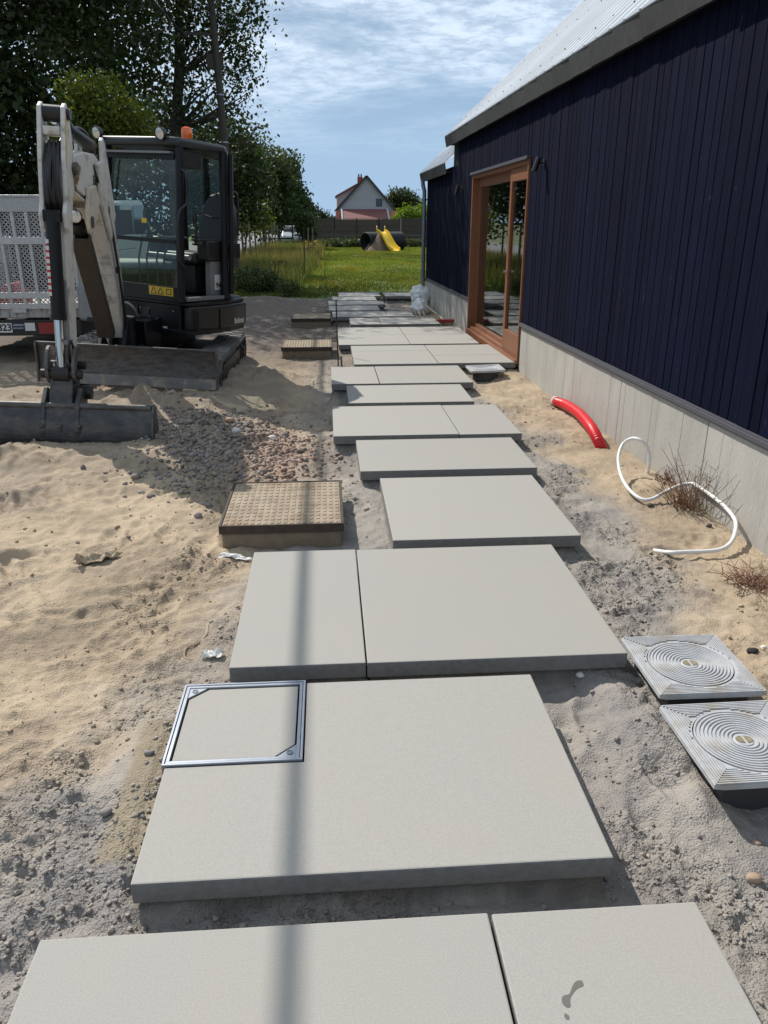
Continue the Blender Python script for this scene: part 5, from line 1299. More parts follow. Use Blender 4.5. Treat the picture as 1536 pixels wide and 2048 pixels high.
# ramp gate
W0, W1 = TXL + 0.02, TXR - 0.02
mb = MB(); mb.box((W0, TY - 0.02, Z_GP), (W1, TY + 0.02, Z_GT)); mb.box((W0, TY - 0.035, Z_GT - 0.012), (W1, TY + 0.04, Z_GT + 0.012)); gt = obj('ramp_gate', mb, M_CHEQ, trk_, bev=0.004)
for zc, hh in ((Z_C1, 0.04), (Z_C2, 0.035), (Z_BED + 0.04, 0.03)):
    mb = MB(); mb.box((W0, TY - 0.034, zc - hh), (W1, TY + 0.012, zc + hh)); obj('cross_rail', mb, M_ALU, gt, bev=0.003)
nb = 12
for i in range(nb + 1):
    x = W0 + (W1 - W0)*i/nb
    mb = MB(); mb.box((x - 0.017, TY - 0.026, Z_BED), (x + 0.017, TY + 0.008, Z_GP - 0.001)); obj('upright_bar', mb, M_ALU, gt)
mb = MB(); z0, z1 = Z_BED + 0.02, Z_GP
stp = 0.052; H_ = z1 - z0
k = W0 - H_
while k < W1:
    for sg in (1, -1):
        xa, xb = (k, k + H_) if sg == 1 else (k + H_, k)
        # clip to the gate
        za, zb2 = z0, z1
        def cl(x, z, x2, z2, lim, lo):
            t = (lim - x)/(x2 - x); return lim, z + (z2 - z)*t
        pa, pb = [xa, za], [xb, zb2]
        for lim, lo in ((W0, True), (W1, False)):
            for P_, Q_ in ((pa, pb), (pb, pa)):
                if (P_[0] < lim) if lo else (P_[0] > lim):
                    if abs(Q_[0] - P_[0]) > 1e-6: P_[:] = list(cl(P_[0], P_[1], Q_[0], Q_[1], lim, lo))
        if abs(pa[0] - pb[0]) > 0.02: mb.beam((pa[0], TY + 0.012, pa[1]), (pb[0], TY + 0.012, pb[1]), 0.0095, 0.008, up=(0, 1, 0))
    k += stp
o = obj('mesh_infill', mb, M_ALU, gt, kind='stuff')
# load bed
mb = MB(); mb.box((TXL, TY + 0.05, Z_BED - 0.10), (TXR, 12.770, Z_BED - 0.02)); obj('bed_floor', mb, M_ALUDIRT, trk_, bev=0.005)
mb = MB(); mb.box((TXL, TY + 0.0, Z_BED - 0.10), (TXR, TY + 0.049, Z_BED + 0.005)); obj('rear_rail', mb, M_ALUDIRT, trk_, bev=0.006)
for x in (-3.62, -4.5):
    mb = MB(); mb.box((x - 0.08, TY - 0.03, Z_BED - 0.04), (x + 0.08, TY - 0.002, Z_BED + 0.03)); obj('hinge', mb, M_ALU, trk_, bev=0.004)
zt_side = tz(476, 160, 9.5)
for sx, x in ((1, TXR), (-1, TXL)):
    n = 4; hgt = (zt_side - Z_BED)/n
    for k in range(n):
        mb = MB(); mb.box((x - 0.016, TY + 0.06, Z_BED + k*hgt + 0.004), (x + 0.016, 12.750, Z_BED + (k+1)*hgt - 0.004)); obj('side_plank', mb, M_TWHITE if k > 1 else M_ALUDIRT, trk_, bev=0.006)
    mb = MB(); mb.box((x - 0.024, TY + 0.052, Z_BED - 0.02), (x + 0.026, TY + 0.11, zt_side + 0.02)); obj('corner_post', mb, M_ALU, trk_, bev=0.004)
    for zz in (Z_BED + 0.2, zt_side - 0.12):
        mb = MB(); mb.box((x + sx*0.018, TY + 0.12, zz - 0.03), (x + sx*0.05, TY + 0.20, zz + 0.03)); obj('latch', mb, M_DARKGREY, trk_, bev=0.004)
mb = MB(); mb.box((TXL + 0.03, 12.710, Z_BED), (TXR - 0.03, 12.760, Z_GT - 0.10)); obj('headboard', mb, M_DARKGREY, trk_)
# chassis, underrun bar with plate and lamps
mb = MB()
for x in (-4.5, -3.7): mb.box((x - 0.04, TY + 0.15, 0.30), (x + 0.04, 14.6, 0.44))
mb.box((-4.45, 10.77, 0.16), (-3.75, 10.87, 0.30)); mb.box((-4.45, 13.87, 0.16), (-3.75, 13.97, 0.30)); obj('chassis', mb, M_BLACKP, trk_)
zb0, zb1 = tz(672, 40), tz(640, 40)
mb = MB(); mb.box((TXL + 0.05, TY + 0.02, zb0), (TXR - 0.05, TY + 0.08, zb1)); br = obj('underrun_bar', mb, M_DARKGREY, trk_, bev=0.008)
def onbar(px0, px1, py0, py1, nm, m, th=0.006):
    a, b = at(px0, py1, TY), at(px1, py0, TY); mb = MB(); mb.box((a.x, TY + 0.02 - th, a.z), (b.x, TY + 0.0195, b.z)); return obj(nm, mb, m, br)
pw = 0.52; pr = at(23, 655, TY).x; pz = at(10, 656, TY).z
mb = MB(); mb.box((pr - pw, TY + 0.013, pz - 0.055), (pr, TY + 0.0195, pz + 0.055)); np_ = obj('number_plate', mb, M_PLATEWHITE, br)
text('lettering', '823', 0.112, Matrix.Translation((pr - 0.085, TY + 0.0115, pz)) @ Matrix.Rotation(math.pi/2, 4, 'X'), M_BLACKINK, np_, bold=0.003)
sg_ = onbar(24.5, 48, 646, 660, 'dealer_sticker', M_BLUESIGN)
mb = MB(); a, b = at(26, 651, TY), at(46, 649.5, TY); mb.box((a.x, TY + 0.011, a.z), (b.x, TY + 0.0139, b.z)); a, b = at(26, 657, TY), at(46, 656, TY); mb.box((a.x, TY + 0.011, a.z), (b.x, TY + 0.0139, b.z)); obj('print_line', mb, M_STICKER, sg_, kind='stuff')
onbar(50, 68, 646, 662, 'marker_plate', M_STICKER)
onbar(80, 110, 645, 668, 'tail_lamp', M_REDLAMP, 0.03)
mb = MB(); mb.box((TXL + 0.12, TY - 0.01, zb0 + 0.02), (TXL + 0.36, TY + 0.0195, zb1 - 0.02)); obj('tail_lamp', mb, M_REDLAMP, br)
def wheel(par, c, r, w, nm='wheel'):
    mb = MB(); mb.lathe([(r*0.62, -w/2), (r*0.92, -w/2), (r, -w/2 + 0.03), (r, w/2 - 0.03), (r*0.92, w/2), (r*0.62, w/2)], c, (1, 0, 0), 28); wo = obj(nm, mb, M_TYRE, par, smooth=40)
    mb = MB(); mb.lathe([(r*0.2, -w/2 + 0.02), (r*0.61, -w/2 + 0.015), (r*0.61, w/2 - 0.015), (r*0.25, w/2 - 0.05), (r*0.1, w/2 - 0.02)], c, (1, 0, 0), 20); obj('rim', mb, M_ALU, wo, smooth=40)
for x in (-4.85, -3.33):
    for y in (10.92, 14.020): wheel(trk_, (x, y, 0.21), 0.34, 0.22)
# cab
CT = Matrix.Translation((0, 0.57, 0))
mb = MB(CT)
side = [(12.25, 0.28), (12.25, 1.32), (12.40, 1.86), (13.35, 1.90), (13.95, 1.34), (14.55, 1.22), (14.72, 0.95), (14.72, 0.28)]
mb.prism(side, (TXL + 0.10, 0, 0), (0, 1, 0), (0, 0, 1), (1, 0, 0), (TXR - TXL) - 0.20); cb_ = obj('cab', mb, M_TWHITE, trk_, bev=0.06, seg=3, smooth=50)
M_DKGLASS = mat('dark_vehicle_glass', (0.01, 0.012, 0.013), rough=0.06, spec=0.8)
mb = MB(CT); mb.prism([(12.255 - 0.01, 1.36), (12.385 - 0.01, 1.80), (12.40, 1.80), (12.27, 1.36)], (TXL + 0.25, 0, 0), (0, 1, 0), (0, 0, 1), (1, 0, 0), (TXR - TXL) - 0.5); obj('rear_window', mb, M_DKGLASS, cb_)
for x in (TXL + 0.092, TXR - 0.104):
    mb = MB(CT); mb.prism([(12.5, 1.38), (12.58, 1.80), (13.30, 1.82), (13.75, 1.38)], (x, 0, 0), (0, 1, 0), (0, 0, 1), (1, 0, 0), 0.012); obj('side_window', mb, M_DKGLASS, cb_)
mb = MB(CT); mb.prism([(13.40, 1.87), (13.93, 1.37), (13.945, 1.385), (13.415, 1.885)], (TXL + 0.22, 0, 0), (0, 1, 0), (0, 0, 1), (1, 0, 0), (TXR - TXL) - 0.44); obj('windscreen', mb, M_DKGLASS, cb_)
# a red load glimpsed through the mesh
rc = MB(); rc.prism([(-0.16, 0), (0.16, 0), (0.13, 0.16), (0.05, 0.30), (-0.06, 0.27), (-0.14, 0.14)], (-3.85, TY + 0.35, Z_BED - 0.019), (1, 0, 0), (0, 0, 1), (0, 1, 0), 0.35)
o = obj('fuel_can', rc, M_REDCARGO, org=(-3.85, TY + 0.5, Z_BED - 0.019), bev=0.03); tag(o, 'red can standing on the truck bed, seen through the mesh ramp', 'fuel can')
# ------------------------------------------------------------------ trees and planting
M_LEAF_DARK = leaf_mat('dark_green_leaves', (0.026, 0.042, 0.013), 0.24)
M_LEAF_POP = leaf_mat('poplar_leaves', (0.034, 0.050, 0.019), 0.30)
M_LEAF_LIME = leaf_mat('yellow_green_leaves', (0.085, 0.115, 0.020), 0.45)
M_LEAF_MID = leaf_mat('mid_green_leaves', (0.040, 0.060, 0.021), 0.32)
M_LEAF_BRIGHT = leaf_mat('bright_hedge_leaves', (0.12, 0.19, 0.02), 0.4)
M_BARK = mat('grey_brown_bark', (0.055, 0.048, 0.040), rough=0.95, var=0.3, vscale=8, bump=0.5, bscale=25)
def leaf_cloud(blobs, n, size, seed, clump=0.28, per=26, hollow=0.45, droop=0.0):
    "leaf quads grouped in clumps through the volume of several ellipsoids"
    R = np.random.default_rng(seed)
    vol = np.array([b[1][0]*b[1][1]*b[1][2] for b in blobs])**0.75; vol = vol/vol.sum()
    C = []; S = []
    nc = max(1, n//per)
    which = R.choice(len(blobs), nc, p=vol)
    for w in which:
        c, r = blobs[w]
        v = R.normal(size=3); v /= np.linalg.norm(v)
        q = (hollow + (1-hollow)*R.random())**0.8
        q *= 1 + 0.16*math.sin(5*v[0] + seed)*math.cos(4*v[2] + w)
        C.append(np.array(c) + v*np.array(r)*q); S.append(R.uniform(0.6, 1.5)*clump)
    C = np.array(C); S = np.array(S)
    k = np.repeat(np.arange(nc), per)
    P = C[k] + np.clip(R.normal(size=(nc*per, 3)), -1.5, 1.5)*S[k][:, None]*np.array([1, 1, 0.8])
    m = len(P)
    a = R.normal(size=(m, 3)); a /= np.linalg.norm(a, axis=1)[:, None]
    b = R.normal(size=(m, 3)); b -= a*(a*b).sum(1)[:, None]; b /= np.linalg.norm(b, axis=1)[:, None]
    s = size*R.uniform(0.55, 1.25, m)[:, None]
    V = np.stack([P - a*s*0.55, P + b*s*0.36 + a*s*0.05, P + a*s*0.55, P - b*s*0.36 + a*s*0.05], 1).reshape(-1, 3)
    F = np.arange(4*m).reshape(m, 4)
    cv = R.uniform(0.7, 1.3, nc)[k]*R.uniform(0.75, 1.25, m)
    col = np.stack([cv*R.uniform(0.85, 1.2, m), cv, cv*R.uniform(0.7, 1.1, m), np.ones(m)], 1)
    return V, F, np.repeat(col, 4, 0)
def tree(name, label, cat, base, blobs, n, size, m, seed, trunk_r=0.2, group=None, clump=0.28, lean=(0, 0), hollow=0.45, per=26):
    base = Vector(base); R = random.Random(seed)
    t = thing(name, label, cat, base, group)
    top = max(b[0][2] + 0.3*b[1][2] for b in blobs)
    cxm = sum(b[0][0] for b in blobs)/len(blobs); cym = sum(b[0][1] for b in blobs)/len(blobs)
    mb = MB(); pts = []; N = 9
    for i in range(N + 1):
        f = i/N
        pts.append((base.x + (cxm - base.x)*f**1.3 + R.uniform(-0.08, 0.08)*(f > 0)*trunk_r*4, base.y + (cym - base.y)*f**1.3, base.z - 0.1 + (top - base.z)*f))
    rr = [trunk_r*(1.15 - 0.95*(i/N)) for i in range(N + 1)]
    mb.tube(pts, 1, 9, rr=rr)
    for c, r in blobs:
        k = R.randint(3, 6); f = min(0.9, max(0.25, (c[2] - r[2]*0.6 - base.z)/(top - base.z)))
        p = Vector(pts[int(f*N)]); c = Vector(c)
        for j in range(3):
            e_ = c + Vector((R.uniform(-.7, .7)*r[0], R.uniform(-.7, .7)*r[1], R.uniform(-.4, .7)*r[2]))
            mid = (p + e_)/2 + Vector((R.uniform(-.15, .15), R.uniform(-.15, .15), -0.05))*(e_ - p).length
            cu = bez([p, mid, e_], 4); q0 = trunk_r*(1 - 0.75*f)*0.36
            mb.tube(cu, 1, 6, rr=[q0*(1 - 0.85*i/(len(cu)-1)) for i in range(len(cu))])
    obj('trunk', mb, M_BARK, t, smooth=60)
    V, F, Cc = leaf_cloud([((b[0][0], b[0][1], b[0][2]), b[1]) for b in blobs], n, size, seed, clump, hollow=hollow, per=per)
    np_mesh('crown', V, F, m, t, attrs={'Col': Cc})
    return t
def B(px, py, y, rx, ry, rz): p = at(px, py, y); return ((p.x, p.y, p.z), (rx, ry, rz))
GT = 'roadside trees on the left'
G0 = -0.23
tree('dense_tree', 'dense dark broadleaf tree filling the upper left behind the truck', 'tree', (-8.6, 21.5, G0),
     [B(40, 60, 21, 2.6, 2.2, 2.2), B(110, -60, 24, 2.6, 2.0, 2.2), B(200, 20, 25.5, 1.8, 1.4, 2.0), B(-60, 240, 20.5, 2.2, 2.0, 2.0), B(60, 300, 21, 1.9, 1.8, 1.5), B(-180, 80, 20, 2.6, 2.4, 2.6), B(240, 70, 23, 1.3, 1.5, 1.6), B(-150, 380, 20, 2.0, 1.8, 1.8), B(90, 390, 21.5, 1.8, 1.6, 1.1), B(0, -200, 21, 2.8, 2.5, 2.4)],
     46000, 0.155, M_LEAF_DARK, 1, 0.30, GT, 0.34)
tree('poplar_tree', 'tall loose poplar with sky showing through, behind the excavator cab', 'tree', (-4.6, 25.5, G0),
     [B(400, 50, 26, 1.5, 1.5, 1.5), B(330, 40, 25.5, 1.3, 1.4, 1.5), B(470, 70, 25.6, 0.75, 0.9, 1.0), B(350, 190, 25.5, 1.2, 1.3, 1.2), B(440, 190, 26.0, 0.9, 1.0, 1.0), B(480, 130, 25.8, 0.5, 0.6, 0.5), B(505, 30, 25.6, 0.35, 0.5, 0.6), B(500, 185, 25.8, 0.28, 0.4, 0.3), B(470, 270, 26.0, 0.7, 0.9, 0.7), B(515, 262, 25.9, 0.22, 0.3, 0.25), B(400, 280, 25.5, 1.1, 1.2, 0.9),
      B(430, -60, 25.5, 1.9, 1.9, 1.7), ((-4.6, 23.4, 11.3), (2.2, 2.0, 1.7)), ((-5.3, 25.6, 12.0), (1.6, 1.5, 1.4)), ((-3.2, 23.8, 10.2), (1.6, 1.6, 1.4)), ((-3.6, 22.6, 12.6), (1.8, 1.7, 1.3))],
     21000, 0.12, M_LEAF_POP, 2, 0.20, GT, 0.30, hollow=0.25, per=20)
tree('dark_tree', 'low dark tree behind the cab, under the loose poplar', 'tree', (-5.6, 30, G0),
     [B(300, 300, 29, 1.9, 1.7, 1.5), B(400, 340, 30, 1.8, 1.7, 1.6), B(470, 340, 30.5, 1.0, 1.2, 1.6), B(250, 230, 30, 1.6, 1.6, 1.4), B(440, 410, 30.5, 1.6, 1.5, 1.2), B(330, 400, 29, 1.8, 1.6, 1.3), B(505, 320, 31, 0.45, 0.6, 0.7), B(180, 400, 29, 2.2, 1.6, 1.3)],
     15000, 0.16, M_LEAF_DARK, 3, 0.20, GT, 0.32)
tree('sunlit_tree', 'small sunlit yellow-green tree just left of the cab roof', 'tree', (-4.55, 17.2, -0.2),
     [B(205, 225, 17.0, 0.75, 0.7, 0.55), B(150, 262, 17.0, 0.55, 0.6, 0.45), B(258, 262, 17.0, 0.5, 0.6, 0.42), B(210, 290, 17.0, 0.8, 0.7, 0.5), B(175, 195, 17.0, 0.4, 0.5, 0.35)],
     9000, 0.085, M_LEAF_LIME, 4, 0.09, GT, 0.16)
for i, (lab, base, bl, n, sz, m) in enumerate([
    ('dark tree whose crown edge meets the sky right of the cab door', (-5.4, 46, G0), [B(490, 335, 46, 1.1, 1.5, 1.9), B(465, 400, 45, 1.9, 2.0, 2.0), B(508, 395, 46, 0.9, 1.3, 1.9), B(440, 320, 46, 1.9, 2, 2.2)], 9000, 0.21, M_LEAF_MID),
    ('pale-topped tree left of the far thin pole', (-4.6, 61, G0), [B(540, 335, 60, 1.1, 1.5, 1.2), B(553, 385, 60, 1.3, 1.6, 1.9), B(535, 420, 60, 1.6, 1.8, 1.8), B(515, 350, 62, 1.4, 1.8, 2.2)], 9000, 0.24, M_LEAF_MID),
    ('grey-green tree right of the far thin pole', (-3.9, 74, G0), [B(582, 350, 74, 0.8, 1.3, 1.5), B(592, 402, 74, 0.9, 1.4, 1.9), B(575, 420, 74, 1.6, 1.8, 2.0), B(570, 345, 75, 1.2, 1.6, 1.6)], 8000, 0.27, M_LEAF_MID),
    ('farther dark tree closing the row by the lane', (-3.6, 100, G0), [B(602, 412, 100, 0.9, 1.6, 1.6), B(595, 430, 100, 2.0, 2.0, 2.0)], 5000, 0.33, M_LEAF_DARK)]):
    tree('roadside_tree', lab, 'tree', base, bl, n, sz, m, 20 + i, 0.16, GT, 0.42)
for i, (px, y, hpx) in enumerate(((628, 150, 412), (648, 190, 426), (667, 230, 431), (612, 170, 420))):
    c = at(px, (hpx + 447)/2, y); h = (at(px, hpx, y).z - G0)
    tree('distant_tree', ['round dark tree far down the lane', 'smaller dark tree far off, just left of the white house', 'very distant tree touching the white house wall', 'far tree behind the last roadside tree'][i], 'tree', (c.x, y, -0.3),
         [((c.x, y, h*0.55), (h*0.42, h*0.4, h*0.36)), ((c.x - h*0.3, y, h*0.42), (h*0.35, h*0.3, h*0.3)), ((c.x + h*0.3, y, h*0.4), (h*0.35, h*0.3, h*0.28))], 2600, 0.40, M_LEAF_DARK, 40 + i, 0.2, 'distant trees down the lane', 0.5)
tree('round_shrub', 'yellow-green bush in the verge right of the cab door', 'shrub', (-3.85, 38, -0.25), [B(508, 425, 38, 0.62, 0.6, 0.55), B(490, 440, 38, 0.6, 0.6, 0.5), B(520, 445, 38, 0.45, 0.5, 0.4), B(500, 405, 38, 0.35, 0.4, 0.3)], 4000, 0.11, M_LEAF_LIME, 51, 0.06, None, 0.18)
tree('garden_tree', 'dull green tree right of the white gabled house', 'tree', (10.6, 108, -0.3), [B(800, 402, 108, 1.7, 1.6, 1.5), B(785, 420, 108, 1.5, 1.5, 1.5), B(825, 415, 109, 1.5, 1.5, 1.4), B(812, 388, 108, 0.9, 1.0, 0.8), B(770, 412, 110, 0.9, 1.0, 0.9)], 6000, 0.30, M_LEAF_MID, 52, 0.18, None, 0.4)
tree('bright_shrub', 'bright lime green shrub over the screen fence', 'shrub', (9.6, 84, -0.3), [B(812, 430, 84, 0.9, 0.9, 0.75), B(830, 428, 84, 0.9, 0.9, 0.8), B(848, 428, 84, 0.9, 0.9, 0.8), B(800, 436, 84, 0.6, 0.7, 0.5), B(820, 445, 84, 1.6, 0.8, 1.0)], 5000, 0.19, M_LEAF_BRIGHT, 53, 0.1, None, 0.26)
tree('clipped_hedge', 'olive hedge bush in front of the parked car', 'shrub', (-1.85, 60, -0.25), [B(606, 452, 60, 0.65, 0.7, 0.8), B(618, 462, 60, 0.55, 0.7, 0.7), B(604, 437, 60, 0.5, 0.5, 0.32), B(622, 440, 60, 0.45, 0.5, 0.3)], 4000, 0.15, M_LEAF_MID, 54, 0.08, None, 0.22)
# low planting along the screen fence
M_WEED = leaf_mat('weed_leaves', (0.055, 0.080, 0.030), 0.35)
for i, px in enumerate((640, 668, 694, 712, 800, 822, 838)):
    c = at(px, 492 - (i % 2)*3, 63)
    tree('border_plant', ['leftmost low bush before the screen fence, nearest the young tree', 'second low bush from the left before the screen fence', 'third low bush from the left before the screen fence', 'low bush just left of the black tube mouth', 'low bush just right of the black tube', 'low bush midway between black tube and downpipe', 'low bush nearest the zinc downpipe'][i], 'plant', (c.x, 63, -0.25), [((c.x, 63, 0.05), (0.5, 0.45, 0.28)), ((c.x + 0.3, 63, -0.02), (0.4, 0.4, 0.25))], 700, 0.14, M_WEED, 60 + i, 0.03, 'low bushes along the screen fence', 0.16)
def bush(nm, lab, cat, px, py, y, r, n, m, seed, sz, group=None):
    c = at(px, py, y); return tree(nm, lab, cat, (c.x, c.y, -0.25), [((c.x, c.y, -0.2 + r*0.55), (r, r*0.9, r*0.55)), ((c.x + r*0.5, c.y, -0.2 + r*0.4), (r*0.6, r*0.6, r*0.4))], n, sz, m, seed, 0.02, group, r*0.3)
bush('weed_clump', 'dark weed clump at the left end of the lawn edge, beside the cab door', 'weeds', 500, 560, 22.5, 0.50, 2600, M_WEED, 71, 0.075, 'weed clumps by the cab door')
bush('weed_clump', 'leafy weed clump a step further from the cab door along the lawn edge', 'weeds', 527, 562, 22.0, 0.42, 2200, M_WEED, 72, 0.07, 'weed clumps by the cab door')
bush('weed_clump', 'tall weed clump among the meadow grass, farthest from the cab door', 'weeds', 560, 525, 27, 0.40, 1600, M_WEED, 73, 0.08, 'weed clumps by the cab door')
bush('weed_clump', 'low brownish weed clump on the soil edge right of the cab door', 'weeds', 573, 590, 20.6, 0.30, 900, M_WEED, 74, 0.06, 'weed clumps by the cab door')
# grass: short blades on the near lawn, long seeding grass in the verge
M_BLADE = leaf_mat('grass_blades', (0.115, 0.155, 0.028), 0.42)
M_MEADOW = leaf_mat('seeding_meadow_grass', (0.140, 0.150, 0.055), 0.38)
def blades(nm, n, xr_, yr_, h, w, m, seed, dens=None, colf=None, z=-0.215):
    R = np.random.default_rng(seed)
    x = R.uniform(*xr_, n); u = R.random(n); y = yr_[0]*(yr_[1]/yr_[0])**u
    if dens is not None:
        k = R.random(n) < dens(x, y); x = x[k]; y = y[k]; n = len(x)
    hh = h*R.uniform(0.5, 1.3, n)*(1 + 0.4*pnoise(x*0.8, y*0.8, 8)); a = R.uniform(0, 2*np.pi, n); ln = R.uniform(0.1, 0.5, n)*hh; la = R.uniform(0, 2*np.pi, n)
    ww = w*R.uniform(0.6, 1.3, n)*(1 + y/40.0)
    bx, by = np.cos(a)*ww, np.sin(a)*ww
    zz = np.full(n, z) + 0.0
    V = np.stack([np.stack([x - bx, y - by, zz], 1), np.stack([x + bx, y + by, zz], 1), np.stack([x + np.cos(la)*ln, y + np.sin(la)*ln, zz + hh], 1)], 1).reshape(-1, 3)
    c = R.uniform(0.65, 1.35, n); col = np.stack([c*R.uniform(0.8, 1.25, n), c, c*R.uniform(0.7, 1.1, n), np.ones(n)], 1)
    if colf is not None: col = colf(x, y, col, R)
    return np_mesh(nm, V, np.arange(3*n).reshape(n, 3), m, attrs={'Col': np.repeat(col, 3, 0)}, kind='stuff')
def lcol(x, y, col, R):
    k_ = 1 + 0.55*pnoise(x*0.22, y*0.10, 16) + 0.35*pnoise(x*0.9, y*0.4, 18) - 0.30*sstep(25.5, 23.0, y + 0.6*pnoise(x*0.5, y*0.3, 12))
    yl = np.clip(pnoise(x*0.5, y*0.18, 19)*1.2, 0, 0.6); k_ = k_[:, None]*np.stack([1 + yl, 1 + 0.15*yl, 1 + 0.1*yl, 0*yl + 1], 1)
    return np.concatenate([(col*k_)[:, :3], np.ones((len(x), 1))], 1)
tag(blades('lawn_grass', 130000, (-3.4, 8.5), (19.9, 66), 0.060, 0.009, M_BLADE, 5, dens=lambda x, y: sstep(-0.3, 0.35, x + 2.6 + 0.5*pnoise(x, y*0.6, 4) + 0.03*(y - 22))*sstep(19.9, 20.7, y + 0.4*pnoise(x*1.2, y, 6)), colf=lcol), 'short mown lawn grass')
def mcol(x, y, col, R):
    g_ = sstep(-0.1, 0.35, pnoise(x*0.7, y*0.25, 14) + R.normal(0, 0.15, len(x)))[:, None]
    gr = col*np.array([0.42, 0.72, 0.45, 1]); pk = col*np.array([1.15, 0.95, 0.9, 1]); r = R.random(len(x))[:, None]
    out = gr*g_ + pk*(1-g_); return np.where(r > 0.93, col*np.array([1.6, 1.55, 1.4, 1]), out)
tag(blades('meadow_grass', 34000, (-4.4, -0.1), (22.5, 62), 0.55, 0.010, M_MEADOW, 6, dens=lambda x, y: sstep(0.4, -0.5, x + 0.9 - 0.018*(y-22) + 0.5*pnoise(x*0.9, y*0.4, 7))*(0.35 + 0.65*sstep(22.5, 28, y)), colf=mcol), 'tall seeding grass and wildflowers along the post fence')
bl_ = []
c = at(622, 489, 42)
fl = thing('flower_clump', 'clump of yellow ragwort flowers in the meadow by the young tree', 'flowers', (c.x, 42, -0.23))
mb = MB(); R_ = random.Random(3)
heads = []
for k in range(26):
    x0 = c.x + R_.uniform(-0.12, 0.12); hx = c.x + R_.uniform(-0.28, 0.28); hy = 42 + R_.uniform(-0.25, 0.25); hz = c.z + R_.uniform(-0.16, 0.16)
    mb.tube([(x0, 42, -0.23), ((x0+hx)/2, (42+hy)/2, (hz-0.2)/2), (hx, hy, hz)], 0.007, 5); heads.append((hx, hy, hz))
obj('stems', mb, mat('green_stem', (0.06, 0.09, 0.03), rough=0.8), fl, kind='stuff')
mb = MB()
for h_ in heads:
    for q in range(6):
        p = Vector(h_) + Vector((R_.uniform(-.06, .06), R_.uniform(-.06, .06), R_.uniform(-.02, .03))); mb.lathe([(0.004, 0), (0.028, 0.004), (0.018, 0.014), (0.003, 0.016)], p, (R_.uniform(-.3, .3), R_.uniform(-.6, .1), 1), 6)
obj('flower_heads', mb, mat('ragwort_yellow', (0.62, 0.40, 0.012), rough=0.7), fl, kind='stuff')
# young tree between stakes
M_POSTW = mat('weathered_post', (0.15, 0.125, 0.095), rough=0.9, var=0.25, bump=0.3, bscale=20)
M_DKPOST = mat('dark_creosoted_wood', (0.030, 0.024, 0.020), rough=0.85, var=0.25)
for i, (px, ptop, pb, y, r, m, lab) in enumerate(((607, 456, 540, 31.5, 0.022, M_DKPOST, 'thin dark stake at the edge of the tall grass'), (616, 455, 507, 40, 0.03, M_POSTW, 'left pale stake tied beside the young tree'), (625, 455, 495, 41.5, 0.03, M_POSTW, 'right pale stake tied beside the young tree'))):
    a = at(px, ptop, y); mb = MB(); mb.cyl((a.x, y, -0.4), (a.x, y, a.z), r*1.05, r, n=10)
    tag(obj('tree_stake', mb, m, org=(a.x, y, -0.25), smooth=40), lab, 'stake')
# post and wire fence along the lane
for i in range(11):
    y = 29.5 + 3.15*i; x = -3.28 - 0.012*i
    mb = MB(); mb.cyl((x, y, -0.5), (x + random.uniform(-.03, .03), y, 1.55 + random.uniform(-0.06, 0.08)), 0.048, 0.042, n=10)
    tag(obj('fence_post', mb, M_POSTW, org=(x, y, -0.25), smooth=40), ('%s wooden post of the meadow wire fence counted from the cab door' % ['first', 'second', 'third', 'fourth', 'fifth', 'sixth', 'seventh', 'eighth', 'ninth', 'tenth', 'last and farthest'][i]), 'fence post', 'wire fence posts along the meadow')
wf = thing('fence_wire', 'thin strained wires between the round meadow fence posts', 'wire', (-3.3, 29.5, 0.2))
for zz in (0.25, 0.7, 1.15, 1.42):
    mb = MB(); mb.tube([(-3.28 - 0.012*i, 29.5 + 3.15*i, zz) for i in range(11)], 0.004, 4); obj('wire', mb, M_GALV, wf)
# dark rail fence with post across the lane end and along the screen fence
def rail_fence(nm, lab, x0, x1, y, step, z1, rails, m):
    t = thing(nm, lab, 'fence', ((x0+x1)/2, y, -0.25)); x = x0
    while x <= x1 + 0.01:
        mb = MB(); mb.box((x - 0.05, y - 0.05, -0.5), (x + 0.05, y + 0.05, z1)); obj('post', mb, m, t); x += step
    for zz in rails:
        x = x0
        while x < x1 - 0.1:
            mb = MB(); mb.box((x + 0.02, y - 0.085, zz - 0.05), (min(x + step, x1) - 0.02, y - 0.051, zz + 0.05)); obj('rail', mb, m, t); x += step
    return t
rail_fence('rail_fence', 'low dark post and rail fence before the screen fence', -1.2, 13.2, 66.5, 2.4, 0.72, (0.15, 0.60), mat('grey_rail_wood', (0.10, 0.085, 0.07), rough=0.9, var=0.2))
rail_fence('lane_gate_fence', 'short black rail fence across the verge by the parked car', -4.6, -2.5, 62, 1.05, 1.35, (0.45, 1.05), M_DKPOST)
sf = thing('screen_fence', 'tall dark brushwood screen fence with pale concrete posts across the garden', 'fence', (4.5, 74, -0.25))
M_REED = mat('dark_brushwood', (0.080, 0.064, 0.052), rough=0.95, var=0.35, vscale=2.5, bump=0.6, bscale=18, stretch=(6, 1, 0.7), obj_random=0.15)
M_CPOST = mat('pale_concrete_post', (0.22, 0.215, 0.205), rough=0.9)
zf = at(760, 438, 74).z
x = -3.2; k = 0
while x < 13.5:
    mb = MB(); mb.box((x + 0.06, 73.97, -0.3), (x + 1.94, 74.03, zf + random.uniform(-0.03, 0.03)))
    for hz in (0.35, 0.85, 1.3): mb.box((x + 0.06, 73.945, hz), (x + 1.94, 73.969, hz + 0.03))
    obj('screen_panel', mb, M_REED, sf)
    mb = MB(); mb.box((x - 0.055, 73.93, -0.4), (x + 0.055, 74.07, zf + 0.06)); obj('post', mb, M_CPOST if k in (5, 6) or k % 4 == 1 else M_DKPOST, sf)
    x += 2.0; k += 1
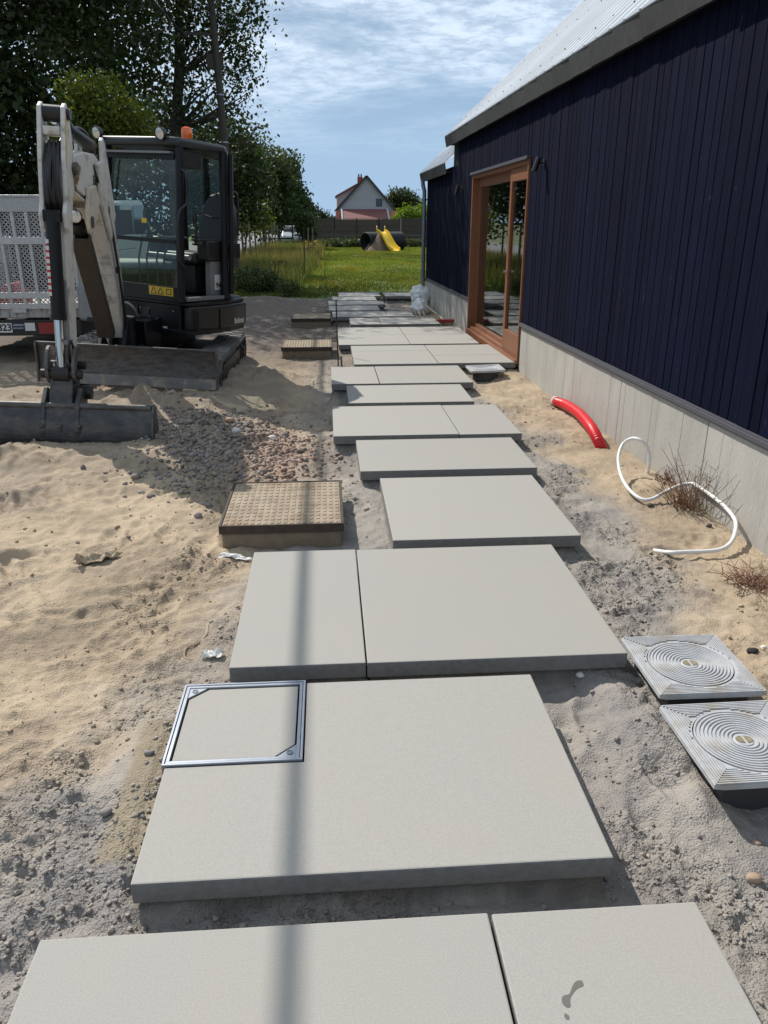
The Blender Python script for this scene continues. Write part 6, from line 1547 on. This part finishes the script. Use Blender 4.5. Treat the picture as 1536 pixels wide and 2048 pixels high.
mb = MB(); mb.box((-3.2, 73.94, zf + 0.035), (13.4, 74.06, zf + 0.07)); obj('capping_rail', mb, mat('grey_capping', (0.12, 0.115, 0.10), rough=0.9), sf)
# parked car by the hedge
car = thing('parked_car', 'pale car with a shining headlight, half hidden by the hedge at the lane', 'car', (-2.75, 69, -0.235))
mb = MB(); sd_ = [(67.0, 0.05), (67.0, 0.50), (67.25, 0.72), (68.2, 0.86), (68.9, 1.30), (70.4, 1.34), (71.1, 0.88), (71.3, 0.5), (71.3, 0.05)]
mb.prism(sd_, (-3.6, 0, 0), (0, 1, 0), (0, 0, 1), (1, 0, 0), 1.7); obj('body', mb, mat('silver_paint', (0.42, 0.43, 0.45), rough=0.3, metal=0.3), car, bev=0.08, seg=3, smooth=50)
mb = MB(); mb.prism([(68.22, 0.90), (68.88, 1.275), (68.90, 1.29), (68.24, 0.92)], (-3.48, -0.015, 0), (0, 1, 0), (0, 0, 1), (1, 0, 0), 1.46); obj('windscreen', mb, M_DKGLASS, car)
for x in (-3.35, -2.15):
    mb = MB(); mb.lathe([(0.02, 0), (0.11, 0.01), (0.09, 0.03)], (x, 67.02, 0.52), (0, -1, 0), 14); obj('headlight', mb, M_LENS, car, smooth=50)
    for y in (67.75, 70.4): wheel(car, (x + (0.1 if x > -3 else -0.1), y, 0.06), 0.30, 0.2)
# play mound with culvert tube and yellow slide
mo = MB(); n1, n2 = 26, 12
cm_ = at(762, 498, 55); vs = []
for j in range(n2 + 1):
    f = j/n2
    for i in range(n1):
        a = 2*math.pi*i/n1; r = 0.95*(1 - f) + 0.02; wob = 1 + 0.10*math.sin(3*a + 1) + 0.07*math.sin(7*a)
        vs.append((cm_.x + math.cos(a)*r*wob*1.25, 54.9 + math.sin(a)*r*wob, -0.25 + 1.25*(1 - (1 - f)**1.3)**1.0*(1 - 0.15*(1-f))))
fs = [(j*n1+i, j*n1+(i+1) % n1, (j+1)*n1+(i+1) % n1, (j+1)*n1+i) for j in range(n2) for i in range(n1)] + [tuple(range(n2*n1, (n2+1)*n1))]
mo.add(vs, fs); tag(obj('soil_mound', mo, mat('brown_soil', (0.17, 0.125, 0.085), rough=0.95, var=0.3, vscale=3, bump=0.6, bscale=6, bdist=0.05), org=(cm_.x, 54.9, -0.25), smooth=60), 'brown soil play mound heaped over the black tube', 'mound')
tu = MB(); a = at(738, 484, 55); b = at(790, 483, 57); rT = 0.60; prof = []
N = 26
A_, B2 = Vector((a.x - 0.25, 54.9, rT - 0.24)), Vector((b.x + 0.35, 56.6, rT - 0.24)); D = B2 - A_
tp = []; trr = []
for i in range(N*4 + 1):
    f = i/(N*4); tp.append(A_ + D*f); trr.append(rT + (0.035 if (i // 2) % 2 else -0.015))
tu.tube(tp, 1, 28, cap=False, rr=trr); tu.tube(list(reversed(tp)), 1, 28, cap=False, rr=[q - 0.05 for q in reversed(trr)])
tag(obj('culvert_tube', tu, mat('black_culvert_plastic', (0.012, 0.012, 0.014), rough=0.45), org=(A_ + B2)/2 - Vector((0, 0, rT))), 'black corrugated culvert tube through the soil mound', 'tube')
slide = thing('yellow_slide', 'yellow wavy plastic slide running down the soil mound', 'slide', at(785, 500, 53))
top = at(762, 464, 54.9); bot = at(793, 502, 53.2)
def sl(f):
    p = top.lerp(bot, f); p.z += 0.13*math.sin(f*2*math.pi*1.0)*(1 - 0.3*f) ; return p
dirx = Vector((0.78, 0.5, 0)).normalized()
vs = []; fs = []; K = 24
cross = [(-0.30, 0.17), (-0.26, 0.17), (-0.22, 0.03), (0.0, 0.0), (0.22, 0.03), (0.26, 0.17), (0.30, 0.17), (0.28, -0.03), (0.0, -0.05), (-0.28, -0.03)]
for i in range(K + 1):
    p = sl(i/K)
    for cx_, cz_ in cross: vs.append(p + dirx*cx_*1.15 + Vector((0, 0, cz_*1.1)))
nc = len(cross)
for i in range(K):
    for k in range(nc): fs.append((i*nc+k, i*nc+(k+1) % nc, (i+1)*nc+(k+1) % nc, (i+1)*nc+k))
fs += [tuple(range(nc)), tuple(reversed(range(K*nc, (K+1)*nc)))]
mb = MB(); mb.add(vs, fs); obj('chute', mb, mat('yellow_plastic', (0.72, 0.46, 0.012), rough=0.35), slide, smooth=45)
mb = MB()
for s in (-1, 1):
    p = sl(0.0) + dirx*0.33*s; mb.tube([p + Vector((0, 0, 0.0)), p + Vector((0, 0.05, 0.30)), p + Vector((0, 0.25, 0.36)), p + Vector((0, 0.35, 0.1))], 0.03, 8)
obj('hand_loop', mb, mat('yellow_plastic_dark', (0.66, 0.42, 0.012), rough=0.35), slide, smooth=50)
# white boarded house with red roof
M_WBOARD = mat('white_weatherboard', (0.36, 0.36, 0.385), rough=0.7, obj_random=0.04)
M_TILE = mat('red_clay_tile', (0.23, 0.075, 0.05), rough=0.8, var=0.25, vscale=2)
M_REDROOF = mat('red_sheet_roof', (0.155, 0.055, 0.045), rough=0.7, var=0.12, vscale=1)
M_DKTRIM = mat('dark_verge_trim', (0.05, 0.032, 0.03), rough=0.7)
hy = 100.0
gl, gr_, gp = at(676, 417, hy), at(787, 417, hy), at(733, 353, hy)
hs = thing('gabled_house', 'white weatherboarded gabled house with red tiled roof behind the screen fence', 'house', ((gl.x+gr_.x)/2, hy, -0.3))
ez = gl.z
mb = MB(); mb.prism([(gl.x, -0.3), (gr_.x, -0.3), (gr_.x, ez), (gp.x, gp.z - 0.1), (gl.x, ez)], (0, hy + 0.05, 0), (1, 0, 0), (0, 0, 1), (0, 1, 0), 11); obj('wall', mb, M_WBOARD, hs)
z = 1.2; n = 0
while z < gp.z - 0.5:
    z2 = z + 0.24
    def xl(zz): return gl.x if zz < ez else gl.x + (gp.x - gl.x)*(zz - ez)/(gp.z - ez)
    def xr2(zz): return gr_.x if zz < ez else gr_.x + (gp.x - gr_.x)*(zz - ez)/(gp.z - ez)
    mb = MB(); zz2 = min(z2, gp.z - 0.2)
    mb.add([(xl(z) + .02, hy, z), (xr2(z) - .02, hy, z), (xr2(zz2) - .02, hy + 0.03, zz2), (xl(zz2) + .02, hy + 0.03, zz2), (xl(z) + .02, hy + 0.049, z), (xr2(z) - .02, hy + 0.049, z), (xr2(zz2) - .02, hy + 0.049, zz2), (xl(zz2) + .02, hy + 0.049, zz2)],
           [(0, 1, 2, 3), (4, 7, 6, 5), (0, 4, 5, 1), (1, 5, 6, 2), (2, 6, 7, 3), (3, 7, 4, 0)])
    obj('board', mb, M_WBOARD, hs); z = z2
for (p, q, nm) in ((gl, gp, 'roof'), (gr_, gp, 'roof')):
    mb = MB(); a = Vector((p.x, hy - 0.25, p.z)); b = Vector((q.x, hy - 0.25, q.z)); d_ = (b - a).normalized(); a = a - d_*0.35
    nn = Vector((-d_.z, 0, d_.x)); nn = nn if nn.z > 0 else -nn
    mb.add([a, b + d_*0.02, b + d_*0.02 + nn*0.16, a + nn*0.16] + [v_ + Vector((0, 11.5, 0)) for v_ in (a, b + d_*0.02, b + d_*0.02 + nn*0.16, a + nn*0.16)], [(0, 1, 2, 3), (4, 7, 6, 5), (0, 4, 5, 1), (1, 5, 6, 2), (2, 6, 7, 3), (3, 7, 4, 0)])
    ro = obj('roof', mb, M_TILE, hs)
    mb = MB(); mb.beam(a + Vector((0, -0.03, 0.05)), b + Vector((0, -0.03, 0.05)), 0.05, 0.24, up=nn); obj('verge_board', mb, M_DKTRIM, ro)
# long dormer side on the left slope
dl, dt = at(674, 392, hy), at(716, 368, hy)
mb = MB(); mb.prism([(dl.x, ez - 0.2), (gp.x - 0.6, ez - 0.2), (gp.x - 0.6, gp.z - 0.6), (dt.x, dt.z), (dl.x, dl.z)], (0, hy + 1.5, 0), (1, 0, 0), (0, 0, 1), (0, 1, 0), 7); dm = obj('dormer', mb, M_WBOARD, hs)
mb = MB(); mb.beam(Vector((dl.x - 0.15, hy + 5, dl.z + 0.02)), Vector((dt.x + 1.0, hy + 5, dt.z + 0.62)), 7.6, 0.12); obj('dormer_roof', mb, M_TILE, dm)
wv = at(758, 405, hy); mb = MB(); mb.box((wv.x - 0.36, hy - 0.02, wv.z - 0.44), (wv.x + 0.38, hy + 0.02, wv.z + 0.40)); wo = obj('window', mb, M_DKTRIM, hs)
mb = MB(); mb.box((wv.x - 0.30, hy - 0.035, wv.z - 0.38), (wv.x + 0.32, hy - 0.021, wv.z + 0.34)); obj('pane', mb, M_DKGLASS, wo)
ch = at(722, 356, hy); mb = MB(); mb.box((ch.x - 0.32, hy + 2.5, ch.z - 0.9), (ch.x + 0.32, hy + 3.2, ch.z + 0.25)); cho = obj('chimney', mb, M_TILE, hs)
for s in (-0.15, 0.15):
    mb = MB(); mb.cyl((ch.x + s, hy + 2.85, ch.z + 0.25), (ch.x + s, hy + 2.85, ch.z + 0.60), 0.10, 0.08, n=10); obj('chimney_pot', mb, M_DKTRIM, cho, smooth=40)
# red-roofed extension before the gable
e0, e1 = at(686, 417, hy - 4), at(777, 417, hy - 4); eb = at(686, 447, hy - 4)
mb = MB(); mb.prism([(hy - 6.0, 1.15), (hy - 0.3, e0.z), (hy - 0.3, -0.3), (hy - 5.6, -0.3), (hy - 5.6, 1.2)], (e0.x, 0, 0), (0, 1, 0), (0, 0, 1), (1, 0, 0), e1.x - e0.x); obj('extension', mb, M_REDROOF, hs)
for xx in (e0.x - 0.1, e1.x + 0.1):
    mb = MB(); mb.beam((xx, hy - 6.02, 1.2), (xx, hy - 0.3, e0.z + 0.06), 0.18, 0.10); obj('white_verge', mb, M_WBOARD, hs)
for (xa, xb) in ((gl.x - 0.3, e0.x - 0.2), (e1.x + 0.2, gr_.x + 0.4)):
    mb = MB(); mb.prism([(hy - 1.6, 1.15), (hy - 0.28, ez - 0.25), (hy - 0.28, 1.0)], (xa, 0, 0), (0, 1, 0), (0, 0, 1), (1, 0, 0), xb - xa); obj('lean_to_roof', mb, mat('orange_tile', (0.36, 0.13, 0.09), rough=0.8, var=0.2), hs)
# utility poles and cable
M_POLE = mat('weathered_pole', (0.060, 0.050, 0.042), rough=0.9, var=0.25, vscale=3, bump=0.4, bscale=15, stretch=(4, 4, 0.4))
pa = thing('utility_pole', 'tall wooden utility pole rising behind the excavator cab before the loose poplar', 'utility pole', (-2.68, 24.5, -0.25), 'overhead line poles')
def polex(z): return -2.68 - 0.235*(z + 0.6)/7.5
mb = MB(); mb.cyl((-2.68, 24.5, -0.6), (polex(7.4), 24.5, 7.4), 0.118, 0.088, n=16); obj('pole', mb, M_POLE, pa, smooth=40)
mb = MB(); mb.box((-3.82, 24.45, 6.34), (-2.70, 24.55, 6.41)); obj('cross_arm', mb, M_POLE, pa)
mb = MB(); mb.box((-3.15, 24.45, 5.9), (-2.70, 24.55, 5.54)); obj('cross_arm', mb, M_POLE, pa)
for zz in (3.7, 4.9):
    mb = MB(); mb.cyl((polex(zz), 24.5, zz - 0.015), (polex(zz), 24.5, zz + 0.015), 0.112, n=16); obj('band', mb, M_GALV, pa, smooth=40)
pb_ = thing('utility_pole', 'distant thin wooden pole standing against the far roadside trees', 'utility pole', (-3.75, 73, -0.25), 'overhead line poles')
ptop_ = at(571, 302, 73)
mb = MB(); mb.cyl((ptop_.x + 0.25, 73, -0.6), (ptop_.x, 73, ptop_.z), 0.13, 0.09, n=12); obj('pole', mb, M_POLE, pb_, smooth=40)
def cable(nm, a, b, sag, r, lab, n=40):
    a, b = Vector(a), Vector(b); pts = []
    for i in range(n + 1):
        f = i/n; p = a.lerp(b, f); p.z -= sag*4*f*(1-f); pts.append(p)
    mb = MB(); mb.tube(pts, r, 8); o = obj(nm, mb, M_HOSEBLK, org=a, smooth=60); return tag(o, lab, 'cable')
cable('overhead_cable', (-3.752, 24.5, 6.385), (ptop_.x, 73, ptop_.z - 0.3), 0.7, 0.020, 'black bundled overhead cable from the near pole to the distant pole')
cable('overhead_cable', (-3.752, 24.5, 6.38), (-3.08, -18, 6.4), 0.60, 0.024, 'black bundled overhead cable passing above the path, casting the long thin shadow')
# ------------------------------------------------------------------ small things on the ground
# red corrugated pipe
pts = bez([onz(1112, 803, -0.075), onz(1132, 810, -0.045), onz(1158, 827, -0.02), onz(1181, 853, -0.02), onz(1195, 878, -0.06), onz(1207, 905, -0.17)], 26)
pts = [Vector((min(p.x, 2.40 - 0.017*p.y - 0.05), p.y, p.z)) for p in pts]
rp = thing('red_pipe', 'red corrugated conduit pipe curving out of the sand by the plinth', 'pipe', pts[0])
mb = MB(); mb.tube(pts, 1, 16, rr=[0.046 if (i % 3) else 0.040 for i in range(len(pts))]); obj('corrugated_tube', mb, M_REDPIPE, rp, smooth=50)
d_ = (pts[0] - pts[1]).normalized(); mb = MB(); mb.tube([pts[0] - d_*0.03, pts[0] + d_*0.03, pts[0] + d_*0.05], 1, 16, rr=[0.050, 0.050, 0.036]); obj('taped_end', mb, M_TAPE, rp, smooth=50)
# white conduit loop
hp_ = [(1292, 958, -0.17), (1299, 925, -0.03), (1296, 897, 0.075), (1282, 881, 0.135), (1264, 877, 0.135), (1246, 888, 0.085), (1237, 912, 0.025), (1239, 940, -0.025), (1249, 966, -0.06), (1266, 987, -0.085), (1286, 999, -0.098), (1306, 997, -0.09), (1332, 983, -0.06), (1360, 971, -0.035), (1390, 967, -0.015), (1418, 972, -0.005), (1442, 986, -0.005), (1460, 1011, -0.015), (1470, 1040, -0.035), (1470, 1066, -0.06), (1460, 1087, -0.085), (1440, 1099, -0.098), (1408, 1103, -0.104), (1372, 1104, -0.106), (1340, 1105, -0.112), (1308, 1101, -0.15)]
P_ = [onz(*h) for h in hp_]
P_ = [Vector((min(p.x, 2.40 - 0.017*p.y - 0.022), p.y, p.z)) for p in P_]
mb = MB(); mb.tube(bez(P_, 6), 0.0115, 12); tag(obj('white_conduit', mb, M_HOSE, org=(2.1, 4.5, -0.14), smooth=60), 'white plastic conduit lying in a double loop against the plinth', 'conduit')
# sacks, broom
def sack(c, r, seed, nm, lab, squash=1.0):
    R = np.random.default_rng(seed); bm = bmesh.new(); bmesh.ops.create_icosphere(bm, subdivisions=4, radius=1.0)
    V = np.array([v.co[:] for v in bm.verts])
    n = fbm(V[:, 0]*1.6 + seed + V[:, 2], V[:, 1]*1.6 + 2*V[:, 2], 4, seed); rid = np.abs(fbm(V[:, 0]*2.5 + V[:, 2]*1.5, V[:, 1]*2.5 - V[:, 2]*2, 3, seed + 3))
    k = 1 + 0.22*n - 0.25*rid
    V = V*k[:, None]*np.array(r); V[:, 2] = np.maximum(V[:, 2], -r[2]*0.75)
    for v, p in zip(bm.verts, V): v.co = p
    me = bpy.data.meshes.new(nm); bm.to_mesh(me); bm.free(); me.materials.append(M_BAG)
    me.polygons.foreach_set('use_smooth', [True]*len(me.polygons))
    o = bpy.data.objects.new(nm, me); COL.objects.link(o); o.location = Vector(c); return tag(o, lab, 'sack', 'white sacks at the plinth corner')
c1, c2 = at(842, 591, 16.6), at(842, 616, 15.75)
sack((c1.x, 16.6, c1.z), (0.24, 0.30, 0.22), 3, 'builders_sack', 'crumpled white sack at the back, leaning on the plinth by the downpipe')
sack((c2.x - 0.02, 15.75, c2.z), (0.19, 0.27, 0.19), 8, 'builders_sack', 'lower crumpled white sack in front, beside the pale broom handle')
br_ = thing('broom', 'pale wooden broom lying against the white sacks, red head by the slabs', 'broom', onz(890, 642, -0.05))
a, b = at(846, 606, 15.3), at(889, 641, 13.25)
mb = MB(); mb.cyl(a, b, 0.016, n=10); obj('handle', mb, M_SPOKE, br_, smooth=40)
mb = MB(); mb.beam(b + Vector((-0.14, -0.05, -0.0)), b + Vector((0.16, -0.03, 0.0)), 0.07, 0.05); obj('head', mb, M_REDPAINT, br_, bev=0.01)
mb = MB()
for k in range(14): q = b + Vector((-0.13 + 0.02*k, -0.04, -0.02)); mb.cyl(q, q + Vector((random.uniform(-.01, .01), -0.03, -0.06)), 0.007, 0.010, 6)
obj('bristles', mb, M_TWIG, br_, kind='stuff')
for i, (p0, p1) in enumerate((((829, 622), (836, 640)), ((836, 621), (844, 640)), ((846, 622), (852, 639)))):
    a, b = at(*p0, 15.3), at(*p1, 14.85); mb = MB(); mb.beam(a, b, 0.02, 0.012)
    tag(obj('pale_batten', mb, M_SPOKE, org=b), ['left', 'middle', 'right'][i] + ' one of three thin pale battens leaning on the lower sack', 'batten', 'thin battens leaning on the lower sack')
# setting-out pins
mb = MB(); a = at(677, 733, 9.72); b = at(672, 600, 9.75); mb.cyl((a.x, 9.72, -0.35), b, 0.0085, n=8)
tag(obj('steel_pin', mb, mat('rusty_rebar', (0.05, 0.03, 0.022), rough=0.8), org=(a.x, 9.72, -0.14), smooth=40), 'upright rusty steel setting-out pin beside the half-shaded iron cover', 'steel pin')
mb = MB(); a = at(685, 735, 9.5); mb.cyl((a.x, 9.5, -0.3), (a.x - 0.015, 9.52, 0.02), 0.012, n=8); tag(obj('wooden_peg', mb, M_TWIG, org=(a.x, 9.5, -0.14)), 'short wooden peg just right of the steel pin', 'peg')
# dry twiggy plants at the plinth
def twig_bush(nm, lab, base, n, h, spread, m, seed, lean=(0, 0), rad=0.0022):
    R = random.Random(seed); mb = MB()
    for k in range(n):
        a = R.uniform(0, 6.28); r = spread*R.random()**0.6; hh = h*R.uniform(0.35, 1.1)
        p0 = Vector(base) + Vector((R.uniform(-.05, .05), R.uniform(-.08, .08), -0.02)); p3 = p0 + Vector((math.cos(a)*r + lean[0], math.sin(a)*r*1.3 + lean[1], hh))
        lim = 2.40 - 0.017*p3.y - 0.012
        p3.x = min(p3.x, lim)
        p1 = p0.lerp(p3, 0.4) + Vector((R.uniform(-.03, .03), R.uniform(-.03, .03), 0.02)); p1.x = min(p1.x, lim)
        mb.tube([p0, p1, p3], 1, 4, rr=[rad*1.3, rad, rad*0.5])
        for j in range(R.randint(1, 3)):
            q = p1.lerp(p3, R.uniform(0.1, 0.8)); e_ = q + Vector((R.uniform(-.07, .07), R.uniform(-.07, .07), R.uniform(0, .07))); e_.x = min(e_.x, lim); mb.tube([q, e_], 1, 3, rr=[rad*0.7, rad*0.4])
    return tag(obj(nm, mb, m, org=base), lab, 'dry plant')
twig_bush('dry_bush', 'dead twiggy bush between the white conduit loop and the plinth', (2.20, 4.42, ghs(2.20, 4.42)), 62, 0.17, 0.16, M_TWIGRED, 5, (-0.02, 0))
twig_bush('dry_stalks', 'tall grey dry stalks against the plinth behind the conduit', (2.27, 4.35, ghs(2.27, 4.35)), 26, 0.36, 0.24, M_TWIG, 6)
twig_bush('dry_bush', 'low reddish heather scrap at the right picture edge', (2.07, 3.33, ghs(2.07, 3.33)), 60, 0.06, 0.15, M_TWIGRED, 7)
twig_bush('dry_stalks', 'small tuft of dry stems near the plinth, left of the twiggy bush', (2.28, 4.85, ghs(2.28, 4.85)), 22, 0.12, 0.09, M_TWIGRED, 8)
# loose twigs on the sand
def twig(pl, lab, r=0.0032, m=None):
    P = []
    for px, py in pl:
        q = onz(px, py, -0.11); P.append(Vector((q.x, q.y, ghs(q.x, q.y) + r*0.7)))
    mb = MB(); mb.tube(bez(P, 4), 1, 5, rr=None or [r*(1 - 0.5*i/(len(P)*4)) for i in range(len(bez(P, 4)))]); return tag(obj('loose_twig', mb, m or M_TWIG, org=P[0]), lab, 'twig')
twig([(270, 1142), (281, 1158), (297, 1170), (332, 1175)], 'forked dry twig lying on the tan sand, highest of the loose twigs')
twig([(258, 1185), (266, 1215), (276, 1245), (281, 1252)], 'thin dry twig on the tan sand below the forked twig')
twig([(225, 1210), (245, 1217), (262, 1223)], 'short thin twig left of the pair on the tan sand')
twig([(415, 1243), (412, 1262), (395, 1278), (372, 1286), (368, 1300), (385, 1308)], 'curled pale root lying at the edge of the grey sand', 0.005, M_CARD)
# scraps
def crumple(nm, lab, cat, px, py, sx, sy, m, seed, h=0.02, rot=0.4):
    R = np.random.default_rng(seed); n = 9; q = onz(px, py, -0.11); vs = []
    for j in range(n):
        for i in range(n):
            u, v = (i/(n-1) - .5)*sx*(1 + .25*R.uniform(-1, 1)), (j/(n-1) - .5)*sy*(1 + .25*R.uniform(-1, 1))
            x = q.x + u*math.cos(rot) - v*math.sin(rot); y = q.y + u*math.sin(rot) + v*math.cos(rot)
            vs.append((x, y, ghs(x, y) + 0.006 + h*abs(float(pnoise(np.array([i*0.55 + seed]), np.array([j*0.5]), seed)[0]))*2.2 + R.uniform(0, h*0.25)))
    fs = [(j*n+i, j*n+i+1, (j+1)*n+i+1, (j+1)*n+i) for j in range(n-1) for i in range(n-1)]
    mb = MB(); mb.add(vs, fs); o = obj(nm, mb, m, org=q); s_ = o.modifiers.new('thickness', 'SOLIDIFY'); s_.thickness = 0.003; return tag(o, lab, cat)
crumple('cardboard_scrap', 'torn sand-coloured scrap lying on the tan sand', 'scrap', 197, 1126, 0.20, 0.10, M_CARD, 3, 0.035, 0.6)
crumple('paper_scrap', 'crumpled white scrap beside the half-width slab corner', 'scrap', 424, 1308, 0.075, 0.035, M_PAPER, 5, 0.02, -0.1)
crumple('plastic_scrap', 'half-buried pale plastic strip below the nearest iron cover', 'scrap', 472, 1108, 0.16, 0.04, M_PAPER, 7, 0.012, -0.1)
# single stones
def stone_mesh(seed, sub=2):
    bm = bmesh.new(); bmesh.ops.create_icosphere(bm, subdivisions=sub, radius=1.0); R = random.Random(seed)
    ax = [Vector((R.gauss(0, 1), R.gauss(0, 1), R.gauss(0, 1))).normalized() for _ in range(7)]; off = [R.uniform(0.55, 0.9) for _ in ax]
    for v in bm.verts:
        for a, o_ in zip(ax, off):
            d = v.co.dot(a)
            if d > o_: v.co -= a*(d - o_)
    V = np.array([v.co[:] for v in bm.verts]); F = np.array([[l.vert.index for l in f.loops] for f in bm.faces]); bm.free(); return V, F
M_STONES = {'white': mat('white_stone', (0.62, 0.60, 0.56), rough=0.8, var=0.1, bump=0.2), 'tan': mat('tan_stone', (0.38, 0.27, 0.19), rough=0.85, var=0.15, bump=0.3), 'black': mat('black_stone', (0.02, 0.02, 0.02), rough=0.8), 'dark': mat('dark_clod', (0.10, 0.085, 0.07), rough=0.95, bump=0.4), 'grey': mat('grey_stone', (0.24, 0.22, 0.21), rough=0.85, bump=0.3)}
for i, (px, py, s, m, lab) in enumerate(((1160, 1362, 0.017, 'white', 'small white stone in front of the broad slab corner'), (1510, 1750, 0.019, 'tan', 'tan angular stone at the right edge beside the front slabs'), (1504, 1311, 0.022, 'black', 'black lump beside the far ring-ribbed cover'), (1526, 1302, 0.013, 'white', 'tiny white chip beside the black lump'), (1277, 1378, 0.014, 'dark', 'dark brown clod just left of the two plastic covers'), (1516, 1678, 0.012, 'tan', 'small orange chip below the nearest plastic cover'), (1243, 932, 0.014, 'white', 'small white pebble left of the conduit loop'), (305, 1547, 0.016, 'grey', 'grey pebble on the crumbly sand left of the recessed cover'), (475, 890, 0.040, 'white', 'pale flat stone on the rubble heap'), (545, 886, 0.030, 'white', 'pale stone on the right side of the rubble heap'), (462, 868, 0.035, 'tan', 'tan stone at the top of the rubble heap'), (1418, 1048, 0.018, 'dark', 'dark clod below the dead twiggy bush'), (1300, 1010, 0.02, 'dark', 'dark clod under the conduit loop'), (220, 1665, 0.018, 'grey', 'larger grey pebble in the crumbly sand left of the notched slab'))):
    V, F = stone_mesh(100 + i); q = onz(px, py, -0.12); R_ = np.random.default_rng(i); V = V*np.array([1.2, 0.9, 0.75])*s
    g_ = ghs(q.x, q.y); o = np_mesh('loose_stone', V, F, M_STONES[m]); o.location = (q.x, q.y, g_ + s*0.3); tag(o, lab, 'stone')
# gravel and clods: nobody could count these
def scatter(nm, x, y, s, seed, cols, m, lab, flat=0.75, sink=0.25):
    R = np.random.default_rng(seed); n = len(x); protos = [stone_mesh(seed*10 + k, 1) for k in range(6)]
    z = gh(x, y); VV = []; FF = []; CC = []; off = 0
    for k in range(6):
        V, F = protos[k]; idx_ = np.where(np.arange(n) % 6 == k)[0]; c = len(idx_)
        if not c: continue
        a = R.uniform(0, 6.28, c); sc = s[idx_][:, None]*np.stack([R.uniform(.8, 1.35, c), R.uniform(.7, 1.1, c), R.uniform(.5, 1, c)*flat/0.75], 1)
        L = V[None]*sc[:, None, :]
        X = L[..., 0]*np.cos(a)[:, None] - L[..., 1]*np.sin(a)[:, None]; Y = L[..., 0]*np.sin(a)[:, None] + L[..., 1]*np.cos(a)[:, None]
        P = np.stack([X + x[idx_][:, None], Y + y[idx_][:, None], L[..., 2] + (z[idx_] + s[idx_]*sink)[:, None]], -1)
        VV.append(P.reshape(-1, 3)); FF.append((F[None] + (off + np.arange(c)*len(V))[:, None, None]).reshape(-1, 3)); off += c*len(V)
        col = cols(x[idx_], y[idx_], R); CC.append(np.repeat(np.concatenate([col, np.ones((c, 1))], 1), len(V), 0))
    o = np_mesh(nm, np.concatenate(VV), np.concatenate(FF), m, attrs={'Col': np.concatenate(CC)}, kind='stuff'); return tag(o, lab)
def free(x, y, pad=0.012):
    k = np.ones(len(x), bool)
    for r in list(SLABS.values()) + [c_[:4] for c_ in RUST_COVERS] + [(INS[0], INS[1], INS[2], INS[3]), (1.10, 1.53, 1.74, 2.64), (1.6, 2.0, 8.6, 9.0)]: k &= rect_in(x, y, r) < -pad
    return k & (x < 2.40 - 0.017*y - 0.03)
R = np.random.default_rng(77)
x = np.concatenate([R.normal(-0.98, 0.24, 1500), R.normal(-0.62, 0.26, 1300), R.normal(-1.25, 0.3, 500), R.normal(-0.35, 0.25, 500)]); y = np.concatenate([R.normal(5.95, 0.5, 1500), R.normal(5.75, 0.55, 1300), R.normal(6.5, 0.4, 500), R.normal(5.6, 0.5, 500)])
k = free(x, y); x, y = x[k], y[k]; s = 0.006 + 0.020*R.random(len(x))**2.6; s = np.where(R.random(len(x)) < 0.03, s*1.7, s)
def gcol(x, y, R):
    n = len(x); b_ = R.uniform(0.6, 1.25, n)[:, None]; pk = sstep(-0.85, -0.35, x)[:, None]*R.uniform(0, 1, n)[:, None]
    return (np.array([0.27, 0.235, 0.21])*(1-pk) + np.array([0.38, 0.25, 0.19])*pk)*b_
scatter('gravel', x, y, s, 7, gcol, M_STONE, 'grey and pinkish rubble heaped between bucket and slabs')
x = R.uniform(-3.2, 2.35, 420000); y = 0.95*(9.5)**R.random(420000)
cm = clod_mask(x, y); gm = grey_mask(x, y); edge = np.zeros(len(x))
for r in SLABS.values(): edge = np.maximum(edge, np.exp(-np.maximum(0, -rect_in(x, y, r))/0.07))
edge = edge*sstep(-0.15, 0.25, fbm(x*3.2, y*3.2, 3, 57))
prob = np.clip(0.012 + 0.17*sstep(0.45, 1.0, cm) + 0.22*edge, 0, 1)*np.clip(2.6/y, 0.16, 1)
k = free(x, y) & (R.random(len(x)) < prob); x, y = x[k][:52000], y[k][:52000]
s = (0.0024 + 0.0075*R.random(len(x))**3.6)*(1 + 0.10*y)
def ccol(x, y, R):
    g_ = grey_mask(x, y)[:, None]; b_ = R.uniform(0.85, 1.2, len(x))[:, None]
    return (np.array([0.42, 0.34, 0.24])*(1-g_) + np.array([0.34, 0.31, 0.275])*g_)*b_
scatter('sand_clods', x, y, s, 8, ccol, M_SAND, 'small crumbs and clods of damp sand strewn around the slabs', sink=0.15)
